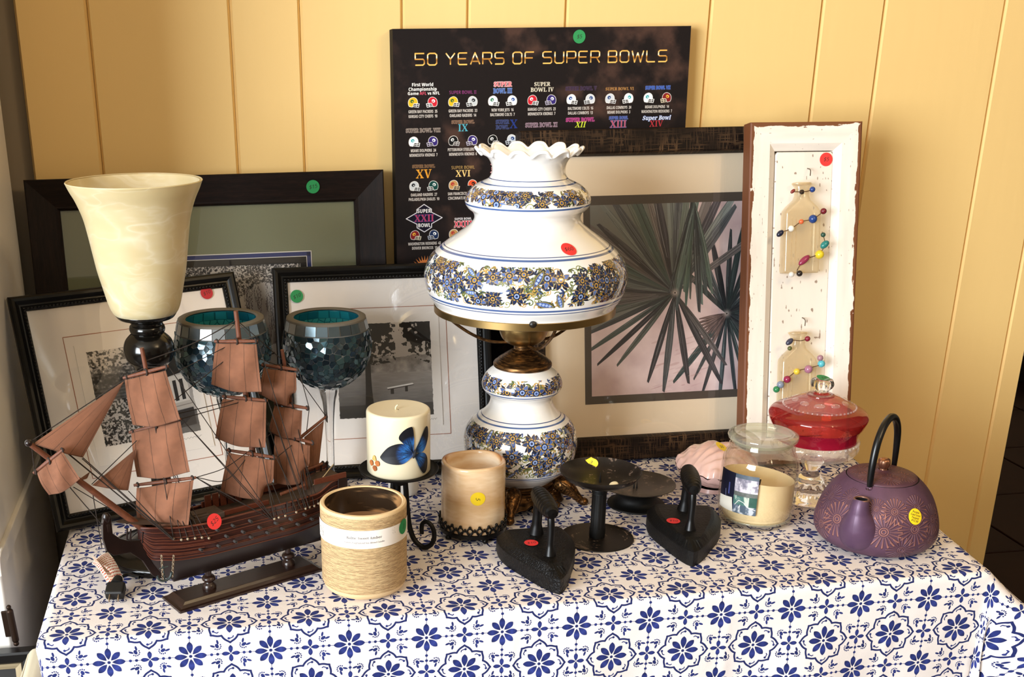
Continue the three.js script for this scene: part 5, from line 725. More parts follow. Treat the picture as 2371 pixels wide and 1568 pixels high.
// ---------------------------------------------------------------- small white cup with a yellow sticker behind the scroll stand
{
  const p = onY(934, 1143, T), t = thing('white_cup', 'small white glass candle cup half hidden behind the scroll candle stand', 'cup', [p.x, T, p.z]);
  const milk = phy({ name: 'milk glass', color: new THREE.Color(0.72, 0.70, 0.66), roughness: 0.25, clearcoat: 0.3 }), prof = [[0.001, 0.0006], [0.0150, 0.0006], [0.0205, 0.0030], [0.0222, 0.0080], [0.0225, 0.0240], [0.0222, 0.0255], [0.0205, 0.0255], [0.0200, 0.0090], [0.001, 0.0085]];
  part(t, 'cup', lathe(prof, 64), milk);
  part(t, 'price_sticker', patch([[0.0222, 0.0080], [0.0225, 0.0240]], -0.75, 0.0085, 0.0165, 0.0140, true, 0.0005), dotMaterial('yellow', '2', 0), 'round yellow price sticker');
}
// ---------------------------------------------------------------- two sad irons
{
  const pitted = pixelTexture(512, 512, (u, v) => { const n = fbm(u * 26, v * 26, 4, 26); return 60 + 170 * n; }, { data: true, repeat: [2, 2] });
  const plainIron = phy({ name: 'smooth black iron', color: 0x050404, roughness: 0.38, specularIntensity: 0.7 });
  const cast = (b, r) => phy({ name: 'black cast iron', color: 0x050404, roughness: r, metalness: 0.1, specularIntensity: 0.6, bumpMap: pitted, bumpScale: b });
  const plan = (k, n = 22) => { const pts = []; for (let i = 0; i <= n; i++) { const s = i / n; pts.push([0.046 * k * Math.pow(Math.sin(Math.PI * (0.5 + 0.5 * Math.pow(s, 0.92))), 0.72) * (1 + 0.10 * Math.sin(Math.PI * Math.min(1, s * 1.6)) ), lerp(-0.069, 0.069, s)]); } return pts; };
  function makeIron(label, m, p, turn, dot) {
    const t = thing('sad_iron', label, 'iron', [p.x, T, p.z], turn);
    // hull: stacked outlines from the sole to the bevelled top
    const rows = [[1.0, 0, 0], [1.015, 0.0030, 0], [1.01, 0.0185, 0], [0.985, 0.0200, 0], [0.80, 0.0290, 0.010], [0.70, 0.0310, 0.013]], out = plan(1), loop = [...out.map(([x, z]) => [x, z]), ...out.slice(0, -1).reverse().map(([x, z]) => [-x, z])];
    const g = grid(loop.length, rows.length - 1, (u, v) => { const r = rows[Math.round(v * (rows.length - 1))], q = loop[Math.round(u * loop.length) % loop.length], k = Math.round(u * loop.length) % loop.length, z = q[1]; const sh = r[2] ? clamp(z, -0.064, 0.069 - r[2] * 1.9) : z; return V(q[0] * r[0] * (sh > 0.03 && r[2] ? 1 - 0.3 * smooth(sh, 0.03, 0.05) : 1), r[1], sh); });
    const cap = (row, up) => { const r = rows[row], pos = [], n = loop.length, a = g.attributes.position, c = V(0, r[1], 0); for (let i = 0; i < n; i++) { const A = V().fromBufferAttribute(a, row * (n + 1) + i), B = V().fromBufferAttribute(a, row * (n + 1) + i + 1); for (const v of up ? [c, B, A] : [c, A, B]) pos.push(v.x, v.y, v.z); } const h = new THREE.BufferGeometry(); h.setAttribute('position', new THREE.Float32BufferAttribute(pos, 3)); h.setAttribute('uv', new THREE.Float32BufferAttribute(pos.filter((_, i) => i % 3 !== 1).map((x) => x * 9), 2)); h.computeVertexNormals(); return h; };
    const g2 = g.toNonIndexed(); g2.computeVertexNormals(); const uv = g2.attributes.uv; for (let i = 0; i < uv.count; i++) uv.setXY(i, uv.getX(i) * 4, uv.getY(i) * 0.6);
    part(t, 'body', merge([g2, cap(0, false), cap(5, true)]), m);
    for (const [z, r] of [[-0.046, 0.0062], [0.020, 0.0046]]) part(t, 'post', taper([V(0, 0.029, z * 1.04), V(0, 0.042, z), V(0.0005, 0.062, z * 0.97), V(0, 0.078, z * 0.88), V(0, 0.0855, z * 0.72)], [r * 1.7, r * 1.05, r, r, r * 0.9], 26, 12), plainIron);
    part(t, 'grip', (() => { const prof = []; const n = 44; for (let i = 0; i <= n; i++) { const s = i / n; prof.push([0.0118 * Math.pow(Math.sin(Math.PI * clamp(s, 0.02, 0.98)), 0.22) + 0.00055 * Math.sin(s * n * 1.55), -0.050 + s * 0.078]); } return lathe([[0.0005, -0.0505], ...prof, [0.0005, 0.0285]], 28).rotateX(Math.PI / 2).translate(0, 0.0865, -0.003); })(), plainIron);
    const d = part(t, 'price_sticker', flatDot(0.0088), dotMaterial('red', dot, 0.1), 'round red price sticker reading ' + dot); return [t, d];
  }
  const [a, da] = makeIron('rough pitted black cast iron flat iron at the front of the table', cast(0.0016, 0.40), V(0.0305, 0, -0.0310), 0.0, '$10');
  const [b, db] = makeIron('smoother black cast iron flat iron in front of the jar candle', cast(0.0006, 0.5), V(0.2335, 0, -0.0775), -0.262, '$10');
  for (const [t, d, u, v] of [[a, da, 1230, 1257], [b, db, 1559, 1206]]) { t.updateMatrixWorld(true); const q = t.worldToLocal(onY(u, v, T + 0.0318)); d.position.copy(q); d.rotation.set(-Math.PI / 2 + 0.03, 0, 0.15); d.position.y = 0.0318; }
}
// ---------------------------------------------------------------- pink shell box
{
  const p = onY(1648, 1130, T), t = thing('shell_box', 'pale pink ceramic scallop shell box behind the jar candle', 'box', [p.x, T, p.z], 0.5); t.scale.setScalar(1.14);
  const glaze = (c) => phy({ name: 'pink glaze', color: new THREE.Color(...c), roughness: 0.18, clearcoat: 0.5, clearcoatRoughness: 0.05 });
  const ribs = (ph) => 1 + 0.035 * Math.abs(Math.sin(ph * 9)), outline = (ph) => { const c = Math.cos(ph); return 0.051 * (1 + 0.10 * c) * (1 + 0.018 * Math.cos(ph * 18)); };
  // rays meet at the hinge (-x turned to the rear right); each half is a domed fan
  const half = (h, lift, dir) => grid(96, 22, (u, v) => { const ph = (u - 0.5) * TAU, r = outline(ph) * v, x = r * Math.cos(ph), z = r * Math.sin(ph), a = Math.atan2(z, x + 0.056), d = Math.hypot(x + 0.056, z), rim = 1 - v * v; const rib = 0.0019 * Math.cos(a * 21) * smooth(d, 0.01, 0.05) * (0.4 + 0.6 * v); return V(x, lift + dir * (h * Math.pow(rim, 0.62) * (0.75 + 0.25 * (x + 0.05) / 0.1 * 1.3) + rib) + 0.002 * Math.cos(ph * 18) * smooth(v, 0.8, 1), z); });
  part(t, 'lid', half(0.030, 0.030, 1), glaze([0.80, 0.52, 0.45])); part(t, 'bowl', half(0.0275, 0.029, -1), glaze([0.72, 0.46, 0.42]));
  part(t, 'foot', lathe([[0.001, 0], [0.024, 0], [0.026, 0.001], [0.024, 0.006]], 40), glaze([0.72, 0.46, 0.42]));
  const d = part(t, 'price_sticker', flatDot(0.0085), dotMaterial('yellow', '$6', 0.4), 'round yellow price sticker on the lid'); d.position.set(-0.004, 0.0605, 0.012); d.rotation.set(-1.05, 0.2, 0.3);
}
// ---------------------------------------------------------------- jar candle
{
  const p = onY(1746, 1203, T), t = thing('jar_candle', 'clear glass jar candle with flat glass lid and half burned pale wax', 'candle', [p.x, T, p.z]);
  const clear = phy({ name: 'clear jar glass', color: new THREE.Color(0.95, 0.945, 0.925), roughness: 0.02, transmission: 1, thickness: 0, ior: 1.5 }), lidGlass = phy({ name: 'greenish lid glass', color: new THREE.Color(0.84, 0.84, 0.74), roughness: 0.05, transmission: 0.86, thickness: 0, ior: 1.52 });
  const wall = [...curve([[0.0005, 0.0006], [0.0430, 0.0006], [0.0462, 0.0022], [0.0478, 0.0058], [0.0470, 0.0085], [0.0486, 0.0120], [0.0508, 0.0230]], 30), ...curve([[0.0511, 0.0350], [0.0512, 0.0620], [0.0507, 0.0800], [0.0490, 0.0920], [0.0448, 0.1000], [0.0424, 0.1040]], 26), [0.0432, 0.1058], [0.0424, 0.1076], [0.0432, 0.1095], [0.0423, 0.1112], [0.0418, 0.1165]];
  part(t, 'jar', lathe(wall, 96), clear);
  part(t, 'jar_inside', lathe(wall.filter(([r, h]) => h > 0.006).map(([r, h]) => [r - 0.0032, h + 0.001]), 80), clear);
  part(t, 'base_ring', place(new THREE.TorusGeometry(0.0470, 0.0016, 10, 80), [0, 0.0100, 0], [Math.PI / 2, 0, 0]), lidGlass);
  const lid = part(t, 'lid', lathe([[0.0365, 0.1080], [0.0372, 0.1168], [0.0420, 0.1172], [0.0452, 0.1185], [0.0462, 0.1212], [0.0455, 0.1240], [0.0420, 0.1262], [0.0375, 0.1272], [0.0350, 0.1262], [0.0300, 0.1250], [0.0005, 0.1248]], 96), lidGlass);
  part(lid, 'seal', place(new THREE.TorusGeometry(0.0395, 0.0019, 8, 80), [0, 0.1148, 0], [Math.PI / 2, 0, 0]), lidGlass);
  const wax = phy({ name: 'pale candle wax', color: new THREE.Color(0.86, 0.68, 0.40), roughness: 0.5, sheen: 0 });
  part(t, 'wax', lathe([[0.001, 0.0080], [0.0425, 0.0080], [0.0455, 0.0130], [0.0474, 0.0230], [0.0474, 0.0580], [0.0470, 0.0650], ...curve([[0.0455, 0.0630], [0.0380, 0.0545], [0.0250, 0.0510], [0.0005, 0.0500]], 12)], 80, (q, tt, r, h) => [r, h + (h > 0.049 ? 0.006 * Math.cos(q + 1.4) * r / 0.047 : 0)]), wax);
  part(t, 'wick', rod(V(0.002, 0.049, 0), V(0.003, 0.0585, 0), 0.0011), std({ color: 0x1c1510, roughness: 1 }));
  const art = canvasTexture(700, 512, (c, w, h) => {
    c.fillStyle = '#14162a'; c.fillRect(0, 0, w, h); c.fillStyle = '#4a5290'; c.fillRect(215, 150, 26, 150); c.fillStyle = '#8a90b4'; c.save(); c.translate(150, 250); c.rotate(-0.12); c.fillRect(0, 0, 8, 90); c.restore();
    c.fillStyle = '#d8d2c4'; c.beginPath(); c.moveTo(0, 360); c.lineTo(300, 330); c.lineTo(330, 512); c.lineTo(0, 512); c.fill();
    const im = c.getImageData(330, 0, 370, 512); for (let y = 0; y < 512; y++) for (let x = 0; x < 370; x++) { const u = x / 370, v = y / 512, n = fbm(u * 5, v * 7, 5); let k = v < 0.12 ? mix3([70, 82, 96], [110, 118, 128], n) : v < 0.45 ? mix3([120, 116, 132], [214, 206, 214], smooth(n, 0.3, 0.62)) : v < 0.56 ? mix3([60, 66, 62], [130, 132, 128], n) : v < 0.78 ? mix3([72, 112, 104], [196, 204, 190], smooth(n, 0.42, 0.66)) : mix3([74, 88, 104], [186, 190, 196], smooth(n, 0.4, 0.6)); if (u > 0.68 && v > 0.55 && v < 0.8) k = mix3([26, 66, 58], [60, 100, 84], n); const o = (y * 370 + x) * 4; im.data[o] = k[0]; im.data[o + 1] = k[1]; im.data[o + 2] = k[2]; } c.putImageData(im, 330, 0);
    c.strokeStyle = '#e6e2da'; c.lineWidth = 8; c.lineJoin = 'round'; c.beginPath(); c.moveTo(360, 410); c.lineTo(420, 340); c.lineTo(500, 360); c.lineTo(560, 410); c.lineTo(690, 440); c.moveTo(420, 450); c.lineTo(450, 400); c.lineTo(440, 480); c.stroke();
  });
  part(t, 'label', patch([[0.0508, 0.0230], [0.0511, 0.0350], [0.0512, 0.0620], [0.0507, 0.0800]], -1.03, 0.0300, 0.0610, 0.0560, false, 0.0004, 40, 10), std({ map: art, roughness: 0.4 }), 'dark label with a misty mountain picture');
}
// ---------------------------------------------------------------- ruby flashed compote
{
  const p = onY(1870, 1152, T), t = thing('covered_compote', 'footed clear pressed glass candy dish with ruby red bowl and lid', 'dish', [p.x, T, p.z]);
  const clear = phy({ name: 'pressed clear glass', color: 0xffffff, roughness: 0.03, transmission: 1, thickness: 0.02, ior: 1.48 }), thin = phy({ name: 'clear glass skin', color: new THREE.Color(0.98, 0.97, 0.95), roughness: 0.06, transmission: 0.92, thickness: 0, ior: 1.5 });
  const ruby = phy({ name: 'ruby stained glass', color: new THREE.Color(0.56, 0.055, 0.045), roughness: 0.05, transmission: 0.8, thickness: 0, ior: 1.5 }), rubyDeep = phy({ name: 'deep ruby glass', color: new THREE.Color(0.42, 0.012, 0.05), roughness: 0.07, transmission: 0.7, thickness: 0, ior: 1.5 });
  const bumps = (n, a, h0, h1) => (q, tt, r, h) => [r + a * Math.max(0, Math.cos(q * n)) * smooth(h, h0 - 0.003, h0 + 0.002) * (1 - smooth(h, h1 - 0.002, h1 + 0.003)), h];
  part(t, 'foot', lathe(curve([[0.001, 0.0006], [0.0430, 0.0006], [0.0455, 0.0018], [0.0430, 0.0040], [0.0330, 0.0075], [0.0255, 0.0150], [0.0225, 0.0235], [0.0180, 0.0320], [0.0112, 0.0385], [0.0100, 0.0430], [0.0125, 0.0480], [0.0156, 0.0548], [0.0150, 0.0600], [0.0115, 0.0640], [0.0060, 0.0655], [0.001, 0.0655]], 90), 96, bumps(14, 0.0016, 0.006, 0.024)), clear);
  part(t, 'bowl_base', lathe(curve([[0.0080, 0.0640], [0.0240, 0.0645], [0.0470, 0.0670], [0.0555, 0.0735], [0.0585, 0.0810], [0.0578, 0.0870], [0.0560, 0.0905]], 40), 140, bumps(20, 0.0018, 0.069, 0.086)), thin);
  part(t, 'bowl', lathe(curve([[0.0560, 0.0905], [0.0558, 0.0960], [0.0570, 0.1020], [0.0600, 0.1085], [0.0612, 0.1105]], 20), 96), rubyDeep);
  part(t, 'bowl_lining', lathe([[0.001, 0.0690], [0.0420, 0.0700], [0.0525, 0.0800], [0.0535, 0.0960], [0.0575, 0.1085]], 80), thin);
  for (let k = 0; k < 44; k++) { const a = k / 44 * TAU, b = part(t, 'bead', new THREE.SphereGeometry(0.0022, 8, 6), thin); b.position.set(0.0583 * Math.sin(a), 0.0893, 0.0583 * Math.cos(a)); }
  const lid = part(t, 'lid', lathe(curve([[0.0618, 0.1105], [0.0640, 0.1150], [0.0668, 0.1225], [0.0670, 0.1262], [0.0640, 0.1310], [0.0575, 0.1350], [0.0495, 0.1382]], 36), 96), ruby);
  part(lid, 'lid_crown', lathe(curve([[0.0495, 0.1382], [0.0400, 0.1435], [0.0270, 0.1500], [0.0180, 0.1535], [0.0120, 0.1550]], 24), 96), phy({ name: 'pink tinged glass', color: new THREE.Color(0.86, 0.50, 0.46), roughness: 0.05, transmission: 0.85, thickness: 0, ior: 1.5 }));
  for (let k = 0; k < 48; k++) { const a = k / 48 * TAU, b = part(lid, 'lid_bead', new THREE.SphereGeometry(0.0016, 8, 6), thin); b.position.set(0.0488 * Math.sin(a), 0.1392, 0.0488 * Math.cos(a)); }
  for (let k = 0; k < 10; k++) { const a = k / 10 * TAU + 0.15, b = part(lid, 'thumbprint', new THREE.SphereGeometry(0.0072, 16, 8), thin); b.scale.set(1, 0.22, 0.62); b.rotation.set(0.45, a, 0, 'YXZ'); b.position.set(0.0345 * Math.sin(a), 0.1470, 0.0345 * Math.cos(a)); }
  const knob = part(lid, 'finial', lathe(curve([[0.0190, 0.1530], [0.0185, 0.1545], [0.0110, 0.1560], [0.0090, 0.1585], [0.0110, 0.1620], [0.0150, 0.1670], [0.0155, 0.1715], [0.0135, 0.1755], [0.0085, 0.1772], [0.0005, 0.1774]], 40), 80, (q, tt, r, h) => [r * (1 + (h > 0.160 ? 0.05 * Math.cos(q * 8) : 0)), h]), clear);
  const d = part(t, 'price_sticker', flatDot(0.0095), dotMaterial('green', '$8', 0.2), 'round green price sticker on the finial'); d.position.set(0.0005, 0.1782, 0.0005); d.rotation.set(-Math.PI / 2 + 0.18, 0.1, 0.2);
}
// ---------------------------------------------------------------- purple cast iron teapot
{
  const p = onY(2020, 1252, T), t = thing('teapot', 'purple cast iron teapot with copper daisy relief and black arched handle', 'teapot', [p.x, T, p.z]);
  const body = curve([[0.0010, 0.0004], [0.0500, 0.0004], [0.0570, 0.0016], [0.0680, 0.0070], [0.0752, 0.0165], [0.0768, 0.0270], [0.0745, 0.0420], [0.0700, 0.0560], [0.0640, 0.0690], [0.0560, 0.0800], [0.0480, 0.0880], [0.0445, 0.0912]], 90);
  let total = 0; for (let i = 1; i < body.length; i++) total += Math.hypot(body[i][0] - body[i - 1][0], body[i][1] - body[i - 1][1]);
  const spoutU = 0.5 + Math.atan2(-0.743, 0.669) / TAU;
  function relief(W, H, kx, ky, list) { // daisies: copper rays over purple, and their height; kx, ky = pixels per metre
    const col = document.createElement('canvas'), hgt = document.createElement('canvas'); col.width = hgt.width = W; col.height = hgt.height = H; const c = col.getContext('2d'), b = hgt.getContext('2d');
    const im = c.createImageData(W, H); for (let y = 0; y < H; y++) for (let x = 0; x < W; x++) { const n = fbm(x / 60, y / 60, 4), g = fbm(x / 3, y / 3, 2), k = mix3([76, 51, 70], [100, 69, 88], n * 0.8 + g * 0.3), o = (y * W + x) * 4; im.data[o] = k[0]; im.data[o + 1] = k[1]; im.data[o + 2] = k[2]; im.data[o + 3] = 255; } c.putImageData(im, 0, 0); b.fillStyle = '#404040'; b.fillRect(0, 0, W, H);
    for (const [x, y, r, s] of list) for (const o of [-W, 0, W]) for (const [g, ray, bright] of [[c, s ?? 1, true], [b, 1, false]]) {
      g.save(); g.translate(x + o, y); g.scale(kx, ky); g.lineCap = 'round'; const n = 20;
      for (let k = 0; k < n; k++) { const a = k / n * TAU, q = g.createLinearGradient(0, 0, Math.cos(a) * r, Math.sin(a) * r); if (bright) { q.addColorStop(0.25, `rgba(150,98,86,${0.2 * ray})`); q.addColorStop(1, `rgba(182,122,100,${0.72 * ray})`); } else { q.addColorStop(0, '#808080'); q.addColorStop(1, '#ffffff'); } g.strokeStyle = q; g.lineWidth = r * 0.095; g.beginPath(); g.moveTo(Math.cos(a) * r * 0.34, Math.sin(a) * r * 0.34); g.lineTo(Math.cos(a) * r, Math.sin(a) * r); g.stroke(); }
      g.strokeStyle = bright ? `rgba(190,126,102,${0.6 * ray})` : '#c0c0c0'; g.lineWidth = r * 0.07; for (const q of [0.12, 0.24]) { g.beginPath(); g.arc(0, 0, r * q, 0, TAU); g.stroke(); } g.restore(); }
    const A = new THREE.CanvasTexture(col); A.colorSpace = THREE.SRGBColorSpace; const B = new THREE.CanvasTexture(hgt); A.wrapS = B.wrapS = THREE.RepeatWrapping; A.anisotropy = 8; return [A, B];
  }
  const W = 2048, H = 512, list = [], ppm = H / total, hy = (h) => H * (1 - sAtHeight(body, h, 20) / total);
  for (const [du, h, r, s] of [[0.070, 0.043, 0.021, 1], [0.155, 0.046, 0.021, 0.8], [0.096, 0.0675, 0.017, 1], [0.042, 0.0690, 0.013, 0.9], [0.172, 0.070, 0.017, 0.7], [0.120, 0.020, 0.017, 0.55], [0.212, 0.027, 0.018, 0.5], [0.232, 0.052, 0.019, 0.6], [-0.062, 0.046, 0.022, 1], [-0.115, 0.030, 0.019, 0.8], [-0.050, 0.0745, 0.013, 0.55], [-0.125, 0.066, 0.018, 0.45], [-0.19, 0.048, 0.020, 0.5], [0.30, 0.05, 0.02, 0.6], [0.38, 0.045, 0.021, 0.7], [0.45, 0.065, 0.018, 0.7], [-0.29, 0.05, 0.02, 0.7], [-0.38, 0.04, 0.02, 0.7], [0.47, 0.035, 0.02, 0.7]]) list.push([((spoutU + du + 1) % 1) * W, hy(h), r, s]);
  const [map, bump] = relief(W, H, W / (TAU * 0.070), ppm, list), purple = std({ name: 'purple enamelled iron', map, bumpMap: bump, bumpScale: 0.0016, roughness: 0.5, metalness: 0.25 });
  part(t, 'body', lathe(body, 160), purple);
  const lidList = []; for (let k = 0; k < 7; k++) lidList.push([256 + 150 * Math.cos(k / 7 * TAU), 256 + 150 * Math.sin(k / 7 * TAU), 0.014, 0.55]); const [lm, lb] = relief(512, 512, 512 / 0.092, 512 / 0.092, lidList);
  const lidGeo = lathe(curve([[0.0432, 0.0912], [0.0425, 0.0930], [0.0380, 0.0950], [0.0250, 0.0975], [0.0100, 0.0990], [0.0060, 0.1005]], 24), 96), q = lidGeo.attributes.position, u2 = lidGeo.attributes.uv; for (let i = 0; i < q.count; i++) u2.setXY(i, 0.5 + q.getX(i) / 0.092, 0.5 + q.getZ(i) / 0.092);
  part(t, 'lid_gap', lathe([[0.0448, 0.0905], [0.0430, 0.0900], [0.0430, 0.0915]], 80), std({ color: 0x0c0809, roughness: 0.8 }));
  const lid = part(t, 'lid', lidGeo, std({ name: 'copper rubbed lid', map: lm, bumpMap: lb, bumpScale: 0.0014, color: new THREE.Color(0.95, 0.80, 0.68), roughness: 0.5, metalness: 0.25 }));
  part(lid, 'knob', lathe(curve([[0.0055, 0.0995], [0.0050, 0.1020], [0.0068, 0.1050], [0.0080, 0.1092], [0.0070, 0.1135], [0.0035, 0.1152], [0.0005, 0.1150]], 24), 64, (a, tt, r, h) => [r * (1 - 0.05 * Math.max(0, Math.cos(a * 6))), h]), std({ name: 'copper knob', color: new THREE.Color(0.42, 0.20, 0.12), metalness: 0.9, roughness: 0.32 }));
  const d = V(-0.743, 0, 0.669), e = (r, h) => d.clone().multiplyScalar(r).setY(h);
  const spoutMap = pixelTexture(128, 256, (u, v) => mix3([80, 56, 80], [104, 75, 100], fbm(u * 6, v * 8, 4, 6)), { repeat: [1, 1] });
  const spout = part(t, 'spout', taper([e(0.046, 0.026), e(0.0600, 0.0345), e(0.0705, 0.0530), e(0.0735, 0.0705), e(0.0715, 0.0805)], [0.0230, 0.0265, 0.0215, 0.0128, 0.0094], 40, 32, false), std({ name: 'purple spout', map: spoutMap, roughness: 0.45, metalness: 0.25 }));
  const mouth = place(new THREE.TorusGeometry(0.0086, 0.0013, 10, 36), e(0.0714, 0.0808).toArray(), [-Math.PI / 2, 0, 0]); part(spout, 'spout_lip', mouth, std({ color: new THREE.Color(0.30, 0.16, 0.12), metalness: 0.7, roughness: 0.4 }));
  part(spout, 'spout_bore', lathe([[0.0085, 0.0800], [0.0070, 0.0700], [0.0005, 0.0660]], 32).translate(d.x * 0.0712, 0, d.z * 0.0712), std({ color: 0x0a0708, roughness: 0.9 }));
  part(t, 'handle', taper([e(0.0430, 0.0790), e(0.0470, 0.0960), e(0.0480, 0.1200), e(0.0405, 0.1480), e(0.0240, 0.1650), e(0.0000, 0.1705), e(-0.0220, 0.1610), e(-0.0365, 0.1420), e(-0.0420, 0.1180), e(-0.0440, 0.0960), e(-0.0445, 0.0860)], [0.0030, 0.0040, 0.0045, 0.0047, 0.0047, 0.0047, 0.0047, 0.0046, 0.0043, 0.0038, 0.0032], 90, 14), std({ name: 'black handle', color: 0x0a0a0b, roughness: 0.32 }));
  for (const s of [1, -1]) part(t, 'lug', place(new RoundedBoxGeometry(0.008, 0.012, 0.009, 2, 0.003), e(s * 0.046, 0.0850).toArray(), [0, 0.73, 0]), purple);
  part(t, 'price_sticker', patch(body, 0.16, sAtHeight(body, 0.0610, 20), 0.0190, 0.0205, true, 0.0007), dotMaterial('yellow', 'Purple|Cast Iron|Teapot|$12.50', 0.35), 'round yellow price sticker with handwriting');
}

// ---------------------------------------------------------------- model sailing ship on its stand
{
  const RISE = 0.0088, mid = V(-0.34168 + 0.458107 * 0.0183, T + RISE, -0.07169 + 0.888897 * 0.0183), turn = Math.atan2(0.458107, 0.888897), t = thing('model_ship', 'wooden three masted model sailing ship with tan cloth sails on a dark stand', 'model ship', mid.toArray(), turn);
  t.updateMatrixWorld(true);
  const local = (p) => t.worldToLocal(p.clone()), axis = V(1, 0, 0).applyAxisAngle(V(0, 1, 0), turn), abeam = V(0, 0, 1).applyAxisAngle(V(0, 1, 0), turn);
  const sp = (u, v, n = 0) => local(onPlane(u, v, mid.clone().addScaledVector(abeam, n), abeam));         // a point of the ship's lengthwise plane
  const facing = V(-0.152, 0, 0.988);                                                                       // the yards are braced round this way
  const wood = (a, b, rough, st = 20) => std({ map: grainTex(a, b, st, [2, 1]), roughness: rough });
  const red = wood([34, 13, 10], [66, 28, 20], 0.34), darkWood = wood([20, 10, 8], [40, 22, 17], 0.32), deckWood = wood([58, 44, 35], [88, 68, 54], 0.7), rail = wood([66, 28, 16], [112, 54, 32], 0.45), spar = wood([84, 44, 27], [130, 74, 45], 0.6), standWood = wood([26, 15, 11], [54, 33, 25], 0.28);
  const below = std({ name: 'dark lower hull', color: new THREE.Color(0.016, 0.009, 0.008), roughness: 0.35 }), cordMat = std({ name: 'dark rigging thread', color: 0x2b211b, roughness: 0.9 });
  // hull: half breadth at (s, h)
  const deckH = (s) => 0.0955 + 0.004 * smooth(s, -0.09, -0.13) + 0.010 * smooth(s, 0.085, 0.115), keelH = (s) => 0.0245 + 0.060 * Math.pow(clamp((-0.094 - s) / 0.0435, 0, 1), 2.1) + 0.004 * smooth(s, 0.08, 0.13);
  const half = (s, h) => { const k = clamp((h - keelH(s)) / (deckH(s) - keelH(s)), 0, 1), bow = Math.pow(clamp((s + 0.1375) / 0.075, 0, 1), 0.55), stern = 1 - 0.30 * Math.pow(smooth(s, 0.03, 0.135), 1.4), run = 1 - (1 - k) * 0.75 * smooth(s, 0.04, 0.13); return 0.0300 * bow * stern * run * Math.pow(Math.sin(Math.PI / 2 * Math.min(1, 0.06 + k * 1.25)), 0.75) * (1 - 0.10 * smooth(k, 0.7, 1)); };
  const S0 = -0.1375, S1 = 0.130, skin = (h0, h1, side) => grid(72, 16, (u, v) => { const s = lerp(S0, S1, u), a = h0(s), b = h1(s), h = lerp(a, b, v); return V(s, h, side * half(s, h)); });
  const water = (s) => Math.max(keelH(s), 0.0545 - 0.004 * smooth(s, -0.12, 0.12) + 0.004 * smooth(s, -0.09, -0.136));
  for (const side of [1, -1]) {
    const up = skin(water, deckH, side), low = skin(keelH, water, side); 
    part(t, 'hull_side', up, red); part(t, 'hull_bottom', low, below);
    // planking battens along the side
    for (const f of [0.02, 0.20, 0.24, 0.42, 0.46, 0.64, 0.72, 0.86]) part(t, 'batten', tubeOf(Array.from({ length: 26 }, (_, i) => { const s = lerp(S0 + 0.002, S1 - 0.001, i / 25), h = lerp(water(s), deckH(s), f); return V(s, h, side * (half(s, h) + 0.0003)); }), 0.00065, 60, 5), rail);
    for (const f of [0.12, 0.33, 0.55]) part(t, 'batten', tubeOf(Array.from({ length: 14 }, (_, i) => { const s = lerp(S0 + 0.002, -0.07, i / 13), h = lerp(water(s), deckH(s), f); return V(s, h, side * (half(s, h) + 0.0003)); }), 0.0006, 40, 5), rail);
    part(t, 'gunwale', tubeOf(Array.from({ length: 26 }, (_, i) => { const s = lerp(S0, S1, i / 25); return V(s, deckH(s), side * half(s, deckH(s))); }), 0.0014, 70, 6), rail);
  }
  part(t, 'keel', box(0.205, 0.004, 0.005, [0.002, 0.0240, 0], [0, 0, 0], 0.001), below);
  part(t, 'stern', extrude([[0.030, 0], [0.1, 0]].length ? [[-0.019, 0.030], [0.019, 0.030], [0.0215, 0.105], [-0.0215, 0.105]] : [], 0.003).rotateY(Math.PI / 2).translate(S1 - 0.002, 0, 0), darkWood);
  part(t, 'rudder', box(0.012, 0.060, 0.003, [0.1365, 0.054, 0], [0, 0, 0], 0.0008), darkWood);
  part(t, 'deck', grid(50, 6, (u, v) => { const s = lerp(S0 + 0.002, S1, u), h = deckH(s) - 0.006 + 0.006 * smooth(s, 0.08, 0.1); return V(s, h, (v - 0.5) * 2 * Math.max(0, half(s, deckH(s)) - 0.0008)); }), deckWood);
  // bow: beak board, figurehead post, head platform
  const beak = [[240, 1196], [237, 1215], [238, 1245], [247, 1275], [262, 1284], [300, 1277], [330, 1297], [352, 1330], [366, 1340], [372, 1330], [345, 1296], [330, 1262], [322, 1250], [295, 1252], [275, 1247], [258, 1235], [254, 1200]].map(([u, v]) => { const q = sp(u, v); return [q.x, q.y]; });
  part(t, 'beakhead', extrude(beak, 0.005, 0.0006).translate(0, 0, -0.0025), darkWood);
  { const q = sp(246, 1198); part(t, 'figurehead', lathe([[0.001, -0.018], [0.0034, -0.017], [0.0036, -0.008], [0.0028, -0.006], [0.0046, -0.002], [0.0048, 0.0015], [0.0030, 0.0045], [0.0005, 0.0052]], 20).translate(q.x, q.y, 0), darkWood); }
  part(t, 'head_platform', grid(26, 6, (u, v) => { const s = lerp(-0.161, -0.098, u), w = 0.017 * Math.pow(Math.sin(Math.PI * Math.min(1, 0.02 + u * 0.72)), 0.8); return V(s, lerp(0.1125, 0.1005, u), (v - 0.5) * 2 * w); }), deckWood);
  for (const [u, v] of [[289, 1232], [297, 1234], [325, 1240]]) { const q = sp(u, v); part(t, 'head_post', rod(V(q.x, q.y - 0.008, 0.004), V(q.x + 0.001, q.y + 0.006, 0.006), 0.001), darkWood); }
  // deck furniture
  part(t, 'hatch', box(0.042, 0.007, 0.026, [-0.056, 0.0955, 0.002], [0, 0, 0], 0.001), deckWood); for (const k of [0, 1]) part(t, 'hatch_plank', box(0.018, 0.002, 0.004, [-0.064, 0.1002, 0.006 + k * 0.007], [0, 0, 0], 0.0005), deckWood);
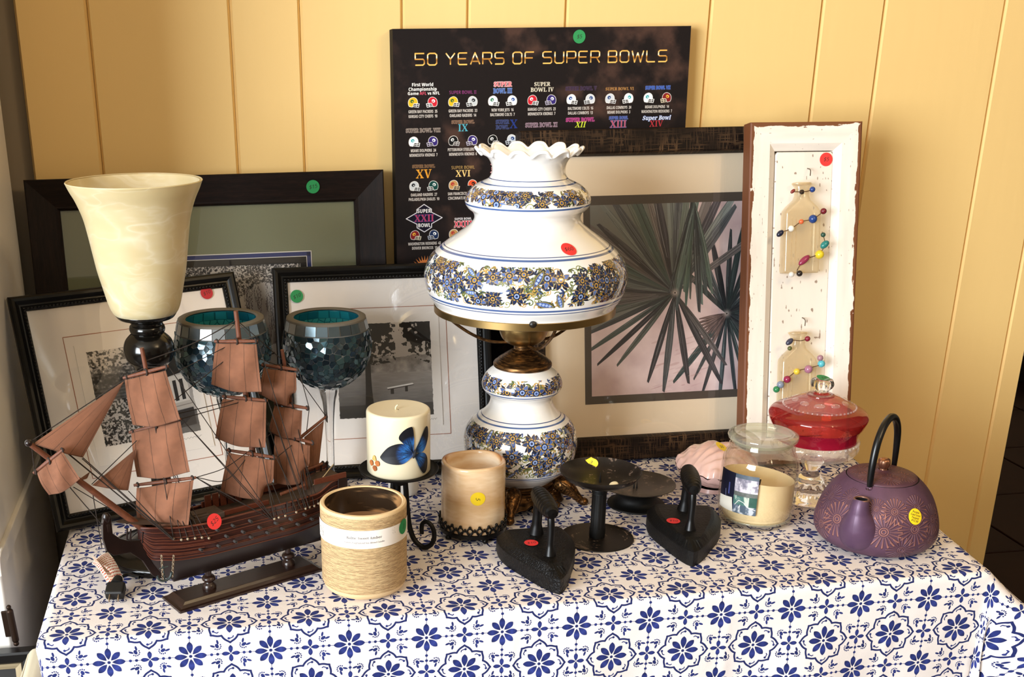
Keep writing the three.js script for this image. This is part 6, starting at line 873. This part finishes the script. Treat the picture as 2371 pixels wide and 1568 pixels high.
  part(t, 'waist_rail', box(0.118, 0.007, 0.0022, [0.012, 0.0985, -0.0215], [0, 0, 0], 0.0005), rail); part(t, 'waist_rail', box(0.060, 0.006, 0.003, [-0.006, 0.0965, 0.013], [0, 0, 0], 0.0006), rail); part(t, 'poop_rail', box(0.046, 0.007, 0.0022, [0.106, 0.1105, 0.0215], [0, 0, 0], 0.0005), rail); part(t, 'poop_rail', box(0.046, 0.007, 0.0022, [0.106, 0.1105, -0.0215], [0, 0, 0], 0.0005), rail);
  for (let k = 0; k < 5; k++) part(t, 'bulkhead_board', box(0.0085, 0.018, 0.002, [-0.040 + k * 0.010, 0.1015, -0.018], [0, 0, 0], 0.0006), rail);
  part(t, 'spare_spar', rod(V(0.043, 0.1005, 0.009), V(0.078, 0.1045, 0.009), 0.0022), spar);
  for (let k = 0; k < 5; k++) part(t, 'waist_frame', box(0.0014, 0.014, 0.0014, [0.040 + k * 0.008, 0.0905, half(0.04 + k * 0.008, 0.090) + 0.0008]), darkWood);
  part(t, 'quarter_gallery', box(0.012, 0.048, 0.006, [0.1235, 0.083, 0.0185], [0, 0, 0], 0.0012), darkWood);
  for (let k = 0; k < 3; k++) part(t, 'stern_post', lathe([[0.001, 0], [0.0012, 0.004], [0.0008, 0.006], [0.0019, 0.0085], [0.0019, 0.010], [0.0003, 0.0118]], 10).translate(0.108 + k * 0.009, 0.106, -0.017), darkWood);
  part(t, 'stern_cord', tubeOf([V(0.085, 0.1035, 0.014), V(0.104, 0.1085, 0.008), V(0.116, 0.113, 0.002), V(0.127, 0.1165, -0.004)], 0.0006, 24, 5), std({ color: 0xc9b28a, roughness: 0.9 }));
  const muzzle = std({ name: 'grey cannon', color: 0x4a4644, roughness: 0.45, metalness: 0.4 });
  const guns = [[0.086, [-0.054, -0.0335, -0.0108]], [0.0758, [-0.0435, -0.0219, 0.0001, 0.0219, 0.0423, 0.063]], [0.066, [-0.075, -0.0538, -0.0324, -0.0116, 0.0107, 0.0309, 0.0527, 0.0749]]];
  for (const [h, list] of guns) for (const s of list) { const b = half(s, h); const c = part(t, 'cannon', place(new THREE.CylinderGeometry(0.0017, 0.0021, 0.0062, 12), [s, h, b + 0.002], [Math.PI / 2, 0, 0]), muzzle); part(c, 'muzzle_bore', place(new THREE.CircleGeometry(0.0009, 10), [s, h, b + 0.0052]), below); }
  // masts and bowsprit
  const foreTop = sp(328, 806), mainTop = sp(546, 720), mizTop = sp(653, 810), foreFoot = V(-0.0885, 0.088, 0), mainFoot = V(0.0180, 0.088, 0), mizFoot = V(0.0835, 0.095, 0);
  for (const [a, b, r] of [[foreFoot, foreTop, 0.0032], [mainFoot, mainTop, 0.0036], [mizFoot, mizTop, 0.0028]]) part(t, 'mast', rod(a, b, r * 1.15, r * 0.72, 12), spar);
  const tip = sp(66, 1026), heel = sp(333, 1226); part(t, 'bowsprit', rod(heel, tip, 0.0042, 0.0028, 12), spar); part(t, 'bowsprit_cap', place(new THREE.SphereGeometry(0.0040, 12, 8), tip.toArray()), darkWood);
  // sails
  const cloth = std({ name: 'tan sail cloth', map: pixelTexture(512, 512, (u, v) => { const n = fbm(u * 5, v * 5, 4), w = hash(u * 512, v * 512); let k = 0.86 + 0.22 * n + 0.05 * w; const seam = [0.07, 0.36, 0.69, 0.945].some((x) => Math.abs(u - x - 0.0022 * Math.sin(v * 30 + x * 30)) < 0.0062); if (seam) k *= 0.66; if (v < 0.012 || v > 0.985) k *= 0.8; return [134 * k, 88 * k, 64 * k]; }), roughness: 0.95, side: THREE.DoubleSide, bumpMap: pixelTexture(256, 256, (u, v) => 110 + 40 * Math.sin(u * 400) * Math.sin(v * 400) + 60 * fbm(u * 5, v * 4, 3), { data: true }), bumpScale: 0.0012 });
  const knot = (p, r = 0.0024) => { const k = part(t, 'lashing', place(new THREE.TorusGeometry(r, 0.0010, 6, 12), p.toArray(), [0, Math.PI / 2, 0.3]), cordMat); return k; };
  const line = (pts, r = 0.00052, sag = 0) => part(t, 'rigging_line', tubeOf(pts.length === 2 ? [pts[0], pts[0].clone().add(pts[1]).multiplyScalar(0.5).add(V(0, -sag, 0)), pts[1]] : pts, r, 20, 5), cordMat);
  const yardEnds = {};
  function square(id, mastPx, yl, yr, tl, tr, br, bl, bulge, curl = 0, normal = facing, fwd = 0.006) {
    const P = mid.clone(), c = sp(...mastPx), w = t.localToWorld(c.clone().add(V(-0.005, 0, 0))), pl = (u, v, k = 0) => local(onPlane(u, v, w.clone().addScaledVector(normal, k), normal));
    const L = pl(...yl, 0.002), Rr = pl(...yr, 0.002); yardEnds[id] = [L, Rr, c];
    part(t, 'yard', taper([L, L.clone().lerp(Rr, 0.5), Rr], [0.0016, 0.0024, 0.0016], 12, 10), spar); knot(L.clone().lerp(Rr, 0.06)); knot(L.clone().lerp(Rr, 0.94)); knot(L.clone().lerp(Rr, 0.5), 0.0034);
    const A = pl(...tl, 0.003), B = pl(...tr, 0.003), C = pl(...br, fwd), E = pl(...bl, fwd), nl = normal.clone().transformDirection(new THREE.Matrix4().copy(t.matrixWorld).invert());
    const g = grid(28, 24, (u, v) => {
      const q = 1 - v, top = A.clone().lerp(B, u), bot = E.clone().lerp(C, u), p = top.lerp(bot, q); p.y -= 0.004 * Math.sin(Math.PI * u) * q * (curl ? 0.4 : 1);
      p.addScaledVector(nl, bulge * Math.sin(Math.PI * Math.min(1, 0.08 + q * 0.86)) * (0.45 + 0.55 * Math.sin(Math.PI * u)) + 0.0014 * Math.sin(u * 9 + q * 4));
      if (curl) { const k = smooth(q, 0.42, 1) * smooth(u, 0.70, 1), a = k * 3.6, w2 = B.clone().sub(A).normalize(), r = 0.0062; p.addScaledVector(w2, r * Math.sin(a) * k - k * 0.012).addScaledVector(nl, -r * (1 - Math.cos(a)) * k * 1.5); p.y += 0.010 * k * u; }
      return p; });
    return part(t, 'sail', g, cloth);
  }
  const miz = V(-0.46, 0, 0.888).normalize();
  square('f1', [331, 865], [285, 876], [390, 848], [289, 879], [384, 857], [418, 971], [307, 985], 0.006);
  square('f2', [360, 986], [299, 1002], [420, 970], [304, 1001], [418, 974], [440, 1092], [317, 1105], 0.006);
  square('f3', [381, 1114], [310, 1124], [454, 1106], [317, 1129], [449, 1110], [437, 1215], [318, 1206], 0.010);
  square('m1', [548, 791], [496, 791], [597, 790], [500, 794], [594, 796], [606, 907], [489, 891], 0.006);
  square('m2', [567, 922], [514, 918], [620, 928], [516, 922], [617, 930], [615, 1036], [498, 1015], 0.008);
  square('m3', [582, 1050], [524, 1042], [640, 1060], [529, 1047], [635, 1064], [632, 1160], [510, 1140], 0.009, 1);
  square('z1', [655, 850], [605, 845], [692, 857], [611, 851], [686, 862], [688, 948], [598, 912], 0.007, 1, facing, 0.004);
  square('z2', [673, 940], [634, 933], [716, 946], [636, 938], [700, 950], [697, 1014], [622, 998], 0.006, 0, facing, 0.004);
  square('z3', [680, 1014], [630, 1001], [729, 1027], [636, 1006], [718, 1031], [716, 1118], [634, 1120], 0.008, 1, facing, 0.004);
  square('b', [113, 1068], [78, 1096], [148, 1040], [86, 1094], [146, 1045], [186, 1108], [113, 1147], 0.006, 0, facing, 0.005);
  const tri = (a, b, c, bend) => part(t, 'staysail', grid(18, 18, (u, v) => { const k = 1 - v, p = a.clone().lerp(b, v * 0 + k).lerp(a.clone().lerp(c, k), u); p.z += bend * Math.sin(Math.PI * u) * k; return p; }), cloth);
  tri(sp(288, 882, 0.002), sp(76, 1028), sp(192, 1060, 0.006), 0.006); tri(sp(314, 1040), sp(213, 1124), sp(297, 1136, 0.004), 0.004); tri(sp(209, 1092), sp(180, 1112), sp(202, 1108, 0.002), 0.002);
  // spanker with gaff and boom
  const gaff = [sp(690, 1018), sp(755, 965)], boom = [sp(708, 1088), sp(748, 1073)]; part(t, 'gaff', rod(gaff[0], gaff[1], 0.0022, 0.0016), spar); part(t, 'boom', rod(boom[0], boom[1], 0.0022, 0.0018), spar); knot(gaff[1]); knot(boom[1]);
  part(t, 'spanker', grid(14, 14, (u, v) => { const a = sp(704, 1013), b = sp(750, 974), c = sp(739, 1074), e = sp(714, 1082); const p = e.lerp(c, u).lerp(a.lerp(b, u), v); p.z += 0.004 * Math.sin(Math.PI * u) * Math.sin(Math.PI * v); return p; }), cloth);
  // rigging: shrouds, stays and braces
  const dead = [[-0.1038, 0.084], [-0.0954, 0.0817], [-0.0884, 0.0815], [-0.0802, 0.081], [-0.0726, 0.0806], [-0.065, 0.0785], [0.0211, 0.081], [0.027, 0.0812], [0.036, 0.0812], [0.0517, 0.0818], [0.0657, 0.0824], [0.0719, 0.0826], [0.0793, 0.0819], [0.0861, 0.0831]], dm = std({ name: 'brass bead', color: new THREE.Color(0.32, 0.24, 0.16), metalness: 0.5, roughness: 0.4 });
  dead.forEach(([s, h], i) => { const b = half(s, h) + 0.0014, q = V(s, h, b); part(t, 'deadeye', place(new THREE.SphereGeometry(0.0017, 10, 8), q.toArray()), dm); const m = i < 6 ? [foreFoot, foreTop] : i < 10 ? [mainFoot, mainTop] : [mizFoot, mizTop]; line([q, m[0].clone().lerp(m[1], i % 3 ? 0.42 : 0.9)]); });
  const on = (a, b, f) => a.clone().lerp(b, f), aft = V(0.0190, 0.0815, half(0.019, 0.0815) + 0.001);
  line([on(foreFoot, foreTop, 0.93), on(mainFoot, mainTop, 0.955)], 0.0007, 0.004); line([on(foreFoot, foreTop, 0.80), on(mainFoot, mainTop, 0.86)]); line([on(foreFoot, foreTop, 0.64), on(mainFoot, mainTop, 0.82)]);
  line([on(foreFoot, foreTop, 0.62), on(mainFoot, mainTop, 0.575)]); line([yardEnds.f2[1], on(mainFoot, mainTop, 0.56)]); line([yardEnds.f3[1], on(mainFoot, mainTop, 0.31)], 0.0005, 0.006); line([yardEnds.f3[1], on(mainFoot, mainTop, 0.30)], 0.0005, 0.02);
  line([yardEnds.f1[1], aft]); line([yardEnds.f2[1], aft.clone().add(V(0.001, 0, 0))]); line([yardEnds.f2[1], aft.clone().add(V(-0.002, 0, 0))]); line([yardEnds.f3[1], aft.clone().add(V(-0.003, 0.001, 0))]);
  line([yardEnds.m1[1], V(0.0705, 0.0826, 0.028)]); line([yardEnds.m2[1], V(0.0650, 0.0826, 0.028)]); line([yardEnds.m2[1], V(0.0672, 0.0826, 0.028)]); line([yardEnds.m3[1], V(0.060, 0.0826, 0.029)]); line([yardEnds.m3[1], on(mizFoot, mizTop, 0.36)]); line([yardEnds.z3[0], on(mainFoot, mainTop, 0.30)]);
  line([on(mainFoot, mainTop, 0.955), on(mizFoot, mizTop, 0.92)]); line([on(mainFoot, mainTop, 0.8), yardEnds.z1[2]]); line([on(mizFoot, mizTop, 0.95), gaff[1]]); line([yardEnds.z1[1], yardEnds.z2[1]]); line([yardEnds.z2[1], gaff[0].clone().lerp(gaff[1], 0.3)]);
  for (const [id, a, b, f] of [['f1', foreFoot, foreTop, 0.9], ['m1', mainFoot, mainTop, 0.95], ['z1', mizFoot, mizTop, 0.9]]) for (const e of [0, 1]) line([yardEnds[id][e].clone().lerp(yardEnds[id][1 - e], 0.08), on(a, b, f)]);
  line([tip, sp(287, 880)], 0.0006); line([tip.clone().add(V(0.006, -0.001, 0)), sp(236, 1215)], 0.0006, 0.002); line([sp(190, 1062), V(-0.104, 0.083, 0.021)]); line([sp(192, 1060), V(-0.1035, 0.0835, 0.022)]); line([sp(158, 1050), V(-0.1045, 0.083, 0.021)]); line([sp(146, 1042), V(-0.105, 0.0835, 0.02)]);
  line([sp(212, 1122), sp(317, 1020)]); line([sp(297, 1137), V(-0.1035, 0.083, 0.021)]); line([sp(170, 1128), sp(292, 1200)]); line([sp(212, 1128), sp(236, 1270)], 0.0006, 0.001); line([sp(80, 1097), sp(74, 1040)]); line([yardEnds.f3[1], sp(545, 1163)]); line([yardEnds.f3[1], V(-0.008, 0.1, 0.012)]);
  // anchor on its chain
  const am = std({ name: 'verdigris anchor', color: new THREE.Color(0.045, 0.06, 0.06), roughness: 0.5, metalness: 0.3 }), ac = sp(382, 1345, 0.030), an = part(t, 'anchor', merge([rod(ac, ac.clone().add(V(-0.001, 0.020, 0)), 0.0009), place(new THREE.TorusGeometry(0.0085, 0.0014, 8, 24, Math.PI), [ac.x, ac.y + 0.0085, ac.z], [0, 0, Math.PI]), place(new THREE.CylinderGeometry(0.0009, 0.0009, 0.010, 8), [ac.x, ac.y + 0.0165, ac.z], [0, 0, Math.PI / 2])]), am);
  for (const [u0, u1] of [[374, 377], [402, 399]]) { const a = sp(u0, 1288, 0.0285), b = sp(u1, u0 < 380 ? 1340 : 1334, 0.0300); for (let k = 0; k < 11; k++) part(an, 'chain_link', place(new THREE.TorusGeometry(0.0014, 0.0005, 5, 10), a.clone().lerp(b, k / 10).toArray(), [0, k % 2 ? 0.4 : 1.7, 0]), dm); }
  // stand
  const q = [[0.0975, 0.0245, 0], [0.0975, 0.0245, 0.0028], [0.0940, 0.0215, 0.0036], [0.0905, 0.0185, 0.0064], [0.0870, 0.0165, 0.0092], [0.0865, 0.0160, 0.0096]], rows = grid(4, q.length - 1, (u, v) => { const [a, b, h] = q[Math.round(v * (q.length - 1))], c = [[-1, 1], [1, 1], [1, -1], [-1, -1]][Math.round(u * 4) % 4]; return V(c[0] * a - 0.0077, h - RISE, c[1] * b); }).toNonIndexed(); rows.computeVertexNormals();
  part(t, 'plinth', merge([rows, box(0.173, 0.001, 0.032, [-0.0077, 0.0091 - RISE, 0])]), standWood);
  for (const s of [-0.0547, 0.0547]) part(t, 'stand_post', lathe([[0.001, 0.0004], [0.0080, 0.0004], [0.0083, 0.0020], [0.0078, 0.0052], ...curve([[0.0070, 0.0064], [0.0052, 0.0085], [0.0050, 0.0095]], 5), [0.0058, 0.0102], ...curve([[0.0078, 0.0118], [0.0082, 0.0140], [0.0066, 0.0165]], 6), [0.0038, 0.0175], [0.0036, 0.0262], [0.001, 0.0262]], 28).translate(s, 0, 0), standWood);
  const dot = part(t, 'price_sticker', flatDot(0.0093), dotMaterial('red', '$25', -0.5), 'round red price sticker reading $25'); { const p = sp(495, 1207, 0.0305); dot.position.set(p.x, p.y, 0.0318); dot.rotation.set(-0.28, 0.05, 0.06); }
}
// ---------------------------------------------------------------- lamp flex with its plug and warning tag
{
  const t = thing('power_cord', 'black power plug with folded red printed warning tag lying before the ship bow', 'plug', [0, 0, 0]), rubber = std({ color: 0x100e0d, roughness: 0.5 }), P = (u, v, h) => onY(u, v, T + h);
  const c = P(268, 1372, 0.008), head = part(t, 'plug', (() => { const g = merge([new RoundedBoxGeometry(0.022, 0.013, 0.020, 2, 0.003), place(new THREE.CylinderGeometry(0.005, 0.0085, 0.012, 14), [0, 0, -0.015], [-Math.PI / 2, 0, 0])]); g.rotateX(0.35); g.rotateY(-0.12); return g.translate(c.x, T + 0.0105, c.z); })(), rubber);
  for (const s of [-1, 1]) part(head, 'prong', box(0.0012, 0.0055, 0.009, [c.x + s * 0.0052 - 0.0012, T + 0.0072, c.z + 0.0125], [0.35, -0.12, 0], 0.0004), std({ color: 0xb9a58a, metalness: 0.9, roughness: 0.35 }));
  const tagTex = canvasTexture(256, 256, (g) => { g.fillStyle = '#e9dccb'; g.fillRect(0, 0, 256, 256); g.fillStyle = '#b5543c'; for (let y = 12; y < 250; y += 20) { let x = 8; while (x < 240) { const w = rr(6, 26); g.fillRect(x, y + rr(-1, 1), w, 10); x += w + rr(4, 8); } } }), paper = std({ name: 'printed tag', map: tagTex, roughness: 0.85, side: THREE.DoubleSide });
  const a = P(212, 1306, 0.018), b = P(250, 1280, 0.022), e = P(288, 1346, 0.010), f = P(252, 1358, 0.010);
  part(t, 'warning_tag', grid(10, 24, (u, v) => { const p = f.clone().lerp(e, u).lerp(a.clone().lerp(b, u), v); p.y += 0.006 * Math.sin(v * 3.1) + 0.003 * Math.sin(u * 3); return p; }), paper);
  part(t, 'warning_tag', grid(8, 20, (u, v) => { const p = P(258, 1350, 0.015).lerp(P(270, 1346, 0.017), u).lerp(P(212, 1286, 0.032).lerp(P(219, 1300, 0.020), u), v); p.y += 0.005 * Math.sin(v * 3.1); return p; }), std({ color: 0xe9dfd0, roughness: 0.85, side: THREE.DoubleSide, map: tagTex }));
  const L = onY(387, 1281, T); part(t, 'cord', tubeOf([V(c.x - 0.002, T + 0.012, c.z - 0.018), V(c.x - 0.001, T + 0.009, c.z - 0.032), V(c.x + 0.010, T + 0.006, c.z - 0.052), V(L.x - 0.03, T + 0.005, L.z + 0.079)], 0.0022, 30, 8), rubber);
}
// ---------------------------------------------------------------- things at the lower left, beside the table
{
  const W = 0.30, H = 0.664, f = thing('picture_frame', 'black picture frame with a gold inner edge standing below the cupboard door', 'picture', [-0.7545, 0.004, -0.0135]), black = std({ color: 0x0d0b0a, roughness: 0.35 }); f.rotation.set(-D(6), 0, 0, 'YXZ');
  rails(f, W, H, [[0, -0.018], [0, 0], [0.003, 0.001], [0.014, -0.002], [0.017, -0.006], [0.017, -0.018]], black);
  rails(f, W - 0.03, H - 0.03, [[0, -0.016], [0, -0.007], [0.006, -0.008], [0.010, -0.0095], [0.010, -0.016]], std({ color: new THREE.Color(0.42, 0.33, 0.2), metalness: 0.5, roughness: 0.45 }), 'gold_slip').forEach((m) => m.position.y = 0.015);
  part(f, 'picture', box(W - 0.05, H - 0.05, 0.002, [0, H / 2, -0.015]), std({ map: pixelTexture(256, 256, (u, v) => mix3([24, 22, 22], [66, 62, 58], fbm(u * 4, v * 6, 5))), roughness: 0.7 })); part(f, 'backing', box(W - 0.03, H - 0.03, 0.002, [0, H / 2, -0.0175]), std({ color: 0x2a2018 }));
  const s = thing('bench_cushion', 'cream leather bench cushion standing upright against the left end of the table', 'cushion', [-0.5885, 0.001, 0.055]), hide = std({ name: 'cream leather', color: new THREE.Color(0.62, 0.55, 0.40), roughness: 0.5 });
  part(s, 'cover', box(0.026, 0.692, 0.20, [0, 0.346, 0], [0, 0, 0], 0.011), hide); part(s, 'piping', tubeOf([V(-0.0105, 0.02, 0.094), V(-0.0105, 0.35, 0.0955), V(-0.0105, 0.672, 0.0955), V(-0.0105, 0.687, 0.080), V(-0.0105, 0.6885, 0), V(-0.0105, 0.687, -0.085)], 0.0016, 60, 6), hide);
}
// ---------------------------------------------------------------- pendant lamp of the room, right of the camera
{
  const t = thing('chandelier', 'small three bulb brass ceiling fitting hanging in front of the table, outside the photo', 'lamp', [0.84, 0, 1.15]), metal = brass;
  part(t, 'rod', rod(V(0, 2.11, 0), V(0, 2.495, 0), 0.006), metal); part(t, 'ceiling_rose', lathe([[0.001, 2.47], [0.05, 2.48], [0.055, 2.497]], 32), metal);
  BULBS.forEach(([x, y, z], i) => {
    const q = V(x - 0.84, y, z - 1.15); part(t, 'arm', tubeOf([V(0, 2.13, 0), V(q.x * 0.5, 2.09, q.z * 0.5), V(q.x, 2.13, q.z), V(q.x, y + 0.05, q.z)], 0.005, 20, 8), metal);
    part(t, 'bulb', place(new THREE.SphereGeometry(0.028, 20, 14), q.toArray()), std({ color: 0xffffff, emissive: new THREE.Color(1, 0.78, 0.5), emissiveIntensity: 22 }));
    const l = new THREE.PointLight(BULB_COLOR, BULB_POWER, 0, 2); l.name = 'bulb_light'; l.position.set(x, y, z); l.castShadow = true; l.shadow.radius = 1.2; scene.add(l);
  });
}

renderer.render(scene, camera);
